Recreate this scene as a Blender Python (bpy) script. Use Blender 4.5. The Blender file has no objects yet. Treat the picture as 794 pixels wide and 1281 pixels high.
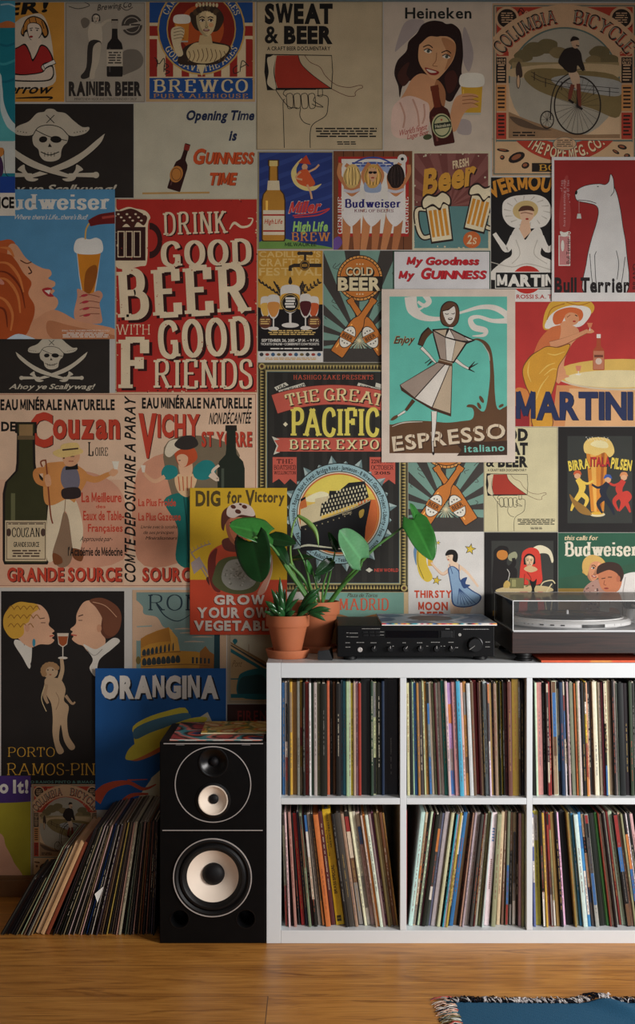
import bpy, bmesh, math, random
from mathutils import Vector, Matrix
from mathutils.geometry import tessellate_polygon
random.seed(7)
SC = bpy.context.scene
COL = SC.collection
PI = math.pi

# ------------------------------------------------------------------ camera, world, light, exposure
F, HZ, CZ = 1530.0, 640.5, 1.164          # focal length in px of the 794x1281 frame, eye level, camera height
WALL_Y = 3.71                              # back wall
cam = bpy.data.cameras.new('camera'); cam.sensor_fit = 'VERTICAL'; cam.sensor_height = 36
cam.lens = F / 1281 * 36
cam_o = bpy.data.objects.new('camera', cam); COL.objects.link(cam_o)
cam_o.location = (0, 0, CZ); cam_o.rotation_euler = (PI / 2, 0, 0)
SC.camera = cam_o
w = bpy.data.worlds.new('sky'); SC.world = w; w.use_nodes = True
w.node_tree.nodes['Background'].inputs[0].default_value = (0.62, 0.74, 0.95, 1)
w.node_tree.nodes['Background'].inputs[1].default_value = 0.35
SC.view_settings.view_transform = 'Standard'; SC.view_settings.look = 'None'
SC.view_settings.gamma = 1; SC.view_settings.use_curve_mapping = False
SC.view_settings.exposure = 0.0
def area_light(name, loc, aim, sx, sy, power, col, spread=180):
    l = bpy.data.lights.new(name, 'AREA'); l.shape = 'RECTANGLE'; l.size = sx; l.size_y = sy
    l.energy = power; l.color = col; l.spread = math.radians(spread)
    o = bpy.data.objects.new(name, l); COL.objects.link(o); o.location = loc
    o.rotation_euler = (Vector(aim) - Vector(loc)).to_track_quat('-Z', 'Y').to_euler()
    return o
area_light('window_daylight', (2.25, 1.55, 1.18), (0.42, 3.40, 0.42), 1.0, 1.1, 28, (1.0, 0.975, 0.95), 96)
area_light('added_rear_fill', (0.9, -1.55, 1.4), (0.35, 3.5, 0.3), 1.2, 1.1, 7, (0.95, 0.97, 1.0), 90)  # added fill behind the camera, a second light with no known source

# ------------------------------------------------------------------ helpers
def lin(c, a=1.0):
    def f(v):
        v = v / 255.0
        return v / 12.92 if v <= 0.04045 else ((v + 0.055) / 1.055) ** 2.4
    return (f(c[0]), f(c[1]), f(c[2]), a)
def tag(o, label=None, cat=None, group=None, kind=None):
    if label: o['label'] = label
    if cat: o['category'] = cat
    if group: o['group'] = group
    if kind: o['kind'] = kind
    return o
def empty(name, loc, rz=0):
    o = bpy.data.objects.new(name, None); COL.objects.link(o); o.location = loc; o.rotation_euler = (0, 0, rz)
    o.empty_display_size = 0.05
    return o
def mesh_obj(name, me, mat=None, parent=None, loc=None):
    o = bpy.data.objects.new(name, me); COL.objects.link(o)
    if mat: me.materials.append(mat)
    if parent: o.parent = parent
    if loc: o.location = loc
    return o
def obj(name, bm, mat=None, parent=None, smooth=False, loc=None):
    me = bpy.data.meshes.new(name); bmesh.ops.recalc_face_normals(bm, faces=bm.faces); bm.to_mesh(me); bm.free()
    if smooth:
        for p in me.polygons: p.use_smooth = True
        if smooth is not True: me.set_sharp_from_angle(angle=smooth)
    return mesh_obj(name, me, mat, parent, loc)
def box(bm, x0, x1, y0, y1, z0, z1, bev=0):
    r = bmesh.ops.create_cube(bm, size=1, matrix=Matrix.Translation(((x0+x1)/2, (y0+y1)/2, (z0+z1)/2)) @ Matrix.Diagonal((x1-x0, y1-y0, z1-z0, 1)))
    if bev:
        es = list({e for v in r['verts'] for e in v.link_edges})
        bmesh.ops.bevel(bm, geom=es, offset=bev, segments=2, affect='EDGES', profile=0.6)
    return bm
def nb(): return bmesh.new()
def lathe(bm, prof, n=48, mat=Matrix()):
    """prof: (radius, height) pairs turned about local Z"""
    rings = []
    for r, h in prof:
        if r < 1e-6: rings.append([bm.verts.new(mat @ Vector((0, 0, h)))])
        else: rings.append([bm.verts.new(mat @ Vector((r*math.cos(2*PI*k/n), r*math.sin(2*PI*k/n), h))) for k in range(n)])
    for a, b in zip(rings, rings[1:]):
        for k in range(n):
            k2 = (k+1) % n
            if len(a) == 1 and len(b) == 1: break
            if len(a) == 1: bm.faces.new((a[0], b[k], b[k2]))
            elif len(b) == 1: bm.faces.new((a[k], a[k2], b[0]))
            else: bm.faces.new((a[k], a[k2], b[k2], b[k]))
    return bm
TOCAM = Matrix.Rotation(PI/2, 4, 'X')      # local +Z -> world -Y
def crom(pts, closed=False, n=6):
    out = []; m = len(pts)
    if m < 3 and not closed: return list(pts)
    rng = range(m) if closed else range(m-1)
    for i in rng:
        if closed: p0, p1, p2, p3 = pts[(i-1) % m], pts[i], pts[(i+1) % m], pts[(i+2) % m]
        else: p0, p1, p2, p3 = pts[max(i-1, 0)], pts[i], pts[i+1], pts[min(i+2, m-1)]
        for k in range(n):
            t = k / n
            out.append(tuple(0.5*((2*b) + (c-a)*t + (2*a-5*b+4*c-d)*t*t + (-a+3*b-3*c+d)*t**3) for a, b, c, d in zip(p0, p1, p2, p3)))
    if not closed: out.append(tuple(pts[-1]))
    return out
def tube(bm, pts, rad, n=10, smooth=5, caps=True):
    P = [Vector(p) for p in (crom(pts, n=smooth) if smooth else pts)]
    m = len(P); rings = []
    prev = None
    for i, p in enumerate(P):
        d = (P[min(i+1, m-1)] - P[max(i-1, 0)]).normalized()
        u = (prev - d*prev.dot(d)) if prev else d.orthogonal()
        u.normalize(); prev = u; v = d.cross(u)
        t = i / max(m-1, 1)
        r = rad if not isinstance(rad, (list, tuple)) else rad[0] + (rad[1]-rad[0])*t
        rings.append([bm.verts.new(p + (u*math.cos(2*PI*k/n) + v*math.sin(2*PI*k/n))*r) for k in range(n)])
    for a, b in zip(rings, rings[1:]):
        for k in range(n): bm.faces.new((a[k], a[(k+1) % n], b[(k+1) % n], b[k]))
    if caps:
        bm.faces.new(rings[0][::-1]); bm.faces.new(rings[-1])
    return bm

# ------------------------------------------------------------------ materials
def mat(name, col, rough=0.5, metal=0.0, spec=0.5, noise=0.0, nscale=30, bump=0.0, coat=0.0):
    m = bpy.data.materials.new(name); m.use_nodes = True
    nt = m.node_tree; b = nt.nodes['Principled BSDF']
    c = lin(col)
    b.inputs['Base Color'].default_value = c; b.inputs['Roughness'].default_value = rough
    b.inputs['Metallic'].default_value = metal; b.inputs['Specular IOR Level'].default_value = spec
    b.inputs['Coat Weight'].default_value = coat
    if noise or bump:
        tc = nt.nodes.new('ShaderNodeTexCoord'); n = nt.nodes.new('ShaderNodeTexNoise')
        n.inputs['Scale'].default_value = nscale; n.inputs['Detail'].default_value = 5
        nt.links.new(tc.outputs['Object'], n.inputs['Vector'])
        if noise:
            mx = nt.nodes.new('ShaderNodeMix'); mx.data_type = 'RGBA'
            mx.inputs[6].default_value = tuple(v*(1-noise) for v in c[:3]) + (1,)
            mx.inputs[7].default_value = tuple(min(1, v*(1+noise)) for v in c[:3]) + (1,)
            nt.links.new(n.outputs['Fac'], mx.inputs[0]); nt.links.new(mx.outputs[2], b.inputs['Base Color'])
        if bump:
            bp = nt.nodes.new('ShaderNodeBump'); bp.inputs['Strength'].default_value = bump; bp.inputs['Distance'].default_value = 0.004
            nt.links.new(n.outputs['Fac'], bp.inputs['Height']); nt.links.new(bp.outputs['Normal'], b.inputs['Normal'])
    return m
def attr_mat(name, rough, spec, lo, hi, scale, coat=0.0):
    """printed colour carried by the mesh, with a fine paper grain"""
    m = bpy.data.materials.new(name); m.use_nodes = True
    nt = m.node_tree; b = nt.nodes['Principled BSDF']
    at = nt.nodes.new('ShaderNodeAttribute'); at.attribute_name = 'ink'
    tc = nt.nodes.new('ShaderNodeTexCoord')
    n = nt.nodes.new('ShaderNodeTexNoise'); n.inputs['Scale'].default_value = scale; n.inputs['Detail'].default_value = 2
    nt.links.new(tc.outputs['Object'], n.inputs['Vector'])
    n2 = nt.nodes.new('ShaderNodeTexNoise'); n2.inputs['Scale'].default_value = 14; n2.inputs['Detail'].default_value = 6
    nt.links.new(tc.outputs['Object'], n2.inputs['Vector'])
    ad = nt.nodes.new('ShaderNodeMath'); ad.operation = 'ADD'
    nt.links.new(n.outputs['Fac'], ad.inputs[0]); nt.links.new(n2.outputs['Fac'], ad.inputs[1])
    mr = nt.nodes.new('ShaderNodeMapRange'); mr.inputs[1].default_value = 0.35; mr.inputs[2].default_value = 1.4
    mr.inputs[3].default_value = lo; mr.inputs[4].default_value = hi
    nt.links.new(ad.outputs[0], mr.inputs[0])
    vm = nt.nodes.new('ShaderNodeVectorMath'); vm.operation = 'SCALE'
    nt.links.new(at.outputs['Color'], vm.inputs[0]); nt.links.new(mr.outputs[0], vm.inputs['Scale'])
    nt.links.new(vm.outputs[0], b.inputs['Base Color'])
    b.inputs['Roughness'].default_value = rough; b.inputs['Specular IOR Level'].default_value = spec
    b.inputs['Coat Weight'].default_value = coat
    return m
M_PRINT = attr_mat('printed_paper', 0.62, 0.2, 0.76, 1.18, 420)
M_SLEEVE = attr_mat('printed_card', 0.5, 0.35, 0.75, 1.2, 120)
def set_ink(me, cols):
    a = me.attributes.new('ink', 'FLOAT_COLOR', 'POINT')
    a.data.foreach_set('color', [v for c in cols for v in c])

# ------------------------------------------------------------------ lettering: outlines of the built-in sans face and a hand-drawn slab serif
_cu = bpy.data.curves.new('lettering', 'FONT'); _cu.resolution_u = 3
_to = bpy.data.objects.new('lettering', _cu); COL.objects.link(_to)
_caph = {}; _gl = {}
WT = {'l': -0.006, 'r': 0.0, 'b': 0.022, 'x': 0.042, 'z': 0.06}
def _raw(ch, w):
    _cu.body = ch; _cu.offset = WT[w]
    dg = bpy.context.evaluated_depsgraph_get(); dg.update()
    ev = _to.evaluated_get(dg); me = ev.to_mesh()
    vs = [(v.co.x, v.co.y) for v in me.vertices]; fs = [tuple(p.vertices) for p in me.polygons]
    ev.to_mesh_clear()
    return vs, fs
SERIF = {
'A': ".8|0,0 .4,1|.4,1 .8,0|-.17,.36 .63,.36", 'B': ".66|.1,0 .1,1|~.1,1 .4,1 .58,.88 .58,.64 .4,.53 .1,.53|~.1,.53 .45,.52 .66,.4 .66,.14 .45,0 .1,0",
'C': ".7|~.68,.72 .6,.92 .38,1 .12,.85 .04,.5 .12,.15 .38,0 .6,.08 .68,.28", 'D': ".72|.1,0 .1,1|~.1,1 .4,1 .64,.84 .7,.5 .64,.16 .4,0 .1,0",
'E': ".62|.1,0 .1,1|-.1,1 .6,1|-.1,.52 .48,.52|-.1,0 .62,0|t.6,1 .6,.74|t.62,0 .62,.26", 'F': ".6|.1,0 .1,1|-.1,1 .6,1|-.1,.52 .46,.52|t.6,1 .6,.72|t.46,.64 .46,.4",
'G': ".74|~.68,.74 .6,.92 .38,1 .12,.85 .04,.5 .12,.15 .38,0 .58,.05 .66,.2|.66,0 .66,.42|-.46,.42 .76,.42", 'H': ".76|.1,0 .1,1|.66,0 .66,1|-.1,.52 .66,.52",
'I': ".24|.12,0 .12,1", 'J': ".5|~.38,1 .38,.3 .3,.04 .12,.02 .04,.2", 'K': ".74|.1,0 .1,1|.1,.42 .6,1|.28,.6 .68,0", 'L': ".58|.1,0 .1,1|-.1,0 .56,0|t.56,0 .56,.32",
'M': ".9|.1,0 .1,1|.1,1 .44,.12|.44,.12 .8,1|.8,1 .8,0", 'N': ".76|.1,0 .1,1|.1,1 .66,0|.66,0 .66,1", 'O': ".76|@.38,1 .12,.84 .04,.5 .12,.16 .38,0 .64,.16 .72,.5 .64,.84",
'P': ".64|.1,0 .1,1|~.1,1 .42,1 .62,.88 .62,.6 .42,.46 .1,.46", 'Q': ".76|@.38,1 .12,.84 .04,.5 .12,.16 .38,0 .64,.16 .72,.5 .64,.84|t.44,.26 .74,-.1", 'R': ".72|.1,0 .1,1|~.1,1 .42,1 .6,.88 .6,.62 .42,.5 .1,.5|.36,.5 .68,0",
'S': ".6|~.54,.76 .5,.94 .3,1 .1,.9 .1,.66 .3,.53 .5,.4 .52,.12 .3,0 .1,.06 .05,.26", 'T': ".68|.34,0 .34,1|-.02,1 .66,1|t.03,1 .03,.72|t.65,1 .65,.72", 'U': ".74|~.1,1 .1,.3 .2,.05 .38,0 .56,.05 .65,.3 .65,1",
'V': ".76|.02,1 .38,0|.38,0 .74,1", 'W': "1.06|.02,1 .28,0|.28,0 .53,1|.53,1 .78,0|.78,0 1.04,1", 'X': ".74|.04,0 .7,1|.04,1 .7,0", 'Y': ".74|.04,1 .37,.46|.7,1 .37,.46|.37,.5 .37,0", 'Z': ".64|-.06,1 .6,1|t.6,1 .06,0|-.06,0 .6,0|t.06,1 .06,.74|t.6,0 .6,.26",
'u': ".6|~.1,.66 .1,.2 .2,.02 .36,.02 .5,.2|.5,0 .5,.66", 'd': ".6|@.27,.66 .1,.55 .05,.33 .1,.1 .27,0 .44,.12 .48,.33 .44,.54|.5,0 .5,1.02", 'w': ".86|.04,.66 .24,0|.24,0 .43,.66|.43,.66 .62,0|.62,0 .82,.66",
'e': ".54|~.06,.35 .5,.37 .46,.58 .28,.66 .1,.55 .05,.33 .12,.08 .3,0 .46,.08 .51,.2", 'i': ".24|.12,0 .12,.66|t.12,.86 .12,1", 's': ".46|~.42,.5 .36,.63 .22,.66 .08,.58 .1,.4 .34,.28 .4,.1 .24,0 .08,.05 .04,.18", 'r': ".44|.1,0 .1,.66|~.1,.4 .2,.6 .32,.64 .42,.58",
'-': ".4|-.05,.4 .35,.4", '&': ".8|~.78,0 .3,.6 .22,.85 .38,1 .52,.86 .4,.6 .08,.36 .08,.1 .3,0 .55,.1 .7,.44", '.': ".2|t.1,0 .1,.12",
}
def _ribbon(pts, wd, closed=False):
    m = len(pts); L = []; fs = []
    for i, (x, y) in enumerate(pts):
        if closed: a, b = pts[i-1], pts[(i+1) % m]
        else: a, b = pts[max(i-1, 0)], pts[min(i+1, m-1)]
        dx, dy = b[0]-a[0], b[1]-a[1]; d = math.hypot(dx, dy) or 1
        h = wd(i/max(m-1, 1), abs(dy)/d)/2
        L.append((x - dy/d*h, y + dx/d*h)); L.append((x + dy/d*h, y - dx/d*h))
    for i in range(m if closed else m-1):
        j = (i+1) % m
        fs.append((2*i, 2*j, 2*j+1, 2*i+1))
    return L, fs
def _serif(ch, t, con, ser):
    wid, *st = SERIF[ch].split('|'); V = []; Fc = []
    def put(vs, fs):
        o = len(V); V.extend(vs); Fc.extend([tuple(i+o for i in f) for f in fs])
    for s in st:
        k = s[0] if s[0] in '~@-t' else ''
        if k == '-' and s[1:2] == ',': k = ''
        p = [tuple(float(v) for v in q.split(',')) for q in s[len(k):].split()]
        if k in '~@' and k: p = crom(p, k == '@', 5)
        put(*_ribbon(p, lambda u, v: t*(con + (1-con)*v), k == '@'))
        if k == '' and ser:
            for (x, y) in (p[0], p[-1]):
                if y in (0.0, 1.0, .66, 1.02):
                    sg = 1 if y < .01 else -1
                    h = .075*sg; wd_ = t*.5 + ser
                    put([(x-wd_, y), (x+wd_, y), (x+wd_, y+h), (x-wd_, y+h)], [(0, 1, 2, 3)])
    return V, Fc
def glyph(ch, f):
    """f: 'l','r','b','x' sans weights, 'S' slab serif, 'H' heavy serif, 'T' thin serif"""
    if (ch, f) in _gl: return _gl[(ch, f)]
    if f in 'SHT':
        if ch not in SERIF: ch2, f2 = ch, 'b'
        else:
            t, c, s = {'S': (.17, .45, .08), 'H': (.24, .5, .07), 'T': (.085, .5, .06)}[f]
            V, Fc = _serif(ch, t, c, s); ch2 = None
    else: ch2, f2 = ch, ({'z': 'b', 'x': 'b'}.get(f, f) if ch in 'MWmw&' else 'x' if ch in 'NÉ@' and f == 'z' else f)
    if f in 'bxz' and (ch in 'MW' or ch == 'N' and f == 'z'): V, Fc = _serif(ch, {'b': .155, 'x': .2, 'z': .22}[f], 1, 0); ch2 = None
    if ch2 is not None:
        if f2 not in _caph: _caph[f2] = max(y for x, y in _raw('H', f2)[0])
        V, Fc = _raw(ch2, f2); k = 1/_caph[f2]
        V = [(x*k, y*k) for x, y in V]
    if V:
        x0 = min(x for x, y in V); wd_ = max(x for x, y in V) - x0
        V = [(x-x0, y) for x, y in V]
    else: wd_ = .25
    _gl[(ch, f)] = (V, Fc, wd_)
    return _gl[(ch, f)]
KERN = (('A', 'TVYW', .14), ('TVYWPF', 'A', .14), ('L', 'TVY', .16), ('RKk', 'aeoOCGTVYA', .06), ('AR', 'CGOAUNRL', .05), ('ryvwT', 'aeo.', .08), ('EC', 'AEO', .03))
def layout(text, f, gap):
    out = []; x = 0; prev = ''
    for ch in text:
        if ch == ' ': x += .3; prev = ''; continue
        V, Fc, wd_ = glyph(ch, f)
        if prev:
            for A_, B_, k in KERN:
                if prev in A_ and ch in B_: x -= k; break
        out.append((x, V, Fc)); x += wd_ + gap; prev = ch
    return out, x - gap

# ------------------------------------------------------------------ flat printed artwork, measured on the wall in photo pixels (the wall is square to the camera)
KW = F / WALL_Y
def wx(px): return (px - 397) / KW
def wz(py): return CZ - (py - HZ) / KW
EPS = 3.0e-5
K0 = (28, 25, 23); WH = (226, 221, 210); CRM = (222, 200, 160)
def clip(p, r):
    for ax, lim, sg in ((0, r[0], 1), (0, r[2], -1), (1, r[1], 1), (1, r[3], -1)):
        if not p: return p
        out = []
        for i in range(len(p)):
            a, b = p[i-1], p[i]
            da, db = (a[ax]-lim)*sg, (b[ax]-lim)*sg
            if (da >= 0) != (db >= 0):
                t = da/(da-db); out.append((a[0]+(b[0]-a[0])*t, a[1]+(b[1]-a[1])*t))
            if db >= 0: out.append(b)
        p = out
    return p
class Art:
    def __init__(s, x0, y0, x1, y1, paper, border=None):
        s.r = (x0, y0, x1, y1); s.cl = s.r; s.fs = []; s.bbs = []; s.n = 0; s.tf = (1, 0, 1, 0); s.paper = paper
    def add(s, polys, c):
        a, b, d, e = s.tf; q = []
        for p in polys:
            p = clip([(x*a+b, y*d+e) for x, y in p], s.cl)
            if len(p) > 2: q.append(p)
        if not q: return
        xs = [v[0] for p in q for v in p]; ys = [v[1] for p in q for v in p]
        bb = (min(xs), min(ys), max(xs), max(ys))
        n = 1 + max((m for o, m in s.bbs if o[0] < bb[2] and o[2] > bb[0] and o[1] < bb[3] and o[3] > bb[1]), default=0)
        s.bbs.append((bb, n)); s.n = max(s.n, n)
        for i, p in enumerate(q): s.fs.append((p, c, n + (i*3 % 10)*.08))
    def P(s, pts, c):
        t = tessellate_polygon([[Vector((x, y, 0)) for x, y in pts]])
        s.add([[pts[i] for i in f] for f in t], c)
    def B(s, pts, c, n=5): s.P(crom(pts, True, n), c)
    def R(s, x0, y0, x1, y1, c): s.add([[(x0, y0), (x1, y0), (x1, y1), (x0, y1)]], c)
    def E(s, cx, cy, rx, ry, c, rot=0, n=28):
        q = math.radians(rot); u, v = math.cos(q), math.sin(q)
        pts = [(rx*math.cos(2*PI*k/n), ry*math.sin(2*PI*k/n)) for k in range(n)]
        s.add([[(cx+x*u-y*v, cy+x*v+y*u) for x, y in pts]], c)
    def ring(s, cx, cy, r0, r1, c, a0=0, a1=360, ky=1, n=64):
        ps = []
        for k in range(n):
            a, b = (math.radians(a0+(a1-a0)*(k+j)/n) for j in (0, 1))
            ps.append([(cx+r*math.cos(t), cy-r*ky*math.sin(t)) for r, t in ((r0, a), (r1, a), (r1, b), (r0, b))])
        s.add(ps, c)
    def S(s, pts, w, c, sm=True):
        p = crom(pts, n=6) if sm and len(pts) > 2 else list(pts)
        if isinstance(w, (int, float)): wf = lambda t, v: w
        else:
            def wf(t, v):
                q = t*(len(w)-1); i = min(int(q), len(w)-2); return w[i]+(w[i+1]-w[i])*(q-i)
        V, Fc = _ribbon(p, wf)
        s.add([[V[i] for i in f] for f in Fc], c)
    def line(s, pts, c, w=.7): s.S(pts, w, c)
    def T(s, text, x0, y0, x1, y1, c, f='b', sl=0, rot=0, gap=.1, sh=None):
        L, W = layout(text, f, gap)
        q = math.radians(rot); u, v = math.cos(q), math.sin(q); cx, cy = (x0+x1)/2, (y0+y1)/2; H = y1-y0; ps = []
        sk = sl*H
        for ox, V, Fc in L:
            vv = []
            for x, y in V:
                X = x0 + (x+ox)/W*(x1-x0-abs(sk)) + sk*y - cx; Y = y1 - y*H - cy
                vv.append((cx + X*u + Y*v, cy - X*v + Y*u))
            ps += [[vv[i] for i in fc] for fc in Fc]
        if sh: s.add([[(x+sh[1], y+sh[2]) for x, y in p] for p in ps], sh[0])
        s.add(ps, c)
    def TA(s, text, cx, cy, r, h, a0, a1, c, f='b', gap=.12, inward=False, ky=1, sh=None):
        L, W = layout(text, f, gap); ps = []
        for ox, V, Fc in L:
            vv = []
            for x, y in V:
                t = math.radians(a0+(a1-a0)*(x+ox)/W); R = r - y*h if inward else r + y*h
                vv.append((cx+R*math.cos(t), cy-R*ky*math.sin(t)))
            ps += [[vv[i] for i in fc] for fc in Fc]
        if sh: s.add([[(x+sh[1], y+sh[2]) for x, y in p] for p in ps], sh[0])
        s.add(ps, c)
    def micro(s, x0, y0, x1, y1, n, c, k=.55, seed=1):
        """rows of print too small to read"""
        rd = random.Random(seed + int(x0*7+y0)); h = (y1-y0)/n; ps = []
        for i in range(n):
            ind = rd.uniform(0, .1)*(x1-x0); x = x0+ind
            while x < x1-ind:
                e = min(x+rd.uniform(1.5, 5)*h*.9, x1-ind)
                ps.append([(x, y0+i*h), (e, y0+i*h), (e, y0+(i+k)*h), (x, y0+(i+k)*h)]); x = e+h*.5
        s.add(ps, c)
    def frame(s, x0, y0, x1, y1, w, c):
        s.add([[(x0, y0), (x1, y0), (x1-w, y0+w), (x0+w, y0+w)], [(x1, y0), (x1, y1), (x1-w, y1-w), (x1-w, y0+w)],
               [(x1, y1), (x0, y1), (x0+w, y1-w), (x1-w, y1-w)], [(x0, y1), (x0, y0), (x0+w, y0+w), (x0+w, y1-w)]], c)
    def wear(s, c, n, seed=3, m=4, mx=2.2):
        """chips of worn print along the sheet's edges"""
        rd = random.Random(seed); x0, y0, x1, y1 = s.r; ps = []
        for _ in range(n):
            e = rd.randrange(4); t = rd.random(); d = rd.random()**2*m; q = rd.uniform(.3, mx)
            x, y = (x0+(x1-x0)*t, y0+d if e == 0 else y1-d) if e < 2 else (x0+d if e == 2 else x1-d, y0+(y1-y0)*t)
            ps.append([(x+q*rd.uniform(.4, 1)*math.cos(a), y+q*rd.uniform(.4, 1)*math.sin(a)) for a in (0, 1.3, 2.6, 3.8, 5)])
        s.add(ps, c)
    def bottle(s, x0, y0, x1, y1, w, c, lab=None, out=None, neck=.34):
        """bottle from base centre to mouth centre"""
        dx, dy = x1-x0, y1-y0; L = math.hypot(dx, dy); ux, uy = dx/L, dy/L
        def q(t, k): return (x0+ux*L*t-uy*w*k, y0+uy*L*t+ux*w*k)
        n = neck/2
        pr = [(0, .46), (.02, .5), (.5, .5), (.58, .44), (.66, n*1.15), (.72, n), (.93, n*.92), (.935, n*1.2), (1, n*1.15)]
        pts = [q(t, k) for t, k in pr] + [q(t, -k) for t, k in pr[::-1]]
        if out:
            pr2 = [(t if 0 < t < 1 else t+(-.012 if t == 0 else .012), k+.06) for t, k in pr]
            s.P([q(t, k) for t, k in pr2] + [q(t, -k) for t, k in pr2[::-1]], out)
        s.P(pts, c)
        hi = tuple(min(255, int(v*1.35+25)) for v in c)
        s.P([q(.08, -.36), q(.5, -.36), q(.5, -.26), q(.08, -.26)], hi)
        if lab: s.P([q(.12, .5), q(.4, .5), q(.4, -.5), q(.12, -.5)], lab)
    def face(s, cx, cy, h, skin, hair, tilt=0, look=0, lip=(150, 45, 40), ink=(55, 35, 28)):
        """a front-on painted face of half-height h"""
        q = math.radians(tilt); u, v = math.cos(q), math.sin(q)
        def m(x, y): return (cx+h*(x*u-y*v), cy+h*(x*v+y*u))
        d = look*.18
        if hair: s.B([m(-.95, .2), m(-.95, -.5), m(-.5, -1.15), m(.2, -1.25), m(.85, -.8), m(.98, 0), m(.8, .5), m(-.8, .6)], hair)
        s.B([m(-.7, -.1), m(-.62, -.65), m(0, -.95), m(.62, -.65), m(.7, -.1), m(.5, .6), m(.12, 1), m(-.12, 1), m(-.5, .6)], skin)
        sh = tuple(int(c*.82) for c in skin); li = tuple(min(255, int(c*1.1+6)) for c in skin)
        s.B([m(-.69, -.1), m(-.6, -.62), m(-.4, -.78), m(-.5, -.2), m(-.42, .3), m(-.15, .75), m(.1, .99), m(-.12, 1), m(-.5, .6)], sh)
        s.B([m(.05+d, -.75), m(.45, -.55), m(.4, -.4), m(d, -.45)], li); s.E(*m(.34, .2), h*.18, h*.16, tuple(min(255, int(c*k)) for c, k in zip(skin, (1.02, .86, .82))), tilt, 12)
        s.P([m(d-.03, -.2), m(d+.14, .3), m(d-.1, .33)], sh); s.S([m(d-.1, .34), m(d+.02, .38), m(d+.14, .32)], h*.05, ink)
        for e in (-.3, .3):
            if h > 9: s.E(*m(e+d, -.12), h*.17, h*.085, (226, 214, 196), tilt, 12); s.E(*m(e+d+.03, -.12), h*.075, h*.085, ink, tilt, 10); s.S([m(e+d-.19, -.13), m(e+d, -.23), m(e+d+.19, -.12)], h*.06, ink)
            else: s.E(*m(e+d, -.12), h*.16, h*.075, ink, tilt, 12)
            s.S([m(e+d-.2, -.3), m(e+d, -.4), m(e+d+.2, -.3)], h*.07, ink)
        s.E(*m(d, .56), h*.24, h*.1, lip, tilt, 14)
        if h > 7: s.E(*m(d, .54), h*.16, h*.035, (225, 210, 195), tilt, 10)
        s.S([m(d-.12, .74), m(d, .78), m(d+.12, .74)], h*.04, sh)
    def build(s, name, label, lift=0.0005, cat='poster', group=None):
        x0, y0, x1, y1 = s.r; cx, cz = wx((x0+x1)/2), wz((y0+y1)/2); yf = WALL_Y - lift
        vs = []; fs = []; cs = []
        X0, X1, Z0, Z1 = wx(x0)-cx, wx(x1)-cx, wz(y1)-cz, wz(y0)-cz; T_ = .0003
        pc = lin(s.paper)
        vs += [(X0, 0, Z0), (X1, 0, Z0), (X1, 0, Z1), (X0, 0, Z1), (X0, T_, Z0), (X1, T_, Z0), (X1, T_, Z1), (X0, T_, Z1)]
        cs += [pc]*8
        fs += [(0, 1, 2, 3), (5, 4, 7, 6), (4, 0, 3, 7), (1, 5, 6, 2), (4, 5, 1, 0), (3, 2, 6, 7)]
        for p, c, n in s.fs:
            o = len(vs); c = lin(c)
            ar = sum(p[i-1][0]*p[i][1]-p[i][0]*p[i-1][1] for i in range(len(p)))
            if ar > 0: p = p[::-1]
            for x, y in p: vs.append((wx(x)-cx, -n*EPS, wz(y)-cz)); cs.append(c)
            fs.append(tuple(range(o, o+len(p))))
        me = bpy.data.meshes.new(name); me.from_pydata(vs, [], fs); set_ink(me, cs)
        o = mesh_obj(name, me, M_PRINT, None, (cx, yf, cz))
        return tag(o, label, cat, group or 'posters on the wall')
# ------------------------------------------------------------------ posters pasted on the wall (drawn last, called from here)
RED = (172, 48, 40); NAVY = (35, 45, 75); GOLD = (200, 150, 60); SKIN = (214, 165, 125); SK2 = (190, 135, 95)
def glass(a, x0, y0, x1, y1, beer, foam=(228, 222, 205), tp=.12, ff=.25, out=None):
    w = (x1-x0)*tp
    def e(t): return w*t
    H = y1-y0
    if out: a.P([(x0-1, y0-1), (x1+1, y0-1), (x1-w+1, y1+1), (x0+w-1, y1+1)], out)
    a.P([(x0, y0), (x1, y0), (x1-w, y1), (x0+w, y1)], (185, 180, 165))
    a.P([(x0+e(ff), y0+H*ff), (x1-e(ff), y0+H*ff), (x1-w*.95, y1-H*.06), (x0+w*.95, y1-H*.06)], beer)
    a.B([(x0-.5, y0+H*ff), (x0, y0), ((x0+x1)/2, y0-H*.06), (x1, y0), (x1+.5, y0+H*ff), ((x0+x1)/2, y0+H*(ff+.05))], foam)
    hi = tuple(min(255, c+35) for c in beer)
    a.P([(x0+w*.6+1.2, y0+H*(ff+.1)), (x0+w*.6+2.4, y0+H*(ff+.1)), (x0+w+2, y1-H*.12), (x0+w+1.2, y1-H*.12)], hi)
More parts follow.
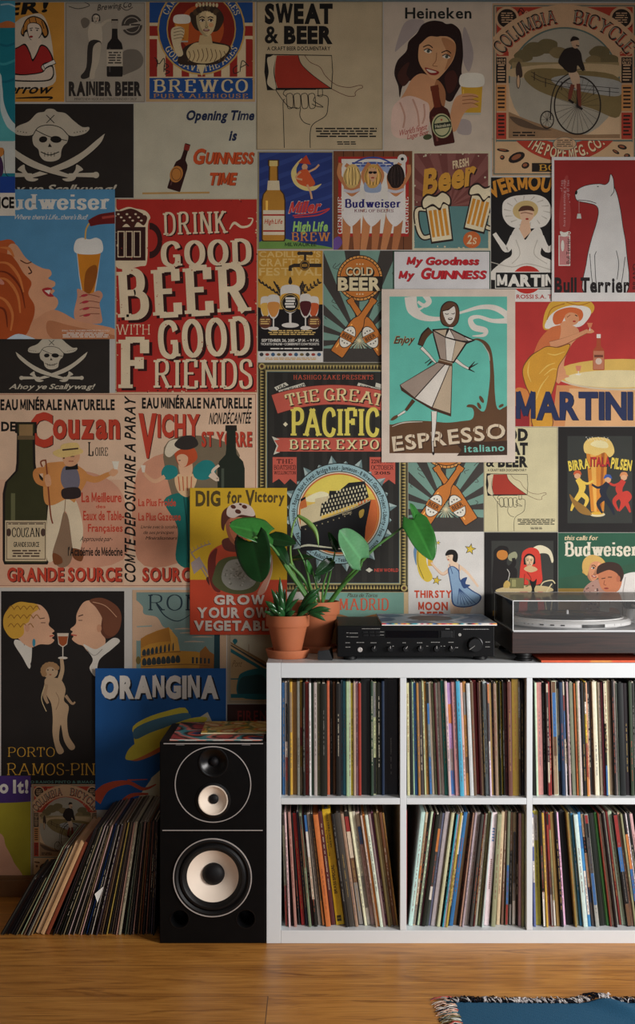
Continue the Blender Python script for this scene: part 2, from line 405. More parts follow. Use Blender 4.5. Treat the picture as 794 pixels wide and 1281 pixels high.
def mug(a, cx, cy, w, h, rot, beer, out, foam):
    q = math.radians(rot); u, v = math.cos(q), math.sin(q)
    def m(x, y): return (cx+x*w*u-y*h*v, cy+x*w*v+y*h*u)
    sd = -1 if rot < 0 else 1
    hp = [m(sd*.45, -.28), m(sd*.95, -.3), m(sd*1.02, .1), m(sd*.85, .36), m(sd*.45, .36)]
    a.S(hp, w*.28, out); a.S(hp, w*.15, foam)
    a.P([m(-.56, -.42), m(.56, -.42), m(.52, .55), m(-.52, .55)], out)
    a.P([m(-.5, -.4), m(.5, -.4), m(.46, .5), m(-.46, .5)], foam)
    for k in range(4): a.P([m(-.43+.22*k, -.25), m(-.28+.22*k, -.25), m(-.29+.22*k, .4), m(-.42+.22*k, .4)], beer)
    a.B([m(-.66, -.3), m(-.7, -.5), m(-.4, -.66), m(0, -.6), m(.35, -.68), m(.68, -.5), m(.62, -.28), m(.3, -.36), m(.1, -.22), m(-.2, -.34)], out)
    a.B([m(-.6, -.33), m(-.62, -.5), m(-.36, -.61), m(0, -.55), m(.33, -.63), m(.61, -.5), m(.56, -.33), m(.3, -.41), m(.1, -.28), m(-.2, -.4)], foam)
def star(a, cx, cy, r, c, out=None):
    for R, q in (((r*1.3, out), (r, c)) if out else ((r, c),)):
        a.P([(cx+(R if k % 2 == 0 else R*.42)*math.sin(k*PI/5+.2), cy-(R if k % 2 == 0 else R*.42)*math.cos(k*PI/5+.2)) for k in range(10)], q)

# --- designs that hang on the wall twice
def skull_art(a):
    b = (196, 186, 165); k = (34, 30, 27)
    for sg in (1, -1):
        m = lambda x, y: (63+(x-63)*sg, y)
        a.P([m(x, y) for x, y in crom([(36, 220), (60, 212), (82, 203), (103, 191), (120, 177), (130, 166.5), (131.5, 168), (126, 181), (108, 197), (84, 212), (38, 224)], True, 4)], k)
        a.P([m(x, y) for x, y in crom([(38, 219), (60, 211), (82, 202), (103, 190), (120, 176), (130, 168), (130.5, 169), (125, 180), (107, 196), (84, 210), (40, 222.5)], True, 4)], b)
        a.B([m(22, 212), m(30, 206), m(32, 213), m(40, 222), m(48, 224), m(42, 227), m(33, 225), m(28, 216)], b)
        a.S([m(40, 219), m(22, 219), m(8, 219)], [4, 5, 6], b); a.E(*m(6, 219), 4, 4, b)
    hat = [(18, 165), (22, 158), (36, 152), (46, 142), (55, 140), (58, 137), (63, 136), (68, 137), (72, 140), (82, 142), (92, 151), (103, 159), (111, 159), (111, 163), (104, 168), (88, 170), (76, 160), (63, 156), (49, 160), (40, 169), (24, 169)]
    a.B(hat, b, 4)
    a.B([(41, 170), (48, 159.5), (62, 156.5), (76, 160), (85, 169), (84, 178), (80, 182), (77, 188), (75, 198), (66, 202), (56, 201), (50, 195), (48, 187), (42, 181)], b, 4)
    a.line([(41, 170), (48, 159.5), (62, 156.5), (76, 160), (85, 169)], k, 1)
    for s_ in (-1, 1): a.line([(63-5*s_, 144), (63+5*s_, 154)], k, 1)
    a.E(54, 174.5, 5.2, 3.9, k, -8); a.E(70, 174.5, 7, 4.3, k, 5); a.line([(45, 163), (62, 171), (84, 176)], k, 1)
    a.P([(62, 179), (65, 184), (60, 184)], k); a.line([(51, 190), (62, 194), (74, 190)], k, 1.2)
    for x in (56, 60, 64, 68): a.line([(x, 190.5), (x, 196)], k, .8)
    for i in range(5):
        for s_ in (-1, 1): a.E(63+s_*(30+i*3.6), 166-i*.6, .7, .7, k, 0, 8)
    a.T('Ahoy ye Scallywag!', -18, 231, 147, 241, b, 'b', .5, gap=.06)
def sweat_art(a):
    k = (30, 27, 25); rd = (165, 55, 40); p = a.paper
    a.T('FOOD', 331, -24, 416, 0, k, 'z', gap=.07)
    a.T('SWEAT', 331, 4.5, 416, 28.3, k, 'z', gap=.07); a.T('& BEER', 331, 32.5, 416, 53.6, k, 'z', gap=.07)
    a.T('A CRAFT BEER DOCUMENTARY', 334, 58.3, 413, 63, k, 'b', gap=.13)
    a.P([(332, 67.5), (415, 69), (416.5, 90), (415, 111.5), (334, 113), (330.5, 90)], k)
    a.P([(344, 69), (414.3, 70), (415.5, 90), (414, 110.5), (346, 111), (343, 90)], p)
    a.B([(334, 74), (338, 71), (344, 70), (342, 90), (345, 111), (338, 109), (334, 103), (336, 90)], (205, 190, 158))
    a.P(crom([(346, 69.5), (373, 69.5), (376, 79), (384, 88), (396, 98), (414, 110.7), (347, 110.7), (344, 90)][1:6], n=5) + [(347, 110.7), (344.2, 100), (343.6, 90), (344.5, 78), (346, 69.5)], rd)
    a.line([(373, 69.5), (376, 79), (384, 88), (396, 98), (414, 110.7)], k, .8)
    for pts in ([(381, 69.5), (388, 78), (400, 84), (407, 95), (420, 106), (436, 109.5), (448, 107), (453, 107)], [(414, 111), (426, 117), (436, 120.5), (444, 120), (444, 116), (448, 112), (453, 110), (453, 107)]): a.line(pts, (90, 30, 28), .7)
    a.P([(345, 110), (415, 110), (415, 111.6), (345, 111.6)], k)
    for pts in ([(345, 113), (354, 126), (362, 134), (372, 135)], [(355.5, 185), (354.5, 150), (354, 128), (356, 124)], [(388, 185), (388, 165), (392, 155), (407, 145), (410, 133), (410, 122), (404, 119), (396, 120)],
                [(354, 118), (357, 113), (370, 112), (395, 112)], [(376, 135), (375, 145), (380, 153), (388, 156)], [(394, 121), (392, 126), (398, 130), (404, 134), (396, 133), (390, 130)], [(354, 118), (358, 121)]): a.line(pts, k, .9)
    for i in range(4):
        x = 358+i*9.2; a.line([(x, 121), (x+1, 118), (x+6, 117), (x+8.4, 121), (x+8.6, 133), (x+5, 136), (x+1.5, 134), (x, 121)], k, .8)
    a.line([(398, 111), (398, 120), (403, 120), (403, 111)], k, .8)
    a.micro(394, 160, 472, 173, 4, k); a.micro(421, 177, 446, 182, 2, k)
def crossed_art(a):
    dk = (66, 61, 57); tl = (118, 152, 138); og = (196, 118, 52); cr = (222, 206, 165); k = (42, 35, 30)
    for i in range(16):
        t = i*PI/8+.12; d = .11
        a.P([(449, 426), (449+170*math.cos(t-d), 426+170*math.sin(t-d)), (449+170*math.cos(t+d), 426+170*math.sin(t+d))], tl)
    for i in range(20):
        t = i*PI/10; a.line([(449, 426), (449+12*math.cos(t), 426+12*math.sin(t))], cr, .5)
    rd = random.Random(4)
    for i in range(22):
        x, y = rd.uniform(405, 492), rd.uniform(316, 440); a.line([(x, y), (x+rd.uniform(-6, 6), y+rd.uniform(1, 6)), (x+rd.uniform(-8, 8), y+rd.uniform(4, 9))], dk, .7)
    a.P([(404, 436), (500, 436), (500, 453), (404, 453)], dk)
    a.E(450, 348, 29, 29, k); a.E(450, 348, 28, 28, (215, 150, 80))
    for i in range(36):
        t = i*PI/18; a.line([(450+25.5*math.cos(t), 348+25.5*math.sin(t)), (450+28*math.cos(t), 348+28*math.sin(t))], k, .8)
    a.E(450, 348, 25.5, 25.5, k); a.E(450, 348, 24.5, 24.5, og)
    for x0, y0, x1, y1 in ((480, 441, 437, 374), (421, 443, 468, 374)):
        a.bottle(x0, y0, x1, y1, 17, og, None, k, .4)
    for cx, cy, r in ((463, 422, -28), (434.5, 421.5, 28)):
        q = math.radians(r)
        def m(x, y): return (cx+x*math.cos(q)-y*math.sin(q), cy+x*math.sin(q)+y*math.cos(q))
        a.E(cx, cy, 9, 15, k, r); a.E(cx, cy, 8.2, 14, (226, 220, 205), r)
        a.P([m(-9, -4.5), m(9, -4.5), m(9, 4.5), m(-9, 4.5)], k); a.P([m(-9, -3.8), m(9, -3.8), m(9, 3.8), m(-9, 3.8)], og)
        a.T('BEER', cx-7, cy-2.6, cx+7, cy+2.6, k, 'b', 0, -r)
        for i in (-1, 0, 1): star(a, *m(i*3.4, -8.5+abs(i)), 1.4, k); star(a, *m(i*3.4, 8.5-abs(i)), 1.4, k)
    a.T('COLD', 432, 334, 467, 345, k, 'x', sh=(k, 1.4, 1.4)); a.T('COLD', 432.6, 334.4, 466.4, 344.6, cr, 'b')
    a.P([(421, 345.6), (478, 345.6), (478, 364.5), (421, 364.5)], k); a.T('BEER', 422.5, 347, 476.5, 363, cr, 'x', gap=.08)
    for i in (-1, 0, 1): star(a, 450+i*3.6, 330.5, 1.5, cr); star(a, 450+i*3.6, 368, 1.5, cr)
def cycle_art(a):
    p = (205, 168, 130); tl = (92, 112, 104); k = (42, 34, 30); rd = (178, 64, 46)
    a.frame(617, 6.5, 794, 218.5, 1.4, tl); a.frame(620, 9, 791, 216, .8, tl)
    a.R(621, 9, 791, 70, rd)
    rn = random.Random(9)
    for i in range(26):
        x, y = rn.choice([rn.uniform(645, 668), rn.uniform(730, 765), rn.uniform(621, 640), rn.uniform(770, 790)]), rn.uniform(9, 70)
        a.S([(x-4, y+3), (x, y-3), (x+4, y+2), (x+1, y+4)], 1, k if i % 2 else p)
    a.ring(706, 124, 91, 118, p, 140, 40); a.E(626, 56, 9, 13, p); a.E(785, 56, 9, 13, p)
    for x in (634, 777): a.E(x, 23, 15, 14.5, p); a.E(x, 23, 12, 11.6, k); a.micro(x-8, 16, x+8, 30, 5, p, .45)
    a.R(636, 100, 775, 173, (210, 178, 140)); a.E(705.5, 104, 69.5, 70, (168, 160, 142))
    a.cl = (636, 30, 775, 173); a.ring(705.5, 104, 69.5, 120, p, 0, 180)
    a.ring(705.5, 104, 68, 70, tl, 0, 180); a.cl = a.r
    a.ring(706, 124, 91, 118, p, 133, 47)
    a.TA('COLUMBIA', 706, 124, 95, 17, 144, 95.5, k, 'S', .08, sh=(rd, 1.2, 1)); a.TA('BICYCLE', 706, 124, 95, 17, 84, 36, k, 'S', .08, sh=(rd, 1.2, 1))
    a.TA('COLUMBIA', 706, 124, 97, 13.5, 143.5, 96, (160, 150, 130), 'T', .2); a.TA('BICYCLE', 706, 124, 97, 13.5, 83.5, 36.5, (160, 150, 130), 'T', .2)
    for x, y, r in ((655, 70, 11), (668, 62, 13), (684, 58, 13), (698, 66, 10), (645, 78, 8), (750, 66, 12), (762, 76, 11), (742, 76, 9)):
        a.B([(x+r*math.cos(t)*(1+.15*(i % 2)), y+r*.72*math.sin(t)) for i, t in enumerate([j*PI/5 for j in range(10)])], (110, 98, 66) if r > 10 else (130, 112, 76))
    a.R(640, 78, 774, 90, (150, 132, 92)); a.B([(640, 86), (700, 80), (774, 82), (774, 96), (720, 100), (640, 96)], (190, 165, 125))
    a.B([(655, 96), (670, 86), (720, 88), (774, 98), (774, 146), (740, 136), (700, 124), (670, 112)], (128, 110, 70))
    a.B([(690, 98), (720, 94), (774, 102), (774, 120), (735, 116), (700, 108)], (160, 158, 150))
    for dy in (0, 5): a.line([(664, 90+dy), (680, 98+dy), (715, 105+dy), (774, 111+dy)], k, .7)
    for x, y in ((668, 90), (682, 98), (702, 102), (722, 106), (742, 108), (762, 110)): a.line([(x, y), (x, y+11)], k, 1)
    a.P(crom([(636, 140), (660, 150), (690, 160), (720, 168), (775, 168)], n=4) + [(775, 173), (636, 173)], (150, 118, 86))
    a.B([(637, 146), (652, 149), (672, 158), (690, 163), (668, 162), (648, 157)], (95, 75, 58))
    a.B([(645, 84), (649, 77), (652, 84), (653, 96), (646, 96)], (70, 55, 45)); a.E(648, 102, 2.5, 9, k); a.E(648, 102, 1.7, 8, p)
    a.ring(722, 132, 28, 29.6, k, ky=1.25); a.ring(684, 150, 7.6, 8.8, k, ky=1.3)
    for i in range(24): t = i*PI/12; a.line([(722, 132), (722+28*math.cos(t), 132+35*math.sin(t))], k, .35)
    for i in range(10): t = i*PI/5; a.line([(684, 150), (684+7.6*math.cos(t), 150+10*math.sin(t))], k, .35)
    a.line([(712, 92), (698, 102), (690, 122), (688, 150)], k, 1.2); a.line([(722, 132), (720, 96), (716, 89)], k, 1.1)
    a.B([(711, 91), (720, 89), (725, 98), (724, 106), (721, 112), (716, 106), (713, 98)], (200, 170, 140))
    a.S([(716, 106), (713, 118), (712, 126)], [5, 5, 3], (120, 60, 45)); a.S([(723, 105), (724, 120), (725, 134)], [5, 5, 3], (120, 60, 45))
    a.S([(711, 125), (717, 129)], 3, k); a.S([(722, 133), (728, 137)], 3, k)
    a.B([(704, 64), (711, 60), (720, 60), (726, 66), (728, 76), (731, 86), (728, 89), (722, 82), (720, 90), (711, 91), (706, 86), (698, 78)], k)
    a.S([(702, 80), (708, 87), (715, 88)], 3, k); a.B([(714, 52), (718, 49), (723, 51), (724, 57), (720, 61), (716, 59)], (196, 160, 128)); a.B([(713, 52), (716, 46), (722, 47), (724, 50), (718, 51)], k)
    a.S([(720, 57), (724, 58)], 1.5, k); a.line([(716, 88), (727, 87), (732, 88)], k, 1)
    a.micro(640, 165, 670, 172, 2, k)
    for x0, x1 in ((620.5, 633), (777, 790.5)):
        a.R(x0, 72, x1, 104, k); a.micro(x0+1.5, 81, x1-1.5, 103, 6, p, .45); a.R(x0, 106, x1, 139, (200, 140, 84)); a.micro(x0+1.5, 109, x1-1.5, 138, 6, k, .45)
        a.R(x0, 141, x1, 174, rd); a.micro(x0+1.5, 144, x1-1.5, 172, 6, k, .45)
    a.T('1404', 621.5, 73.5, 632, 76.5, p, 'b'); a.T('MILES', 621.5, 77.5, 632, 80.5, p, 'b'); a.T('205', 778, 73.5, 789.5, 76.5, p, 'b'); a.T('MILES', 778, 77.5, 789.5, 80.5, p, 'b')
    a.R(620, 175, 791, 177, tl); a.R(620, 178, 791, 216, (208, 172, 130))
    a.cl = (620, 176, 791, 216); a.ring(706, 118, 62, 84, rd, 180, 360); a.ring(706, 118, 30, 62, (150, 158, 146), 200, 340)
    a.TA('THE POPE MFG. CO.', 706, 118, 80, 14, 233, 309, (226, 205, 165), 'b', .16, True, sh=(k, .6, .6)); a.cl = a.r
    a.E(706, 180, 15, 8, p); a.ring(706, 180, 14, 15, tl, ky=.55); a.micro(695, 175, 717, 185, 4, k, .4)
    for q in ((629, 188, 8, 2, 8), (646, 197, 11, 6, -25), (657, 207, 5, 4, -20), (628, 197, 3, 3, 0), (778, 184, 6, 3, 15), (770, 190, 5, 2, 30), (784, 195, 4, 3, 0)): a.E(*q[:4], k, q[4], 14); a.E(q[0]-.5, q[1]-.5, q[2]*.6, q[3]*.5, (150, 90, 60), q[4], 12)
    a.R(665, 204, 745, 215, k); a.T('BOSTON', 674, 206, 740, 213.5, GOLD, 'S')

def posters():
    # ---- top row
    a = Art(-60, 3, 20, 271, (225, 218, 200)); a.R(-60, 3, 20, 240, (30, 125, 140)); a.R(-60, 3, 20, 33, (70, 150, 175))
    a.B([(-20, 36), (0, 31), (10, 28), (18, 30), (24, 36)], (190, 110, 60)); a.S([(2, 8), (12, 7), (20, 10)], 2, (170, 200, 205))
    for i, (x, y) in enumerate(((-4, 55), (-8, 78), (-6, 100))): a.S([(x, y), (x+14, y+4), (x+30, y-2)], 3, (60, 155, 165) if i % 2 else (25, 105, 125))
    a.B([(-40, 110), (-2, 92), (4, 110), (6, 130), (14, 150), (30, 168), (30, 185), (-40, 190)], (200, 215, 212)); a.B([(-40, 130), (-4, 104), (1, 120), (2, 140), (10, 160), (24, 176), (-40, 182)], (90, 175, 178))
    a.R(-60, 178, 20, 218, (205, 208, 200)); a.B([(-10, 190), (4, 186), (6, 194), (-4, 200)], (200, 130, 60)); a.B([(-30, 200), (0, 195), (3, 222), (-30, 225)], (70, 45, 80)); a.line([(6, 190), (8, 218), (18, 224)], K0, .8)
    a.R(-60, 222, 20, 243, (35, 70, 150)); a.R(-60, 242.5, 20, 271, (222, 214, 198)); a.T('NICE', -11, 247.5, 19, 261, K0, 'x')
    a.build('poster', 'narrow turquoise sea poster with a white wave at the picture edge', .011, group='posters on the wall')
    a = Art(-30, 3, 80.5, 127.5, (208, 148, 62)); a.B([(14, 40), (22, 26), (34, 20), (52, 18), (62, 38), (67, 74), (66, 106), (14, 106)], (214, 200, 178))
    a.T("PEER!", -34, 4, 63, 19, K0, 'x', .3, 6)
    a.B([(28, 34), (33, 24), (42, 20), (53, 24), (59, 32), (61, 42), (56, 48), (50, 42), (33, 40), (30, 46), (26, 42)], K0); a.B([(29, 34), (34, 25), (42, 21.5), (52, 25), (57, 33), (59, 42), (56, 45), (51, 38), (33, 37), (29, 43), (27, 40)], (190, 128, 58))
    for p in ([(36, 22), (38, 30)], [(44, 22), (46, 30)], [(52, 26), (55, 36)], [(30, 32), (29, 42)]): a.line(p, K0, .9)
    a.B([(34, 32), (41, 28), (50, 31), (53, 40), (48, 49), (40, 51), (35, 44)], K0); a.B([(34.8, 32), (41, 29), (49, 31.5), (52, 40), (47.5, 48), (40, 50), (36, 44)], (224, 206, 184))
    a.line([(37, 36), (41, 35)], K0, 1); a.line([(44, 35), (49, 36)], K0, 1); a.E(39, 38, 1.3, .8, K0); a.E(46.5, 38, 1.3, .8, K0); a.E(39, 46, 2.3, 1.4, (150, 40, 38), -5)
    a.B([(40, 50), (49, 48), (52, 56), (42, 72), (36, 60), (30, 55)], (224, 206, 184)); a.B([(14, 66), (24, 58), (32, 55), (38, 66), (41, 74), (46, 66), (51, 56), (60, 60), (67, 76), (56, 80), (52, 84), (53, 92), (14, 93)], K0)
    a.B([(14, 67), (24, 59.5), (31, 57), (37, 67), (41, 77), (47, 67), (51.5, 58), (59, 61), (65, 75), (55, 79), (51, 84), (51, 91), (14, 91)], (170, 44, 42)); a.S([(55, 84), (69, 77)], 6, K0); a.S([(55.5, 83.5), (68.5, 77)], 4.5, WH)
    a.B([(14, 92), (30, 93), (52, 90), (58, 84), (66, 82), (67, 96), (56, 102), (14, 101)], K0); a.B([(14, 94), (30, 94.5), (52, 91.5), (58, 86), (65, 84), (65.5, 95), (55, 100.5), (14, 99.5)], (224, 206, 184))
    a.T('tomorrow', -28, 105, 69, 117, K0, 'b', .5, gap=.03); a.S([(20, 123), (45, 122), (65, 122), (60, 125)], [1, 2.4, 2.4, .6], K0)
    a.build('poster', 'ochre poster of a smiling woman in a red blouse with crossed arms')
    a = Art(81.5, 3, 181.5, 128, (172, 162, 145)); g = (72, 66, 60); a.frame(82, 3.4, 181, 127.6, .9, (140, 130, 115))
    a.T('Brewing Co', 121, 3.5, 166, 11, g, 'b', .3, 6); a.S([(86, 8), (98, 11), (112, 7), (104, 2)], 1, g); a.S([(150, 8), (158, 13), (166, 9)], 1, g)
    a.B([(101, 26), (106, 22), (112, 26), (110, 33), (104, 35)], (115, 106, 94)); a.B([(114, 28), (120, 30), (126, 30), (128, 44), (126, 55), (113, 54), (110, 40)], (198, 186, 164)); a.S([(126, 32), (134, 26), (144, 25)], [4, 3, 2], (192, 180, 158))
    a.face(120, 24, 5.5, (200, 188, 166), (50, 45, 42), ink=g, lip=g); a.B([(111, 53), (126, 52), (123, 66), (114, 86), (112, 96), (104, 99), (101, 95), (108, 84)], (55, 50, 46))
    a.B([(117, 58), (126, 54), (124, 76), (119, 90), (118, 98), (112, 97), (115, 78)], (192, 180, 158)); a.B([(153, 66), (170, 62), (179, 72), (176, 84), (160, 92), (153, 92)], (120, 112, 100))
    a.bottle(143.5, 96, 143.5, 24, 20, (38, 34, 32), None, None, .36); a.P([(139.5, 26), (147.5, 26), (147.5, 36), (139.5, 36)], (160, 150, 134)); a.R(133.5, 62, 153.5, 83, (196, 184, 162)); a.micro(135, 65, 152, 81, 5, g)
    a.E(165, 31.5, 13, 13, g); a.ring(165, 31.5, 9, 10, (172, 162, 145)); a.P([(151, 33), (178, 26), (179, 31), (152, 38)], (172, 162, 145)); a.micro(153, 30, 177, 34, 1, g)
    a.T('RAINIER BEER', 86, 102, 177, 119, (48, 43, 40), 'z', gap=.07); a.T('IMPARTS NEW VIGOR AND STRENGTH IN EVERY DROP', 93, 122.5, 171, 125.5, g, 'r')
    a.build('poster', 'grey brown sepia beer poster with a dark bottle beside a sketched woman')
    a = Art(182.5, 2, 319, 127.5, (198, 165, 120)); bl = (38, 78, 140); rd = (158, 46, 38)
    a.R(187, 3, 316, 124, CRM); a.R(187, 3, 316, 28.5, bl); a.R(187, 32.5, 316, 45, rd)
    for i in range(7): a.R(187+i*20.05, 49, min(196.5+i*20.05, 316), 96, rd)
    a.R(187, 97.5, 316, 124, bl); a.T('BREWCO', 192, 100, 310, 115, (218, 198, 155), 'S', gap=.2); a.T('PUB & ALEHOUSE', 192, 117.5, 310, 122.5, (190, 140, 80), 'S', gap=.25)
    a.cl = (187, 3, 316, 98); a.E(251.7, 36.4, 55, 57.5, (205, 165, 90)); a.E(251.7, 36.4, 53, 55.5, bl); a.E(251.7, 36.4, 43.5, 45.5, (205, 165, 90)); a.E(251.7, 36.4, 42, 44, (135, 42, 30)); a.E(252, 36, 28, 30, (185, 85, 40))
    a.TA('GOD SAVE THE ALES', 251.7, 36.4, 51, 7.5, 207, 333, (222, 205, 160), 'S', .16, True, 1.04); a.TA('CAMDEN', 251.7, 36.4, 45, 7, 158, 110, (222, 205, 160), 'S', .16, ky=1.04); a.TA('ALES', 251.7, 36.4, 45, 7, 55, 21, (222, 205, 160), 'S', .16, ky=1.04)
    a.B([(222, 78), (230, 60), (244, 53), (258, 51), (272, 53), (288, 58), (286, 68), (272, 80), (240, 82)], (60, 45, 36)); a.B([(233, 66), (240, 56), (250, 53), (270, 55), (286, 59), (280, 70), (262, 79), (240, 77)], (214, 190, 140))
    for i in range(9): a.S([(236+i*5.5, 60+abs(4-i)), (238+i*5.5, 70), (235+i*5.5, 77)], 1, (120, 90, 60))
    a.P([(250, 44), (264, 44), (266, 56), (248, 56)], (205, 178, 130)); a.B([(238, 22), (246, 10), (258, 6), (272, 10), (280, 22), (276, 34), (268, 40), (246, 38)], (62, 48, 36)); a.face(258, 28, 17.5, (218, 194, 146), None, lip=(120, 50, 40))
    for t in range(9): a.E(241+t*4.2, 19-9*math.sin(t*PI/8), 4, 4, (86, 66, 46) if t % 2 else (60, 46, 36))
    for i in range(7): a.E(246+i*4.2, 5.5+abs(i-3)*.4, 1.6, 2.6, (214, 196, 150))
    glass(a, 218, 20, 237, 53, (205, 130, 50), tp=.1); a.B([(214, 38), (222, 33), (230, 36), (230, 44), (226, 54), (229, 68), (222, 70), (216, 56)], (222, 202, 160))
    for i in range(4): a.S([(217, 37+i*4), (226, 35+i*4), (230, 37+i*4)], .7, (100, 70, 45))
    a.P([(246, 81), (257, 81), (252.5, 96)], (222, 205, 160)); a.cl = a.r
    for p in ([(193, 72), (197, 76), (196, 84)], [(195, 75), (199, 80), (205, 73), (206, 84)], [(205, 90), (206, 80), (211, 83), (206, 87), (212, 90), (206, 93)], [(297, 82), (292, 86), (293, 92), (299, 90)], [(300, 90), (303, 76), (311, 83)], [(300, 85), (309, 80)]): a.S(p, 1.1, (40, 40, 40))
    a.wear((205, 175, 130), 30); a.build('poster', 'red, white and blue alehouse poster with a woman raising a glass in a roundel')
    a = Art(320.5, 2, 478.5, 187.5, (192, 174, 140)); sweat_art(a); a.frame(321, 2, 478.5, 187.5, .8, (150, 132, 100))
    a.build('poster', 'large tan film poster with a fist gripping a tipped glass, top row')
    a = Art(480, 2.5, 614.5, 189, (204, 188, 168)); hr = (42, 25, 22)
    for p in ([(505, 30), (520, 24), (530, 30), (500, 60), (494, 62)], [(580, 34), (588, 50), (592, 70), (586, 90), (578, 70)], [(574, 150), (588, 152), (588, 168), (572, 166)]): a.B(p, (172, 158, 152))
    a.T('Heineken', 506.5, 9.5, 589.5, 23, (34, 36, 34), 'b', gap=.12)
    a.B([(521, 42), (528, 31), (540, 26), (552, 27), (558, 30), (566, 30), (575, 38), (578, 52), (579, 70), (577, 88), (578, 102), (570, 118), (564, 127), (556, 124), (550, 112), (530, 100), (506, 104), (500, 122), (498, 108), (493, 92), (497, 76), (508, 64), (511, 52)], hr)
    a.B([(497, 96), (503, 84), (512, 78), (508, 92), (512, 100), (504, 108)], (70, 38, 30)); a.B([(556, 96), (566, 88), (572, 98), (568, 112), (560, 116)], (72, 36, 28))
    a.B([(500, 130), (508, 112), (516, 98), (528, 92), (545, 100), (556, 112), (556, 130), (548, 150), (530, 152), (512, 150)], (206, 150, 108)); a.B([(546, 100), (556, 112), (556, 132), (546, 146), (542, 120)], (168, 112, 74))
    a.B([(525, 54), (530, 44), (540, 40), (549, 45), (560, 46), (568, 52), (570, 62), (566, 76), (556, 90), (547, 99), (541, 99), (531, 90), (524, 78), (523, 66)], (214, 162, 116)); a.B([(552, 48), (566, 52), (570, 62), (564, 78), (556, 88), (560, 70)], (184, 128, 86))
    a.B([(524, 56), (532, 41), (545, 38), (554, 42), (548, 46), (536, 46)], hr)
    for x, y, t in ((535, 64, 12), (558, 71, 8)): a.E(x, y, 5, 2.5, (232, 220, 200), t); a.E(x+.5, y, 2, 2.2, (70, 80, 70)); a.S([(x-5, y-1), (x, y-3), (x+5, y)], 1.2, hr); a.S([(x-6, y-5), (x+1, y-7.5), (x+6, y-4)], 1.3, hr)
    a.S([(546, 66), (545, 76), (541, 82), (547, 83)], 1, (160, 105, 70)); a.B([(531, 85), (538, 86), (549, 90), (545, 94), (537, 93)], (150, 45, 40)); a.B([(533, 86.5), (540, 88), (546, 90.5), (538, 91)], (228, 215, 195))
    a.B([(490, 140), (498, 126), (512, 120), (530, 126), (537, 134), (535, 160), (520, 172), (492, 170)], (222, 190, 172))
    for p in ([(500, 128), (506, 145), (504, 160)], [(516, 124), (522, 140), (524, 158)], [(530, 130), (531, 145), (528, 155)]): a.S(p, 2.2, (196, 150, 130))
    glass(a, 576, 94, 604, 144, (206, 160, 50), tp=.1, ff=.26); a.B([(562, 160), (564, 138), (570, 122), (582, 117), (594, 118), (598, 121), (590, 124), (600, 127), (592, 130), (598, 134), (586, 136), (578, 146), (570, 164)], (208, 152, 108))
    for i in range(3): a.S([(578, 121+i*4.5), (590, 120+i*4.5), (598, 122+i*5)], .9, (150, 95, 62))
    a.bottle(556, 181, 543, 108, 26, (70, 28, 22), None, None, .34); a.P([(538, 108), (548, 106), (551, 134), (543, 135)], (110, 48, 28)); a.E(552.5, 157.5, 12.5, 15.5, (190, 186, 140), -6); a.ring(552.5, 157.5, 9.6, 11, (60, 82, 52), ky=1.25); a.P([(542, 155), (564, 152), (564.5, 159), (543, 162)], (48, 52, 40)); a.T('Heineken', 544, 155, 563, 159, (205, 200, 165), 'b', 0, 8); star(a, 552, 150, 2, RED)
    a.E(534.5, 171.5, 5.5, 3.5, (70, 78, 48), -10); a.T("World's finest", 497, 159, 536, 166, (170, 50, 44), 'r', .4, 14, gap=.05); a.T('Lager Beer', 508, 165, 538, 171, (170, 50, 44), 'r', .4, 14, gap=.05)
    a.build('poster', 'cream poster of a long dark-haired woman holding a full glass of lager')
    a = Art(615.5, 4, 796, 220, (200, 164, 128)); cycle_art(a); a.wear((170, 140, 108), 20)
    a.build('poster', 'large ornate poster of a rider on a high-wheel bicycle, top right', .0005)
    # ---- second row
    a = Art(-40, 130, 167, 247.5, (46, 41, 37)); skull_art(a); a.build('poster', 'larger black flag poster with skull, cocked hat and crossed cutlasses')
    a = Art(167.5, 129, 321.5, 248, (198, 192, 168)); a.S([(178, 242), (215, 241.5), (262, 241)], 2.4, (190, 150, 90)); a.bottle(217, 238, 235, 180, 17, (52, 26, 22), None, None, .34); a.E(220.5, 218, 8, 10.5, (190, 125, 60), 17); a.ring(220.5, 218, 5.5, 6.3, (120, 75, 40), ky=1.3); a.P([(231, 180), (238, 182), (236, 189), (229.5, 187)], (140, 50, 40))
    a.T('Opening Time', 232, 138, 320, 150, NAVY, 'x', .22, gap=.06); a.T('is', 286, 163, 298, 175.5, NAVY, 'x', .22); og = (202, 84, 42)
    a.T('G', 240, 186, 258, 204.5, og, 'x', .2, sh=((120, 45, 25), .8, .5)); a.T('UINNESS', 256, 190.5, 318.5, 204.5, og, 'x', .2, gap=.08, sh=((120, 45, 25), .8, .5)); a.T('TIME', 260, 216, 297, 231, og, 'x', .2, gap=.08, sh=((120, 45, 25), .8, .5))
    a.build('poster', 'cream poster with navy and orange slanted lettering and one tilted brown bottle')
    a = Art(322, 189.5, 416.5, 312, (150, 140, 110)); a.R(324, 191, 415.5, 311, (44, 60, 122))
    a.cl = (324, 191, 415.5, 311)
    for i in range(7): a.P([(320, 250+i*16-70), (420, 215+i*16-70), (420, 219+i*16-70), (320, 257+i*16-70)], (54, 72, 136))
    a.B([(318, 318), (326, 302), (350, 298), (380, 304), (420, 312), (420, 330)], (112, 150, 76)); a.cl = a.r
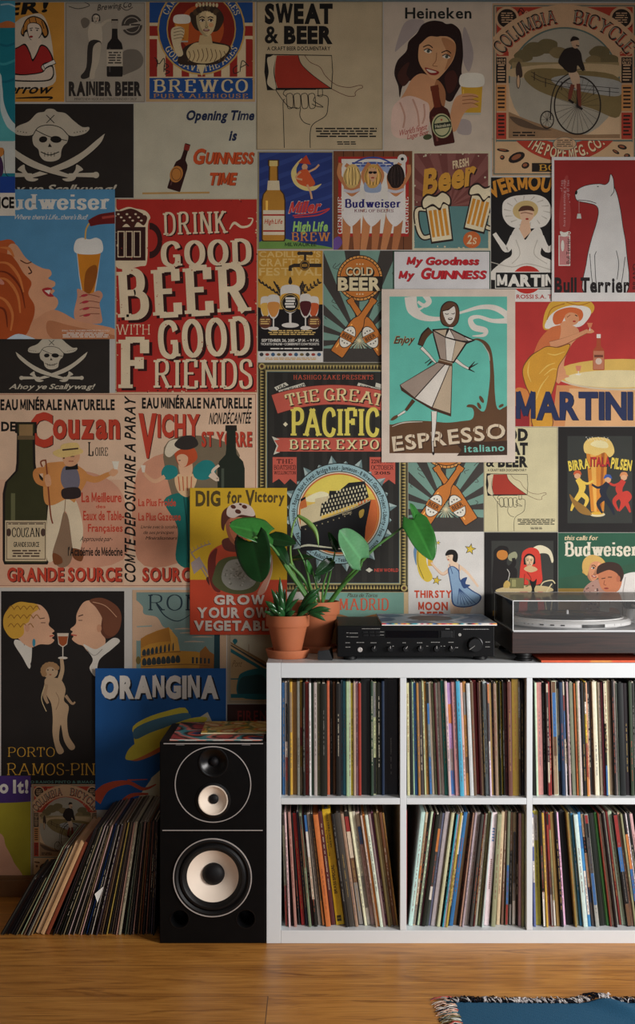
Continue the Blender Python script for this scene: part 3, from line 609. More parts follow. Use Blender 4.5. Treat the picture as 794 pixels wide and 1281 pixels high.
    a.bottle(342, 301, 342, 201, 27, (186, 132, 52), None, (70, 50, 30), .34); a.R(329, 263, 355.5, 294, (222, 208, 180)); a.R(329, 268, 355.5, 270, RED); a.R(329, 288, 355.5, 290, RED); a.T('High Life', 330.5, 274, 354, 280, (190, 80, 50), 'b', .2); a.P([(335, 226), (349, 226), (350, 238), (334, 238)], (220, 205, 170)); a.R(337, 201, 347, 208, (214, 190, 120))
    a.B([(378, 198), (370, 205), (364, 216), (368, 230), (380, 238), (393, 238), (402, 230), (392, 233), (380, 230), (372, 220), (371, 210)], (224, 204, 132))
    a.E(381, 209, 3.6, 4, SKIN); a.P([(373, 204), (389, 206), (383, 194)], (190, 70, 44)); a.B([(374, 214), (384, 212), (389, 220), (394, 230), (386, 234), (374, 230), (370, 222)], (206, 92, 50)); a.S([(386, 215), (394, 211), (399, 206)], 2.4, SKIN); a.S([(384, 231), (388, 240), (390, 249)], 2.4, SKIN); a.S([(376, 215), (370, 222), (378, 225)], 2.2, SKIN)
    a.T('Miller', 359.5, 251, 405, 266, WH, 'x', .35, 4, .05); a.T('Miller', 360, 251.5, 404.5, 265.5, (200, 66, 62), 'x', .35, 4, .05); a.S([(366, 270), (395, 266), (412, 261), (398, 269), (368, 272)], 1.6, (200, 66, 62))
    a.T('High Life', 366, 277, 411, 289, (160, 206, 112), 'x', .12, gap=.06); a.T('BREW', 364.5, 291, 413, 301.5, (206, 134, 70), 'S', gap=.14); a.T('MILWAUKEE', 356, 303.5, 396, 308, (45, 60, 40), 'b', .1)
    a.build('poster', 'dark blue beer poster with a bottle and a red figure on a crescent moon')
    a = Art(417, 189, 515.5, 312.5, (120, 72, 46))
    for i in range(9): a.line([(417+i*12.5, 189), (417+i*12.5, 312.5)], (70, 42, 30), 1)
    a.R(423, 196, 511, 296, RED); a.R(427, 199, 507, 292, WH); a.ring(466, 236, 38, 40, (60, 80, 150), 10, 170); a.ring(466, 236, 26, 34, (150, 165, 200), 10, 170); a.micro(440, 203, 492, 210, 2, (60, 80, 150))
    a.T('GENUINE', 402, 267, 448, 272, WH, 'S', 0, 90); a.T('GENUINE', 485, 267, 531, 272, WH, 'S', 0, 90)
    for x, hc, dx, bk in ((440, (212, 178, 110), -1, 1), (466, (205, 160, 86), 0, 0), (495, (46, 34, 30), 1, 1)):
        s1 = (196, 130, 84)
        a.S([(x-8, 232), (x-12+dx*4, 218), (x-4+dx*10, 204)], 5, s1); a.S([(x+8, 232), (x+12+dx*4, 218), (x+4+dx*12, 206)], 5, s1)
        a.B([(x-10, 228), (x, 225), (x+10, 228), (x+8, 250), (x+9, 265), (x-9, 265), (x-8, 250)], s1)
        a.S([(x-6, 262), (x-9-dx*2, 290), (x-12-dx*4, 314)], [11, 10, 7], s1); a.S([(x+5, 262), (x+4-dx*2, 290), (x+2-dx*4, 314)], [11, 10, 7], (180, 114, 72))
        a.B([(x-10, 240 if bk else 232), (x, 246 if bk else 238), (x+10, 240 if bk else 232), (x+9, 256), (x+12, 270), (x+2, 282), (x-4, 282), (x-12, 270), (x-9, 256)], (226, 220, 214)); 
        if bk: a.S([(x-10, 238), (x, 240), (x+10, 237)], 3.5, (200, 198, 205))
        else: a.B([(x-10, 228), (x-5, 233), (x, 232), (x+5, 233), (x+10, 228), (x+9, 240), (x-9, 240)], (150, 165, 190))
        a.B([(x-8, 230), (x-11, 222), (x-8, 212), (x-2, 206), (x+4, 206), (x+9, 212), (x+11, 222), (x+8, 230), (x+3, 235), (x-4, 235)], hc)
        lo, hi = tuple(int(v*.62) for v in hc), tuple(min(255, int(v*1.2+10)) for v in hc)
        for i in range(9): a.S([(x-6+i*1.6, 209+abs(i-4)*.6), (x-9+i*2.2+(i % 3), 220), (x-7+i*1.9, 232-abs(i-4)*.5)], .9, (lo, hi)[i % 2])
        if not bk:
            a.B([(x-5.5, 218), (x-4.5, 212), (x, 210), (x+4.5, 212), (x+5.5, 218), (x+3, 225), (x, 228), (x-3, 225)], SKIN); a.E(x-2.6, 216, 2.5, 1.7, K0); a.E(x+2.6, 216, 2.5, 1.7, K0); a.line([(x-5, 215), (x+5, 215)], K0, .7); a.E(x, 222.5, 2.2, .9, (160, 50, 45))
    a.T('Budweiser', 431, 249.5, 501, 259.5, (44, 40, 110), 'H', gap=.08); a.T('KING OF BEERS', 443, 262, 492, 265.5, (120, 60, 70), 'S'); a.E(503, 199, 6, 6, WH); a.E(503, 199, 2, 2, K0); a.B([(417, 300), (424, 296), (428, 304), (422, 312), (417, 312)], (110, 80, 150))
    a.build('poster', 'photo poster of three women in white swimsuits lying on a beach towel')
    a = Art(515.5, 189, 613, 313, (205, 195, 165)); a.cl = (518, 192, 610.5, 310.5); a.R(518, 192, 610.5, 310.5, (92, 132, 130)); a.R(518, 192, 610.5, 258, (118, 68, 62))
    for i in range(10): t = -.1-i*.34; a.P([(563, 258), (563+130*math.cos(t), 258+130*math.sin(t)), (563+130*math.cos(t-.17), 258+130*math.sin(t-.17))], (136, 86, 78))
    a.cl = a.r; a.T('FRESH', 565, 199.5, 587, 209, CRM, 'x', .15, 12)
    for o, c, f in (((1.4, 1.6), (50, 30, 26), 'x'), ((0, 0), (206, 150, 60), 'x')):
        a.T('Beer', 524+o[0], 205+o[1], 601+o[0], 236+o[1], c, f, .3, 13, .02)
    mug(a, 578+21, 263, 26, 50, 14, (206, 140, 50), (46, 34, 30), (226, 212, 176)); a.r and mug(a, 549, 275, 27, 52, -8.0, (206, 140, 50), (46, 34, 30), (226, 212, 176))
    a.E(590, 300, 11, 10.5, (196, 102, 52)); a.T('2s', 583.5, 294, 597, 305, CRM, 'S', .15); a.wear((205, 195, 165), 90, 5, 7, 2.4)
    a.build('poster', 'teal and brown retro poster with two clinking beer mugs and a price disc')
    a = Art(614, 222, 701, 377.5, (222, 217, 210)); a.R(614, 222, 701, 362, (30, 27, 26)); a.R(613, 365, 701, 378, (222, 217, 210))
    a.TA('VERMOUTH', 660, 330, 93, 19, 119, 58, (206, 140, 52), 'x', .06, ky=1)
    a.B([(628, 262), (630, 252), (640, 246), (655, 244), (672, 244), (684, 250), (690, 264), (686, 277), (678, 284), (660, 286), (640, 284), (630, 274)], (228, 222, 210))
    for i in range(14): t = i*2*PI/14; a.S([(659+20*math.cos(t), 264+14*math.sin(t)), (659+29*math.cos(t+.1), 264+19*math.sin(t+.1))], [.6, 1.6], (190, 182, 168))
    a.E(657, 263, 16, 12, (206, 178, 120), -8); a.B([(650, 263), (656, 259), (666, 262), (667, 272), (660, 278), (653, 276), (650, 270)], (222, 182, 150)); a.B([(648, 264), (653, 258), (664, 258), (668, 264), (660, 263), (653, 264)], (90, 55, 40)); a.S([(651, 267), (657, 266), (666, 268)], 1.2, (150, 100, 80)); a.E(659, 274, 2, 1.2, RED)
    a.P([(652, 276), (662, 277), (664, 290), (654, 300), (649, 288)], (222, 182, 150)); a.B([(646, 284), (653, 294), (657, 300), (664, 290), (674, 284), (680, 300), (676, 318), (690, 326), (702, 336), (702, 350), (614, 350), (614, 340), (630, 326), (640, 318), (638, 298)], (224, 218, 206))
    a.S([(642, 296), (634, 312), (626, 304), (618, 292)], [8, 8, 6, 5], (226, 220, 208)); a.S([(676, 296), (684, 312), (694, 306), (704, 294)], [8, 8, 6, 5], (226, 220, 208)); a.S([(645, 300), (650, 318), (640, 330)], 1, (186, 178, 164)); a.S([(672, 300), (668, 318), (684, 330)], 1, (186, 178, 164)); a.S([(614, 328), (640, 334), (660, 330), (690, 338)], 1, (186, 178, 164))
    a.E(659, 350, 19, 17.5, (190, 48, 38)); a.R(619, 340, 701, 361, WH); a.R(620, 341, 701, 360, (26, 24, 24)); a.T('MARTINI', 621.5, 343.5, 697, 357.5, WH, 'z', gap=.05); a.T('& ROSSI S.A. TORINO', 638, 368.5, 717, 373.5, (178, 50, 46), 'b', gap=.08)
    a.build('poster', 'black aperitif poster of a woman in white with an enormous feathered hat')
    a = Art(689.5, 197, 815, 377.5, (222, 218, 214)); a.cl = (692.5, 201, 812, 366.5); a.R(692, 201, 812, 367, (152, 42, 40))
    dog = [(720, 240), (727, 235), (737, 232), (749, 231), (756, 232), (761, 228), (763, 219), (766, 225), (767, 234), (771, 245), (775, 264), (778, 285), (782, 312), (782, 368), (731, 368), (733, 330), (738, 305), (746, 278), (748, 264), (744, 257), (733, 254), (722, 251.5), (719, 246)]
    a.S(dog + [dog[0]], 1.6, (40, 35, 35)); a.B(dog, (216, 214, 210), 4); a.E(720, 241.5, 1.5, 2.6, K0, 10); a.E(747, 234, 1.2, .6, K0); a.line([(722, 251), (735, 252), (745, 255)], K0, .8); a.line([(763, 246), (767, 240), (767, 232)], K0, .8)
    for p in ([(737, 318), (739, 345), (742, 366)], [(743, 320), (745, 315)], [(743, 320), (744, 345), (746, 366)], [(770, 314), (773, 330), (771, 350)], [(781, 322), (778, 345), (775, 362)]): a.line(p, (50, 50, 52), .8)
    a.line([(723.5, 250), (723.5, 268)], (190, 150, 145), .5); a.P([(721.5, 268), (725.5, 268), (726.5, 274), (720.5, 274)], (200, 205, 196))
    a.R(698, 295, 712.5, 333, WH); a.R(699, 296, 711.5, 332, (196, 130, 128)); a.T('Bull Terrier', 694, 312, 726, 316.5, K0, 'r', 0, 90); a.E(703, 308, 2, 7, WH); a.B([(700, 290), (710, 290), (708, 296), (702, 296)], WH); a.ring(711, 292, 1.2, 2, WH)
    for i in range(2): a.T('hot steaming cup of tea', 673+i*7, 253, 731+i*7, 257, (205, 160, 158), 'r', 0, 90, .2)
    a.B([(700, 288), (699, 260), (703, 235), (706, 222), (710, 222), (708, 240), (713, 262), (711, 288)], (166, 66, 62)); a.T('hot steaming cup', 676, 253, 734, 256, (205, 160, 158), 'r', 0, 90, .2)
    a.T('Bull Terrier', 693, 347.5, 786.5, 366, (38, 32, 32), 'x', 0, 0, .1); a.T('BRAND', 777, 344, 809, 349, (70, 30, 30), 'b', 0, 90); a.cl = a.r
    a.build('poster', 'dark red poster of a seated white dog with a tea tag in its mouth', .006)
    # ---- left middle
    a = Art(-40, 237.5, 144, 424.5, (88, 146, 184)); a.T('Budweiser', -4, 244, 137.5, 262, (222, 218, 208), 'H', gap=.06); a.T("Where there's Life...there's Bud!", 17, 269, 111, 275, WH, 'r', .4, gap=.06)
    a.B([(-40, 296), (-6, 302), (12, 300), (20, 306), (22, 322), (14, 340), (-40, 360)], (190, 92, 46))
    a.B([(10, 312), (20, 306), (32, 322), (42, 330), (54, 336), (63, 338), (65, 344), (61, 349), (69, 353), (69, 358), (65, 361), (69, 364), (66, 369), (72, 374), (73, 381), (68, 388), (56, 392), (46, 400), (30, 404), (20, 380), (12, 350)], (218, 160, 122))
    a.B([(44, 400), (56, 392), (68, 388), (80, 392), (100, 402), (144, 412), (144, 426), (60, 426), (20, 424), (30, 404)], (210, 150, 112)); a.B([(60, 402), (90, 408), (144, 420), (144, 426), (70, 426)], (186, 122, 84))
    a.B([(-40, 320), (8, 318), (20, 326), (30, 342), (40, 354), (36, 368), (44, 384), (40, 404), (24, 424), (-40, 424)], (176, 80, 36))
    for p in ([(-10, 330), (10, 330), (24, 346), (30, 366)], [(-10, 350), (8, 350), (22, 368), (26, 392)], [(-20, 372), (4, 374), (16, 392), (14, 414)], [(0, 310), (12, 312), (18, 322)]): a.S(p, [1, 4, 2], (212, 124, 66))
    for p in ([(-10, 340), (10, 342), (26, 360), (32, 386)], [(-10, 384), (6, 388), (10, 410)]): a.S(p, [1, 3, 1], (120, 48, 24))
    a.S([(36, 334), (40, 341), (36, 343)], 1.6, (70, 40, 30)); a.S([(26, 326), (34, 330), (40, 328)], 1.4, (100, 55, 35)); a.B([(53, 363), (60, 360), (66, 362), (63, 366), (68, 371), (60, 371)], (176, 50, 52)); a.P([(56, 364), (64, 363), (62, 369)], (232, 222, 210)); a.E(0, 352, 7, 3, (212, 140, 120), 35); a.B([(10, 424), (24, 418), (44, 424), (40, 426), (10, 426)], (200, 215, 225))
    a.P([(95, 303), (128, 303), (123, 345), (118, 376), (104, 376), (99, 345)], (200, 205, 205)); a.P([(97, 316), (126.5, 316), (122, 345), (117, 372), (105, 372), (100, 345)], (206, 130, 38)); a.B([(108, 340), (120, 332), (122, 345), (114, 366), (106, 366)], (150, 84, 26)); a.B([(94, 316), (95, 302), (103, 298), (112, 300), (121, 298), (128, 303), (128, 316), (112, 319)], (228, 226, 218))
    a.S([(144, 273), (126, 275), (112, 280)], [15, 13, 8], (110, 30, 28)); a.S([(144, 271), (128, 273)], 3, (170, 70, 60)); a.S([(112, 280), (108, 288), (107, 300)], 2, (214, 170, 90))
    a.B([(97, 372), (97, 362), (104, 364), (112, 368), (124, 364), (129, 370), (125, 380), (127, 392), (126, 405), (98, 402), (93, 392)], (206, 148, 118))
    for i in range(4): a.S([(100, 372+i*8), (112, 369+i*8), (125, 372+i*7)], 1, (140, 84, 66)); a.E(106+i, 370+i*8.2, 4.5, 1.7, (176, 54, 64), -12)
    a.T('SMALL TALK. ONE BEER PRINCIPLE TELLS YOU', 78, 413, 137, 415, WH, 'r'); a.micro(78, 416.5, 138, 423.5, 3, WH, .5)
    a.build('poster', 'sky blue photo poster of an auburn-haired woman gazing at a poured glass', .006)
    a = Art(144.5, 248.5, 322, 491.5, (196, 168, 130)); a.R(145.5, 249.5, 321, 490.5, (178, 48, 40)); sh = (52, 22, 20); c = (226, 206, 172)
    a.B([(143, 262), (148, 263), (160, 259), (170, 261), (182, 264), (188, 272), (185, 282), (184, 326), (176, 333), (143, 331)], c); a.R(143, 284, 182, 326, (58, 28, 26)); a.B([(143, 284), (143, 266), (152, 264), (164, 261), (176, 266), (184, 272), (180, 282), (172, 278), (166, 286), (158, 280), (150, 286)], (74, 36, 30))
    for i in range(10): a.E(148+i*3.6, 268+(i % 3)*4, 1.6, 1.2, c)
    for i in range(3): a.frame(147+i*10, 289, 156+i*10, 322, 1.2, c); a.R(149.5+i*10, 292, 153.5+i*10, 319, (40, 20, 20))
    a.ring(187, 301, 10, 16, (58, 28, 26), -90, 90, 1.4)
    a.T('DRINK', 204, 265.5, 284.5, 292.5, c, 'S', 0, 2, .12, sh=(sh, 1.5, 1.2)); a.S([(287, 287), (293, 279), (302, 284), (312, 282), (316, 274), (310, 273)], [1, 3.5, 3, 2.5, 1.5, 1], c)
    a.T('GOOD', 201, 302, 314.5, 331, c, 'H', 0, 2, .1, sh=(sh, 3, 2)); a.T('BEER', 146, 336, 313, 393, c, 'H', 0, 3, .1, sh=(sh, 4.5, 3.5)); a.T('WITH', 145.5, 406, 187.5, 418.5, c, 'T', 0, 0, .12)
    a.T('GOOD', 197.5, 401, 313, 444, c, 'H', 0, 3, .1, sh=(sh, 4, 3)); a.T('F', 148, 425, 186.5, 485.5, c, 'H', sh=(sh, 4, 3)); a.T('RIENDS', 192, 450.5, 315.5, 485, c, 'S', 0, 0, .1, sh=(sh, 1.8, 1.5))
    a.wear((70, 30, 28), 40, 8, 5, 1.6); a.wear((210, 185, 150), 70, 2, 3, 2)
    rd2 = random.Random(5)
    for i in range(90):
        x, y = rd2.uniform(150, 315), rd2.uniform(262, 486); a.E(x, y, rd2.uniform(.3, 1), rd2.uniform(.3, 1), (172, 60, 48), 0, 6)
    a.build('poster', 'big red poster in distressed cream lettering with a foaming mug in its corner')
    a = Art(-6, 420, 137, 492, (46, 41, 37)); a.tf = (.66, 64.5-63*.66, .63, 440-167*.63); skull_art(a); a.tf = (1, 0, 1, 0)
    a.build('poster', 'smaller black flag poster with skull and cutlasses below the blue photo poster')
    # ---- centre column
    a = Art(322.5, 313.5, 403.5, 453, (28, 24, 24)); a.R(322.5, 313.5, 403.5, 392, (196, 146, 58)); pl = (216, 182, 112)
    a.P([(322.5, 392)]+[(322.5+i*9, 384+4*math.sin(i*1.3)) for i in range(10)]+[(403.5, 392)], (28, 24, 24)); a.B([(330, 345), (360, 338), (400, 345), (403, 380), (322, 384)], (204, 158, 72))
    a.T("CADILLAC'S", 324, 314.5, 401, 321.5, pl, 'b'); a.T('CRAFT BEER', 324, 323.5, 402, 333, pl, 'b'); a.T('FESTIVAL', 324, 335, 402, 344.5, pl, 'b')
    dk = (52, 44, 38); a.S([(363, 339), (363, 334), (368, 332), (402, 332)], 4.5, dk, False); a.R(373, 315, 390.5, 319, dk); a.E(374, 317, 2.4, 2.4, dk); a.E(389, 317, 2.4, 2.4, dk); a.R(380, 318, 383, 328, dk); a.E(381, 332, 6.5, 6.5, dk); a.ring(381, 332, 5, 5.6, (196, 146, 58)); a.T('BEER', 377.5, 330.5, 384.5, 333.5, (196, 146, 58), 'b'); a.B([(363, 346), (365.5, 353), (363, 356), (360.5, 353)], dk)
    for sg in (-1, 1):
        for j in range(2):
            x0, y0 = 362+sg*(8+j*1), 372; x1, y1 = 362+sg*(26-j*0+ (12 if j == 0 else 2)), 352+j*3
            if j: x1 = 362+sg*18
            a.line([(x0, y0), (x1, y1)], dk, .8)
            for t in range(6):
                u = .2+t*.15; x, y = x0+(x1-x0)*u, y0+(y1-y0)*u
                a.E(x-1, y-2, 1.1, 2.6, dk, sg*10-20); a.E(x+1.5, y+1, 1.1, 2.6, dk, sg*70)
    for cx, y0, w, h, b in ((332, 372, 12, 40, (216, 170, 80)), (342, 370, 15, 44, (206, 140, 70)), (392, 372, 13, 40, (196, 90, 50)), (382, 369, 14, 44, (80, 30, 34)), (363, 358, 24, 52, (214, 160, 60))):
        a.B([(cx-w*.42, y0), (cx+w*.42, y0), (cx+w*.5, y0+h*.3), (cx+w*.36, y0+h*.55), (cx, y0+h*.66), (cx-w*.36, y0+h*.55), (cx-w*.5, y0+h*.3)], (214, 208, 198)); a.B([(cx-w*.44, y0+h*.2), (cx+w*.44, y0+h*.2), (cx+w*.4, y0+h*.45), (cx, y0+h*.62), (cx-w*.4, y0+h*.45)], b); a.R(cx-w*.06, y0+h*.6, cx+w*.06, y0+h*.92, (214, 208, 198)); a.E(cx, y0+h*.94, w*.45, h*.06, (214, 208, 198))
    a.E(363, 379, 11.5, 12, (28, 24, 24)); a.ring(363, 379, 10, 10.6, pl); a.micro(356, 372, 370, 386, 4, WH, .7)
    for x in (331.5, 393): a.E(x, 403, 8, 8, (100, 58, 40)); a.micro(x-6, 399, x+6, 407, 3, pl, .5)
    a.micro(334, 413, 396, 420, 3, pl); a.T('SEPTEMBER 26, 2015 • 3P.M. – 9 P.M.', 327, 424, 399, 427.5, WH, 'b'); a.T('TICKETS ONLINE • CCBEERFEST.COM/TICKETS', 326, 429, 399, 431.8, WH, 'b'); a.micro(336, 435.5, 394, 438, 1, WH)
    a.R(322.5, 439.5, 403.5, 453, (214, 210, 202))
    for i in range(11): a.E(327+i*7.2, 443.5, 2.6, 1.8 if i % 2 else 2.4, [(60, 60, 62), (150, 60, 50), (60, 90, 120), (120, 100, 60)][i % 4], 0, 8)
    a.micro(330, 447.5, 398, 451, 2, GOLD)
    a.build('poster', 'gold and black craft festival poster with five stemmed beer glasses')
    a = Art(404.5, 313.5, 500, 453, (66, 61, 57)); crossed_art(a); a.build('poster', 'dark teal-rayed poster of two crossed orange bottles under a round badge')
    a = Art(491.5, 313.8, 613, 430, (40, 70, 50)); a.R(493, 315, 611.8, 430, (216, 213, 212)); rr = (188, 40, 48)
    a.T('My Goodness', 508, 321.5, 600, 331, rr, 'x', .22, gap=.06, sh=((120, 20, 30), .6, .5)); a.T('My', 498, 339, 519, 348.5, rr, 'x', .22, gap=.06, sh=((120, 20, 30), .6, .5)); a.T('G', 525, 335, 540, 348.5, rr, 'x', .22, sh=((120, 20, 30), .6, .5)); a.T('UINNESS', 538, 338.5, 609, 348.5, rr, 'x', .22, gap=.06, sh=((120, 20, 30), .6, .5))
    a.build('poster', 'white poster with a dark green border and red slanted lettering', .0015)
    espresso()
    more_posters()
def espresso():
    a = Art(477, 362.5, 643.5, 578.5, (216, 200, 184)); tl = (100, 186, 168); br = (98, 68, 44); wt = (222, 214, 202); lt = (160, 142, 128); tn = (188, 168, 142); k = (40, 30, 26)
    a.cl = (486.8, 371.8, 633.3, 567.2); a.R(486, 371, 634, 568, tl)
    a.S([(531, 370), (536, 378), (530, 383), (522, 378)], [7, 7, 5, 3], wt); a.S([(531, 384), (521, 388), (514, 381), (513, 374)], [1, 4, 13, 15], wt); a.S([(513, 372), (516, 388), (530, 398), (552, 399), (578, 391), (600, 385), (618, 386), (632, 394), (634, 401)], [15, 14, 8, 4, 3, 5, 7, 8, 8], wt)
    a.S([(634, 402), (615, 402), (598, 397), (588, 400), (592, 410), (606, 414), (604, 420), (590, 421)], [7, 5, 4, 6, 8, 7, 4, 1], wt)
    a.B([(484, 536), (492, 531), (510, 527), (535, 527), (558, 529), (578, 527), (589, 525), (592, 518), (590, 511), (583, 509.5), (585, 506.5), (592, 507), (598, 512), (602, 515), (606, 513), (609, 500), (612, 472), (611, 448), (606, 434), (598, 427), (590, 425.5), (598, 424), (608, 429), (614, 440), (617, 465), (618, 490), (620, 508), (624, 513), (630, 510), (640, 510), (640, 575), (484, 575)], br)
    for q in ((598.5, 508, 2, 4.5, -25), (601.5, 500, 2.2, 5, -30), (626, 508, 3.5, 1.8, -30)): a.E(*q[:4], br, q[4])
    a.S([(490, 534), (505, 529), (528, 528)], [.6, 1.6, .6], (200, 190, 175)); a.S([(603, 431), (610, 442), (612, 452)], [.4, 1.2, .4], (190, 180, 165)); a.cl = a.r
    a.S([(538, 413), (530, 421), (525, 433)], [9, 9, 7], k); a.S([(538.5, 414), (531, 421), (525.5, 432)], [7, 7, 5.5], (84, 56, 36)); a.S([(526, 435), (535, 444), (541, 451), (545, 455)], [5, 4, 3.4, 2], k); a.S([(526.5, 435.5), (535, 444), (541, 451), (544.5, 454.5)], [3.8, 3, 2.4, 1.2], wt)
    for p in ([(538, 450), (531, 455)], [(539, 452), (534, 458)], [(541, 452), (536, 456.5)]): a.S(p, 1.1, k)
    a.S([(567, 449), (577, 457), (586, 462)], [5.5, 4, 3], k); a.S([(567.5, 449.5), (577, 457), (586, 462)], [4.3, 3, 2], wt)
    for p in ([(585, 462), (593, 466)], [(586, 462), (590, 456)], [(586, 461), (597, 455)], [(586, 461), (593, 453)]): a.S(p, [2.2, .8], k)
    a.P([(540, 412.5), (541, 420), (550, 454), (567, 455), (583, 431), (594, 426.5), (580, 420), (562, 411)], k); a.P([(541.5, 415), (556, 423), (557.5, 451), (550.5, 449)], lt); a.P([(556.5, 423.3), (569, 427), (564, 452.5), (558, 451)], wt); a.P([(569.6, 427), (581.5, 429.5), (566.5, 452.5), (564.5, 452.5)], tn)
    a.P([(541.5, 413.6), (561.5, 412), (579, 420.8), (592, 426.4), (582, 428.6), (560, 424)], k); a.P([(543, 414.2), (558, 413), (556, 421.5)], tn); a.P([(557, 421.8), (561.5, 412.8), (568, 424.8)], wt); a.P([(568.6, 424.8), (563, 413.4), (579, 421.6), (584, 427), (576, 426.6)], lt); a.P([(580, 422.4), (590, 426.3), (585, 427)], wt)
    a.P([(549, 449), (565.5, 453.5), (565, 458.5), (547, 453.5)], br); a.S([(548, 450.5), (565, 455)], .8, tn)
    a.P([(547.5, 453), (565.3, 458), (563.6, 521.5), (540, 513.5), (517.5, 500), (501.5, 489), (499.5, 482)], (70, 46, 32)); a.P([(547, 454.5), (555, 456.5), (518, 497.5), (502, 484.5), (500.6, 482)], lt); a.P([(556, 457), (561, 458), (539.5, 509.5), (519, 498.5)], wt); a.P([(562, 458.3), (564.5, 458.8), (562.5, 517.5), (540.6, 510)], tn)
    a.line([(555.5, 456.5), (518.3, 498.5)], k, .8); a.line([(561.5, 458), (540, 510.5)], k, .8)
    a.S([(517, 501), (507, 514)], [5, 3.6], k); a.S([(517, 501), (507, 514)], [4, 3], (84, 56, 36)); a.S([(506, 515), (495, 522)], [3.6, 2.6], k); a.S([(506, 515), (495, 522)], [2.6, 1.8], wt); a.B([(496, 519.5), (491, 522), (488, 526), (492, 526), (497, 522.5)], br)
    a.P([(561, 405), (566, 405), (566, 412), (561, 411.5)], wt); a.B([(549.5, 398), (551, 385), (557, 378.5), (564, 377.5), (571, 381), (574, 390), (573, 402), (568, 409), (561, 410), (553, 407)], k); a.B([(550.5, 398), (552, 386), (558, 379.5), (564, 378.5), (570, 382), (573, 390), (572, 402), (567.5, 408), (561, 409), (554, 406)], (96, 64, 44)); a.B([(553.5, 390), (560, 389), (567, 384), (569, 392), (567, 401), (562, 406.5), (557, 402)], wt); a.S([(552, 390), (560, 388), (567, 383)], 1, k)
    a.S([(556, 393), (558.5, 394), (560.5, 393)], .9, k); a.S([(564, 393), (566.5, 393.5), (568, 392)], .9, k); a.E(562.5, 399.5, 3, 1.6, (70, 48, 40), -5); a.E(562.5, 399, 2, .6, wt)
    a.T('Enjoy', 492, 421, 520, 430, (80, 52, 34), 'b', .4, 2, .02, sh=((180, 150, 110), -.6, -.5))
    a.T('ESPRESSO', 490.5, 538.5, 632, 556.5, (70, 46, 32), 'b', 0, 7, .12, sh=((70, 46, 32), 1, 1)); a.T('ESPRESSO', 490, 538, 631.5, 556, (216, 198, 170), 'b', 0, 7, .12)
    for i, x in enumerate((494, 513.5, 531, 549, 573, 592, 608, 622)): a.S([(x, 562-i*2.4), (x+1.5, 546-i*2.4)], .9, (110, 80, 56))
    a.S([(542.5, 515), (542, 535), (540.5, 553)], [8, 5.5, 3], k); a.S([(542.5, 515), (542, 535), (540.5, 553)], [6.6, 4.4, 2], wt); a.P([(538.6, 552), (541.6, 552), (543, 568), (541.5, 570), (540, 568)], k); a.P([(539.6, 552), (541, 553), (541.6, 565), (540.4, 566)], wt)
    a.P([(570.5, 556), (578, 554), (633.5, 551.5), (633.5, 569.5), (570.8, 570.5), (576.5, 563)], (62, 42, 30)); a.T('italiano', 580, 556.5, 630, 565, (120, 186, 170), 'b', 0, 2, .14)
    a.build('poster', 'turquoise and cream poster of a slim lady pouring brown coffee', .011)
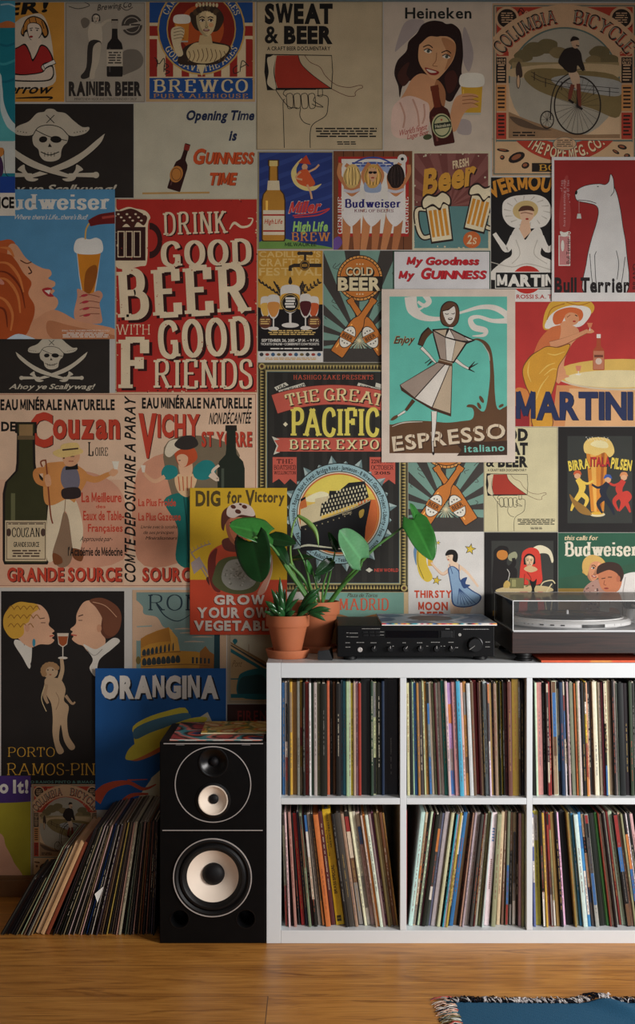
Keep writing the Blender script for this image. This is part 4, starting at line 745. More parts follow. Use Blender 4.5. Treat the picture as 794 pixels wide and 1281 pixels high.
def more_posters():
    a = Art(643, 375.5, 815, 533.5, (182, 54, 50)); yl = (214, 160, 56); sk = (214, 150, 108)
    a.P([(696, 482), (815, 482), (815, 534), (690, 534)], (206, 140, 88)); a.P([(712, 486), (815, 486), (815, 534), (706, 534)], (220, 170, 120)); a.E(778, 469, 84, 19.5, (206, 190, 160)); a.E(778, 467.5, 84, 18.5, (216, 178, 92)); a.E(772, 474, 66, 11, (224, 208, 160))
    a.B([(643, 490), (655, 486), (662, 496), (664, 534), (643, 534)], (206, 130, 66)); a.R(643, 508, 662, 534, (150, 40, 44))
    a.B([(679, 410), (680, 396), (684, 385), (690, 377.5), (706, 376), (722, 378), (735, 375.5), (743, 383), (740, 392), (730, 392), (700, 398), (686, 412)], (216, 166, 60)); a.B([(682, 411), (686, 397), (698, 387), (716, 382), (734, 384), (739, 391), (734, 401), (724, 409), (706, 408)], (228, 222, 212))
    a.S([(684, 400), (690, 386), (706, 380)], 1.2, (170, 110, 40)); a.S([(708, 378), (724, 382), (738, 378)], 1, (170, 110, 40))
    a.B([(691, 399), (694, 391), (704, 386), (716, 384.5), (727, 388), (729, 396), (724, 402), (715, 400), (708, 394), (702, 404), (694, 406)], (206, 104, 56)); a.B([(706, 396), (712, 391), (721, 393), (724, 399), (721, 405), (714, 407), (708, 403)], sk)
    a.B([(704, 402), (714, 406), (723, 412), (723, 421), (714, 432), (706, 450), (704, 470), (697, 470), (696, 440), (692, 420)], sk); a.line([(719, 394), (722, 395.5)], K0, 1.2); a.E(718, 402, 2, 1, RED); a.S([(709, 397), (713, 394)], .8, (120, 60, 40))
    a.B([(686, 412), (694, 408), (701, 408), (700, 422), (694, 432), (682, 436), (672, 441), (667, 444), (674, 426)], (204, 112, 66)); a.S([(700, 436), (697, 452), (704, 466), (702, 474)], [10, 9, 7, 6], sk); a.B([(694, 472), (704, 468), (712, 471), (704, 474), (698, 480)], sk)
    a.S([(688, 432), (706, 427), (724, 419), (735, 414)], [10, 9, 6, 5], (150, 90, 60)); a.S([(688, 432), (706, 426.6), (724, 418.6), (735, 413.6)], [8.6, 7.6, 5, 4], sk); a.B([(733, 416), (738, 411), (743, 415), (738, 417)], sk)
    a.B([(684, 433), (698, 434), (713, 430), (708, 444), (699, 458), (696, 474), (692, 488), (688, 502), (691, 534), (666, 534), (664, 500), (656, 480), (653, 462), (662, 446), (674, 438)], (120, 74, 40), 4); a.B([(684, 434), (698, 435), (712, 431), (707, 444), (698, 458), (695, 474), (691, 488), (687, 502), (690, 534), (667, 534), (665, 500), (657, 480), (654, 462), (663, 447), (674, 439)], (210, 152, 52), 4)
    for p in ([(674, 468), (684, 458), (694, 454)], [(680, 470), (690, 462), (696, 462)], [(684, 442), (694, 444), (706, 440)], [(670, 500), (676, 484), (686, 470)], [(662, 452), (660, 466), (664, 478)]): a.S(p, [.5, 1.6, .5], (228, 190, 96))
    a.line([(737.5, 410), (737.5, 414)], WH, .8); a.P([(734, 404), (741, 404), (739, 410), (736, 410)], (214, 130, 90))
    a.bottle(748.5, 463, 748.5, 418.5, 14.5, (170, 78, 48), None, None, .36); a.R(742, 439, 755, 462, (190, 120, 90)); a.R(743, 444, 754, 447, (110, 60, 44)); a.E(748.5, 452, 4, 4, (214, 190, 170)); a.R(746, 418, 751, 423, WH); a.P([(719.5, 457.5), (727, 457.5), (725.5, 464), (721, 464)], (210, 130, 100)); a.line([(723.2, 464), (723.2, 468)], WH, .8); a.E(723.2, 468.5, 3.4, .9, WH)
    a.T('MARTINI', 645, 490, 791, 523.5, (34, 32, 40), 'x', 0, 0, .05, sh=((34, 32, 40), .8, .6)); a.T('MARTINI', 645, 490, 791, 523.5, (38, 48, 84), 'x', 0, 0, .05); a.build('poster', 'red poster of a woman in a yellow dress leaning over a café table')
    # mineral water sheet
    a = Art(-10, 491.5, 321.5, 735, (222, 188, 158)); a.frame(-8, 493, 320, 733, .8, (170, 110, 90)); a.R(-7, 600, 155, 732, (216, 174, 144)); a.B([(60, 600), (110, 590), (154, 620), (154, 700), (60, 700)], (206, 150, 122)); a.B([(172, 590), (230, 570), (240, 650), (230, 700), (172, 700)], (206, 146, 116))
    a.B([(205, 560), (250, 545), (300, 570), (260, 640), (240, 720), (220, 640)], (120, 106, 84)); a.B([(60, 660), (80, 640), (92, 668), (88, 704), (70, 706)], (140, 112, 88))
    a.T('EAU MINÉRALE NATURELLE', .5, 499.5, 143.5, 512.5, K0, 'x', gap=.08); a.T('EAU MINÉRALE NATURELLE', 177.5, 497.5, 315, 510.5, K0, 'x', gap=.08); rd = (190, 66, 46); sh = (60, 30, 26)
    a.T('DE', 1.5, 527.5, 19.5, 539, K0, 'x'); a.T('C', 37, 516, 66, 557, rd, 'x', sh=(sh, 1, .8)); a.T('ouzan', 66, 514, 150, 547.5, rd, 'x', gap=.08, sh=(sh, 1, .8)); a.T('L', 110, 553, 117, 570, K0, 'S'); a.T('OIRE', 119, 560, 135, 570, K0, 'S')
    a.bottle(32.5, 704, 32.5, 530, 52, (58, 58, 34), None, (36, 30, 26), .34); a.R(24, 531, 41, 546, (150, 120, 80)); a.R(22, 545, 43, 550, (110, 90, 62)); a.P([(6.5, 651), (58.5, 651), (58.5, 702), (6.5, 702)], (206, 186, 150)); a.frame(8, 653, 57, 700, .8, (80, 60, 50)); a.T('COUZAN', 15, 660.5, 50, 671.5, K0, 'S'); a.T('GRANDE SOURCE', 17, 678, 49, 684, K0, 'b'); a.micro(14, 688, 52, 698, 3, (80, 60, 50)); a.micro(10, 654.5, 55, 657, 1, (80, 60, 50)); a.E(11, 666, 3, 5, (80, 60, 50)); a.E(54, 666, 3, 5, (80, 60, 50))
    a.B([(62, 622), (78, 618), (92, 622), (100, 640), (104, 664), (100, 688), (92, 690), (86, 650), (80, 640), (74, 664), (66, 690), (66, 702), (58, 694)], (222, 204, 172)); a.line([(82, 624), (80, 650)], (150, 120, 90), 1)
    a.B([(66, 692), (76, 696), (78, 704), (68, 706)], (120, 70, 40)); a.B([(90, 686), (104, 690), (102, 702), (92, 698)], (120, 70, 40))
    a.B([(56, 582), (70, 578), (84, 578), (100, 584), (110, 596), (100, 616), (96, 606), (94, 628), (84, 624), (66, 632), (56, 628), (54, 604)], (206, 140, 78)); a.S([(62, 588), (46, 590), (48, 602), (62, 608)], [8, 8, 7, 5], (200, 132, 72)); a.S([(98, 592), (118, 600), (134, 594), (142, 590)], [9, 8, 6, 3], (206, 140, 78))
    a.B([(80, 584), (94, 584), (100, 600), (96, 612), (82, 612), (76, 600)], (112, 108, 120)); a.B([(78, 612), (98, 610), (100, 622), (80, 624)], (50, 40, 38)); a.P([(82, 584), (97, 580), (98, 587), (82, 588)], K0); a.B([(78, 566), (96, 564), (100, 572), (94, 582), (82, 582)], (214, 160, 120)); a.S([(88, 571), (93, 571)], 1, K0); a.S([(86, 577), (92, 577)], 1, (150, 60, 45)); a.S([(79, 564), (80, 574)], 2, (70, 40, 30))
    a.B([(66, 566), (80, 560), (98, 560), (104, 566), (88, 571), (74, 572)], (222, 190, 120)); a.B([(78, 556), (96, 554), (98, 562), (78, 564)], (222, 190, 120)); a.S([(78, 563), (98, 561)], 2, (70, 50, 40)); a.B([(136, 592), (142, 586), (148, 590), (142, 596)], (214, 160, 120)); a.P([(140, 577), (149, 577), (147, 587), (143, 587)], (222, 214, 196))
    a.S([(53, 584), (51, 578), (56, 576), (58, 582), (63, 640), (66, 655)], 1.8, (130, 64, 40)); a.B([(56, 596), (62, 594), (64, 606), (58, 608)], (214, 160, 120))
    a.T('La Meilleure', 102, 616, 152, 628, rd, 'b', gap=.08); a.T('des', 120, 631.5, 132, 635.5, rd, 'b'); a.T('Eaux de Table-', 104, 639, 155, 650.5, rd, 'b', gap=.08); a.T('Françaises', 110, 655.5, 153.5, 665, rd, 'b', gap=.08); a.T('Approuvée par-', 100, 671, 142, 677, K0, 'r', .3); a.T("l'Académie de Médecine", 85, 684.5, 153.5, 695, K0, 'b', gap=.06)
    a.T('GRANDE SOURCE', 9, 710, 152, 726.5, rd, 'x', 0, 0, .12, sh=(sh, 1.2, 1)); a.T('COMTE DEPOSITAIRE A PARAY', 45, 605.5, 280, 619, K0, 'b', .25, 90, .16)
    a.T('V', 173, 517, 196, 570, rd, 'x', sh=(sh, 1, .8)); a.T('ICHY', 197, 518, 250, 546, rd, 'x', gap=.08, sh=(sh, 1, .8)); a.T('NON DÉCANTÉE', 261, 516, 315, 530, K0, 'b', .15, 1); a.T('ST YORRE', 252, 540, 315, 558, rd, 'x', gap=.08, sh=(sh, .8, .6))
    a.bottle(289, 640, 289, 532, 34, (36, 42, 32), None, None, .36); a.R(283, 532, 295, 538, (40, 34, 28))
    a.B([(205, 626), (232, 618), (240, 650), (246, 700), (238, 712), (220, 700), (222, 660)], (30, 112, 104)); a.S([(230, 622), (234, 660), (236, 704)], 2, (20, 80, 76)); a.B([(219, 596), (234, 592), (246, 596), (242, 612), (234, 622), (222, 614)], (222, 184, 140))
    for i in range(4): a.S([(223+i*5.5, 596), (225+i*4.6, 614)], 1.4, (190, 100, 66))
    a.B([(202, 590), (208, 582), (220, 584), (222, 594), (212, 600), (204, 598)], (36, 124, 122)); a.B([(242, 586), (254, 576), (266, 578), (270, 590), (258, 600), (244, 598)], (36, 124, 122)); a.S([(206, 596), (194, 602), (184, 596), (180, 590)], [5, 5, 4, 2], (214, 166, 130)); a.S([(262, 594), (272, 600), (266, 590), (274, 582)], [5, 5, 4, 3], (222, 200, 176)); a.B([(224, 574), (238, 572), (240, 592), (226, 594)], (222, 176, 140))
    a.B([(218, 566), (228, 558), (242, 560), (247, 572), (240, 580), (226, 584)], (190, 80, 44)); a.B([(221, 572), (228, 568), (235, 572), (233, 582), (226, 584)], (222, 176, 140)); a.line([(223, 576), (226, 576)], K0, 1); a.B([(206, 566), (212, 552), (226, 550), (232, 558), (222, 564), (212, 572)], (218, 204, 178)); a.B([(218, 556), (228, 546), (242, 546), (248, 556), (238, 562), (226, 562)], (52, 46, 42)); a.P([(176, 582), (182, 582), (181, 591), (178, 591)], (222, 210, 190))
    a.T('La Plus Froide', 173, 624, 220, 633, rd, 'b', gap=.08); a.T('La Plus Gazeuse', 173, 641.5, 226, 651, rd, 'b', gap=.08)
    for i, t in enumerate(('Livrée avec la totalité', 'de ses principes', 'Minéralisateurs')): a.T(t, 176+i*3, 657+i*7, (223, 218, 222)[i], 661+i*7, K0, 'r', .3)
    a.T('SOURCE', 178, 710, 248, 726.5, rd, 'x', 0, 0, .12, sh=(sh, 1.2, 1)); a.build('poster', 'wide cream mineral water poster with a strolling man and a dancing woman')
    # pacific expo
    a = Art(322.5, 453.5, 510, 740.5, (112, 104, 74)); dk = (42, 40, 37); gd = (176, 156, 96)
    a.frame(323.5, 454.5, 509, 739.5, 1.2, (58, 54, 40))
    for i in range(47):
        x = 326+i*3.9; a.add([[(x, 457), (x+3, 457), (x+1.5, 462)], [(x, 737), (x+3, 737), (x+1.5, 732)]], gd); a.add([[(x+1.9, 462), (x+4.9, 462), (x+3.4, 457.5)], [(x+1.9, 732), (x+4.9, 732), (x+3.4, 736.5)]], (52, 46, 36))
    for i in range(70):
        y = 460+i*3.95; a.add([[(325.5, y), (325.5, y+3), (330.5, y+1.5)], [(507, y), (507, y+3), (502, y+1.5)]], gd); a.add([[(330.5, y+1.9), (330.5, y+4.9), (326, y+3.4)], [(502, y+1.9), (502, y+4.9), (506.5, y+3.4)]], (52, 46, 36))
    for x in (327.5, 505): 
        for y in (458.5, 735.5): a.E(x, y, 4, 4, gd); a.E(x, y, 2.2, 2.2, (80, 50, 36))
    a.frame(332, 463.5, 500.8, 731, 1.6, (176, 160, 110)); a.R(334, 465.5, 499, 719, dk); a.R(334, 719, 499, 729.5, dk); a.frame(333.6, 465, 499.4, 729.6, .7, (100, 128, 128))
    for i in range(10): a.R(337+i*16.5, 466.5, 343+i*16.5, 728, (50, 48, 44))
    a.T('HASHIGO ZAKE PRESENTS', 367, 469.5, 466.5, 475, (190, 84, 62), 'S', gap=.2)
    a.cl = (334, 465, 499, 730)
    for p in ([(343, 485), (357, 478.5), (361, 482), (346, 489)], [(348, 489), (380, 479), (383, 485), (352, 495)], [(448, 479), (476, 487), (474, 494), (446, 484)], [(470, 479), (486, 484), (484, 489), (469, 484)]): a.P(p, (206, 202, 184))
    a.T('USA', 346, 482, 358, 486, K0, 'b', 0, 25); a.T('NEW ZEALAND', 351, 484.5, 382, 489.5, K0, 'b', 0, 17); a.T('AUSTRALIA', 449, 484, 474, 488.5, K0, 'b', 0, -15)
    pk = (196, 92, 76); a.ring(418, 730, 223, 249, (70, 40, 34), 108.5, 71.5); a.ring(418, 730, 224, 248, pk, 108.4, 71.6); a.TA('THE GREAT', 418, 730, 228.5, 15, 105, 75, (58, 34, 26), 'S', .1, sh=((58, 34, 26), 1.4, 1.2)); a.TA('THE GREAT', 418, 730, 229, 14.4, 104.9, 75.1, (226, 206, 150), 'S', .1)
    a.T('PACIFIC', 364, 512.5, 474.5, 545.5, (60, 58, 44), 'H', 0, 0, .08, sh=((60, 58, 44), 1.6, 1)); a.T('PACIFIC', 363.5, 512, 474, 545, (224, 208, 96), 'H', 0, 0, .08); a.P([(354, 531), (357, 528), (360, 531), (357, 534)], (224, 214, 180))
    a.P([(346, 548), (512, 548), (512, 565), (346, 565)], pk); a.P([(340, 546), (350, 550), (350, 566), (342, 569), (346, 558)], (206, 202, 184)); a.P([(343, 551), (350, 550), (350, 566), (345, 565), (348, 558)], pk); a.T('BEER EXPO', 362, 551, 474, 562.5, (70, 36, 28), 'S', gap=.22, sh=((70, 36, 28), 1.2, .8)); a.T('BEER EXPO', 362, 550.6, 473.6, 561.8, (228, 216, 160), 'S', gap=.22)
    a.P([(341, 572), (371, 572), (371, 606), (363, 599), (356, 606), (349, 599), (341, 604)], pk); a.T('THE', 346, 574.5, 366, 580, (60, 30, 26), 'S'); a.T('BOATSHED', 342.5, 582, 370, 587.5, (60, 30, 26), 'S', gap=.06); a.T('WELLINGTON', 342.5, 589.5, 370, 593.5, (60, 30, 26), 'S', gap=.06)
    a.P([(462, 572), (494, 572), (494, 606), (486, 600), (478, 606), (470, 600), (462, 603)], pk); a.T('22ND AND', 464, 575, 492, 579.5, (60, 30, 26), 'S', gap=.06); a.T('OCTOBER', 464, 582, 492, 587.5, (60, 30, 26), 'S', gap=.06); a.T('2015', 468, 590, 488, 593.5, (60, 30, 26), 'S')
    cx, cy = 424, 642.5; lb = (150, 182, 186)
    for i in range(24):
        t = i*PI/12+.13; R = 73 if i % 2 else 66; a.P([(cx+60*math.cos(t-.12), cy+60*math.sin(t-.12)), (cx+R*math.cos(t), cy+R*math.sin(t)), (cx+60*math.cos(t+.12), cy+60*math.sin(t+.12))], (168, 186, 182)); a.P([(cx+60*math.cos(t), cy+60*math.sin(t)), (cx+R*math.cos(t), cy+R*math.sin(t)), (cx+60*math.cos(t+.12), cy+60*math.sin(t+.12))], (110, 134, 134))
    a.E(cx, cy, 63.5, 63.5, dk, 0, 64); a.E(cx, cy, 62.3, 62.3, lb, 0, 64); a.E(cx, cy, 53, 53, dk, 0, 64); a.E(cx, cy, 52, 52, (216, 206, 180), 0, 64); a.E(cx, cy, 50.5, 50.5, (196, 104, 62), 0, 64); a.E(cx, cy, 49, 49, (218, 160, 66), 0, 64)
    a.TA('Coronado - Rogue - Baird - Feral - Bridge Road - Jamieson - 8 Wired - Garage Project - Liberty - Fork', cx, cy, 54.8, 5.2, 196, -30, (30, 34, 34), 'b', .14); a.TA('Republic - Epic - Ballast Point - Yeastie Boys - Renaissance', cx, cy, 60.3, 5, 205, 325, (30, 34, 34), 'b', .14, True)
    T0 = [(cx+48.5*math.cos(t*PI/32), cy+48.5*math.sin(t*PI/32)) for t in range(64)]
    a.cl = (374, 593, 474, 645); a.P(T0, (224, 204, 92)); a.cl = (374, 618, 474, 692); a.P(T0, (222, 186, 90)); a.cl = (448, 625, 474, 692); a.P(T0, (206, 108, 58)); a.cl = (374, 593, 474, 692)
    for p in ([(380, 625), (400, 615), (412, 620), (395, 628)], [(378, 640), (392, 630), (404, 634)]): a.B(p, (230, 222, 180))
    a.cl = (376.5, 684, 471.5, 692); a.P(T0, (46, 60, 76)); a.cl = (376, 594, 472, 691)
    a.P([(370, 640), (386, 632), (402, 628), (402, 650), (370, 660)], (206, 190, 150)); a.P([(367, 630), (382, 622), (384, 634), (369, 640)], (196, 108, 56)); a.P([(367, 629), (382, 621), (382, 624), (367, 633)], K0); a.P([(394, 624), (412, 620), (412, 634), (394, 636)], (206, 190, 150))
    a.P([(400, 646), (402, 630), (410, 626), (412, 614), (424, 614), (436, 604), (456, 602), (461, 622), (450, 628)], (34, 34, 34))
    for r_ in range(8):
        for q in range(14):
            x, y = 402+q*4.1+(r_ % 2)*2, 642-r_*5-q*.9
            if y > 604+abs(x-448)*.34 and x < 459: a.R(x, y, x+1.8, y+3.2, (206, 196, 160))
    a.P([(358, 664), (400, 650), (440, 636), (464, 625), (461, 640), (457, 660), (455, 688), (430, 690), (400, 688), (368, 690)], (28, 28, 30)); a.line([(364, 662), (400, 650.5), (440, 637), (463, 626)], (190, 176, 140), .9)
    for i in range(9): a.E(382+i*7, 662-i*2.3, .9, .9, (150, 140, 110), 0, 8)
    a.B([(449, 640), (455, 637), (454, 645), (450, 648)], (190, 156, 70)); a.T('PACIFIC', 428, 641, 440, 643.5, (190, 176, 140), 'b', 0, 15); a.S([(370, 686), (384, 682), (404, 684), (430, 687)], [1, 2.6, 2, .6], (206, 206, 180)); a.cl = a.r
    a.P([(457, 713), (461.5, 710), (466, 713), (461.5, 716)], (206, 202, 184)); a.T('NEW WORLD', 468, 711, 498, 715, (190, 70, 56), 'b'); a.micro(337, 704, 362, 717, 4, (190, 180, 150))
    a.build('poster', 'tall dark bordered expo poster with a steamship inside a round life-ring')
    # ---- right lower
    a = Art(510.5, 520, 604.5, 665, (66, 61, 57)); a.tf = (1.03, 557-448.7*1.03, 1.03, 633-422*1.03); crossed_art(a); a.tf = (1, 0, 1, 0); a.build('poster', 'teal-rayed poster showing two crossed bottles, partly under the turquoise lady poster')
    a = Art(605, 534, 697.5, 665.5, (206, 196, 156)); a.tf = (.615, 601.6-321*.615, .615, 552-2*.615); sweat_art(a); a.tf = (1, 0, 1, 0); a.frame(605, 534, 697.5, 665.5, .8, (170, 160, 126)); a.build('poster', 'smaller pale film poster with a fist gripping a tipped glass')
    a = Art(698, 534, 815, 666, (30, 27, 26)); a.R(709.5, 545.5, 790.5, 654.5, (52, 54, 50)); yl = (216, 168, 60)
    a.P([(733, 566), (760, 566), (755, 640), (739, 640)], (206, 130, 46)); a.P([(738, 566), (745, 566), (746, 640), (743, 640)], (226, 170, 80)); a.P([(752, 566), (756, 566), (752, 640), (750, 640)], (160, 90, 34)); a.B([(731, 566), (730, 556), (736, 549), (748, 547), (760, 549), (766, 556), (768, 566), (762, 572), (756, 566), (746, 570), (738, 568)], (222, 190, 110)); a.B([(738, 556), (746, 551), (758, 553), (760, 560), (748, 560)], (228, 214, 160)); a.E(747, 643.5, 9.5, 3, (214, 200, 160)); a.E(747, 642, 8, 2, yl)
    a.T('BIRRA', 710.5, 575, 737, 587, (226, 200, 80), 'x', 0, 8, sh=(K0, .8, .8)); a.T('ITALA', 738, 571.5, 763, 583, (180, 44, 44), 'x', sh=(K0, .6, .6)); a.T('PILSEN', 764, 574, 790, 587, (226, 200, 80), 'x', 0, -8, sh=(K0, .8, .8))
    for i in range(20): a.E(733+i*1.5, 547+(i*7 % 5), .6, .5, WH, 0, 6)
    for x, y, c, hc, sg in ((722, 595, (226, 190, 80), (196, 90, 50), 1), (780, 597, (196, 60, 48), (210, 140, 90), -1), (760, 600, (34, 38, 52), (60, 90, 160), -1)):
        a.E(x, y, 4, 4, SKIN); a.B([(x-5, y-1), (x-3, y-6), (x+3, y-6), (x+5, y-1), (x, y-3)], hc); a.S([(x, y+4), (x+sg*6, y+14), (x+sg*3, y+24)], [6, 9, 5], c); a.S([(x+sg*2, y+6), (x+sg*12, y+10), (x+sg*20, y+6)], [4, 3, 2.5], c); a.S([(x+sg*4, y+22), (x-sg*4, y+34), (x-sg*8, y+44)], [7, 5, 2], c); a.S([(x+sg*4, y+22), (x+sg*12, y+30), (x+sg*7, y+42)], [7, 5, 2], c)
    a.B([(772, 620), (784, 614), (790, 622), (782, 632), (774, 640), (776, 628)], (196, 60, 48)); a.B([(712, 618), (720, 626), (732, 634), (740, 644), (726, 642), (716, 630)], (150, 110, 50)); a.build('poster', 'black framed poster of a tall foaming beer glass ringed by three dancers')
    a = Art(511, 665.5, 604.5, 790, (214, 210, 204)); bl = (104, 138, 172)
    a.B([(520, 706), (517, 690), (521, 678), (528, 676), (522, 690), (524, 704)], bl); a.B([(530, 675), (540, 676), (546, 679), (538, 681), (533, 690), (534, 706), (541, 722), (534, 728), (525, 720), (521, 704), (522, 686)], (214, 184, 66)); a.line([(530, 675), (523, 688), (523, 706), (530, 724)], K0, .6); a.E(529, 694, 1.2, .8, K0); a.S([(534, 690), (537, 694), (533, 697)], 1.2, (190, 150, 50))
    for x, y, r in ((588, 687, 6), (546, 726, 5), (548, 679, 2.4)): star(a, x, y, r, (214, 184, 66), K0)
    a.P([(535, 698), (541, 698), (541, 708), (535, 708)], (214, 170, 60)); a.S([(562, 712), (554, 718), (546, 712), (539, 704)], [4, 4, 3, 2.6], (196, 150, 118)); a.S([(562, 712), (554, 717.6), (546, 711.6), (539, 703.6)], [3.2, 3, 2.2, 1.8], (226, 196, 168))
    a.B([(560, 708), (566, 702), (574, 706), (576, 714), (566, 718)], (226, 196, 168)); a.S([(574, 708), (584, 716), (592, 726), (598, 734)], [4, 3.4, 3, 2.4], (226, 196, 168)); a.S([(566, 770), (565, 750)], 5, (226, 196, 168)); a.S([(576, 750), (577, 790)], [9, 5], (226, 196, 168)); a.S([(590, 748), (583, 770), (581, 790)], [10, 7, 5], (226, 196, 168)); a.S([(570, 752), (573, 790)], [9, 5], (222, 186, 156))
    a.B([(560, 712), (566, 708), (574, 714), (576, 726), (590, 738), (602, 746), (596, 756), (580, 760), (566, 756), (564, 738), (562, 724)], (50, 74, 120), 4); a.B([(561.5, 712), (566, 709), (573, 715), (575, 727), (589, 739), (600, 746), (595, 755), (580, 758.5), (567.5, 755), (565.5, 738), (563, 724)], (136, 164, 192), 4)
    for i in range(6): a.S([(574, 736), (572+i*4.6, 757-abs(i-2)*.6)], .7, (50, 74, 120))
    a.B([(576, 726), (584, 722), (582, 730), (588, 732), (580, 736)], (50, 74, 120)); a.S([(562, 706), (566, 718)], .8, (50, 74, 120)); a.S([(574, 706), (574, 718)], .8, (50, 74, 120)); a.P([(564, 700), (569, 700), (569, 706), (564, 706)], (226, 196, 168)); a.B([(558, 697), (560, 690), (566, 688), (571, 693), (569, 701), (562, 703)], (226, 196, 168)); a.B([(557, 695), (560, 688.5), (568, 688), (572.5, 694), (571, 703), (566, 701), (566, 694)], K0); a.line([(560, 696), (562, 696)], K0, .7); a.E(560.5, 700, 1.2, .7, RED)
    rr = (198, 74, 46); a.T('THIRSTY', 518, 738.5, 565, 747.5, rr, 'x', gap=.14); a.T('MOON', 523, 753, 560, 763, rr, 'x', gap=.14); a.T('BEER', 525, 765, 557, 775, rr, 'x', gap=.14); a.build('poster', 'white poster of a dark-haired woman in a blue dress toasting the moon')
    a = Art(605.5, 666, 697.5, 778, (30, 27, 26)); a.R(614.5, 676.5, 692, 771, (56, 56, 52)); sk = (206, 172, 128)
    a.B([(617, 700), (618, 688), (626, 684), (634, 686), (636, 692), (634, 706), (646, 712), (644, 730), (634, 742), (616, 740)], (32, 28, 27)); a.E(628, 694, 7, 6.5, (196, 126, 56)); a.B([(619, 690), (624, 683), (634, 684), (636, 690), (628, 688)], (32, 28, 27)); a.B([(636, 694), (644, 690), (647, 696), (642, 702), (636, 700)], (150, 150, 120)); a.S([(632, 716), (642, 706), (642, 698)], [8, 6, 4], (32, 28, 27)); a.line([(634, 712), (637, 718), (634, 730)], WH, .6)
    a.B([(666, 686), (676, 682), (688, 688), (692, 700), (690, 704), (686, 694), (678, 692), (668, 694)], (222, 212, 180)); a.E(664, 697, 12, 11, (206, 62, 48)); a.B([(652, 700), (654, 690), (664, 685), (674, 690), (677, 712), (676, 730), (652, 730), (650, 716)], (206, 62, 48)); a.face(662, 702, 7.5, (216, 184, 146), K0); a.B([(655, 712), (660, 708), (668, 709), (672, 713), (663, 716)], sk); a.S([(659, 716), (664, 724), (661, 734)], .8, (110, 30, 26)); a.line([(656, 718), (655, 732)], (120, 30, 26), .8)
    a.B([(620, 738), (640, 733), (680, 733), (692, 738), (680, 741), (630, 742)], (196, 176, 130)); a.R(637, 723, 655, 736, (110, 108, 70)); a.ring(657, 729, 4, 5.4, (110, 108, 70), -90, 90); a.R(640, 725, 645, 734, (150, 146, 96)); a.B([(630, 730), (634, 726), (638, 730), (636, 735), (630, 735)], (190, 160, 90))
    a.B([(662, 760), (662, 745), (665, 738), (663, 730), (662, 725), (665, 727), (668, 727), (671, 724), (670, 732), (668, 738), (671, 748), (671, 760)], (24, 22, 22)); a.P([(650, 740), (660, 740), (659, 771), (648, 771)], (190, 66, 54)); a.P([(672, 740), (679, 740), (682, 771), (673, 771)], (190, 66, 54))
    a.S([(676, 733), (680, 728), (690, 726), (694, 730)], 1.4, (206, 192, 150)); a.S([(690, 730), (682, 745), (684, 770)], 1.4, (206, 192, 150)); a.S([(672, 745), (680, 742), (690, 745), (688, 770)], 1.3, (206, 192, 150)); a.T('BIER', 616, 764, 634, 770, (196, 150, 60), 'S'); a.build('poster', 'black framed café poster of a woman in a red hat, behind the turntable')
    a = Art(698, 666.5, 815, 790, (42, 88, 66)); a.R(698, 730, 815, 790, (140, 110, 50)); a.P([(698, 724), (815, 700), (815, 736), (698, 736)], (46, 84, 62)); a.T('this calls for', 705, 670, 748.5, 675.5, CRM, 'S', .25, gap=.06); a.T('Budweiser', 706, 678.5, 797, 695, (222, 212, 190), 'H', gap=.05)
    a.B([(728, 790), (728, 745), (736, 730), (752, 724), (766, 732), (776, 790)], (168, 130, 116)); rd3 = random.Random(8)
    for i in range(90): x, y = rd3.uniform(730, 768), rd3.uniform(732, 788); a.E(x, y, 1.1, .8, [(100, 50, 46), (206, 190, 176), (70, 60, 60)][i % 3], 0, 6)
    a.B([(770, 728), (782, 718), (800, 716), (820, 724), (820, 790), (762, 790), (764, 748)], (216, 210, 204)); a.S([(782, 722), (778, 750), (780, 788)], 1.2, (170, 160, 154)); a.S([(796, 728), (790, 760)], 1, (170, 160, 154))
    a.face(743, 713, 14, (206, 142, 104), (190, 150, 78), 18, .8); a.B([(728, 712), (730, 700), (740, 694), (752, 698), (756, 706), (746, 702), (738, 706), (734, 720)], (206, 166, 92)); a.B([(748, 722), (750, 710), (760, 706), (772, 710), (778, 722), (774, 738), (762, 742), (752, 736)], (190, 118, 82)); a.B([(746, 718), (748, 708), (760, 703), (774, 706), (780, 718), (776, 728), (772, 718), (762, 713), (752, 716)], (58, 38, 30)); a.E(773, 724, 2.6, 4, (176, 104, 74)); a.S([(752, 724), (757, 723)], 1, K0); a.S([(760, 722), (765, 722)], 1, K0); a.S([(756, 726), (755, 731), (758, 732)], .8, (130, 70, 50)); a.E(758, 736, 3, 1.1, (140, 60, 50))
    a.B([(752, 764), (764, 760), (774, 764), (774, 776), (756, 776)], (196, 130, 94)); a.R(750, 752, 762, 770, (214, 208, 196)); a.build('poster', 'green and gold photo poster of a smiling couple, above the turntable')
    # ---- left lower
    a = Art(238, 610.5, 359, 793.5, (206, 166, 42)); a.R(238, 725, 359, 793.5, (190, 70, 44)); bn = (84, 68, 34)
    a.T('DIG', 245, 614, 276, 632.5, bn, 'x', gap=.12); a.T('for', 284, 614.5, 303, 629, bn, 'x', .05, 1); a.T('V', 307, 613, 319, 632, bn, 'x'); a.T('ictory', 319, 615, 356, 628, bn, 'x', 0, -2, .06)
    for p, w_ in (([(239, 692), (252, 684), (264, 680)], 1.4), ([(240, 692), (262, 726)], 1.6), ([(250, 700), (266, 726)], 3)): a.S(p, w_, (150, 132, 124))
    for i in range(6): a.S([(240+i*4.5, 691-i*2), (238+i*4.5, 686-i*2)], .7, (150, 132, 124))
    a.P([(239, 704), (250, 696), (255, 708), (243, 718)], (160, 144, 140)); a.B([(258, 724), (268, 722), (276, 738), (280, 742), (270, 742)], (84, 40, 36))
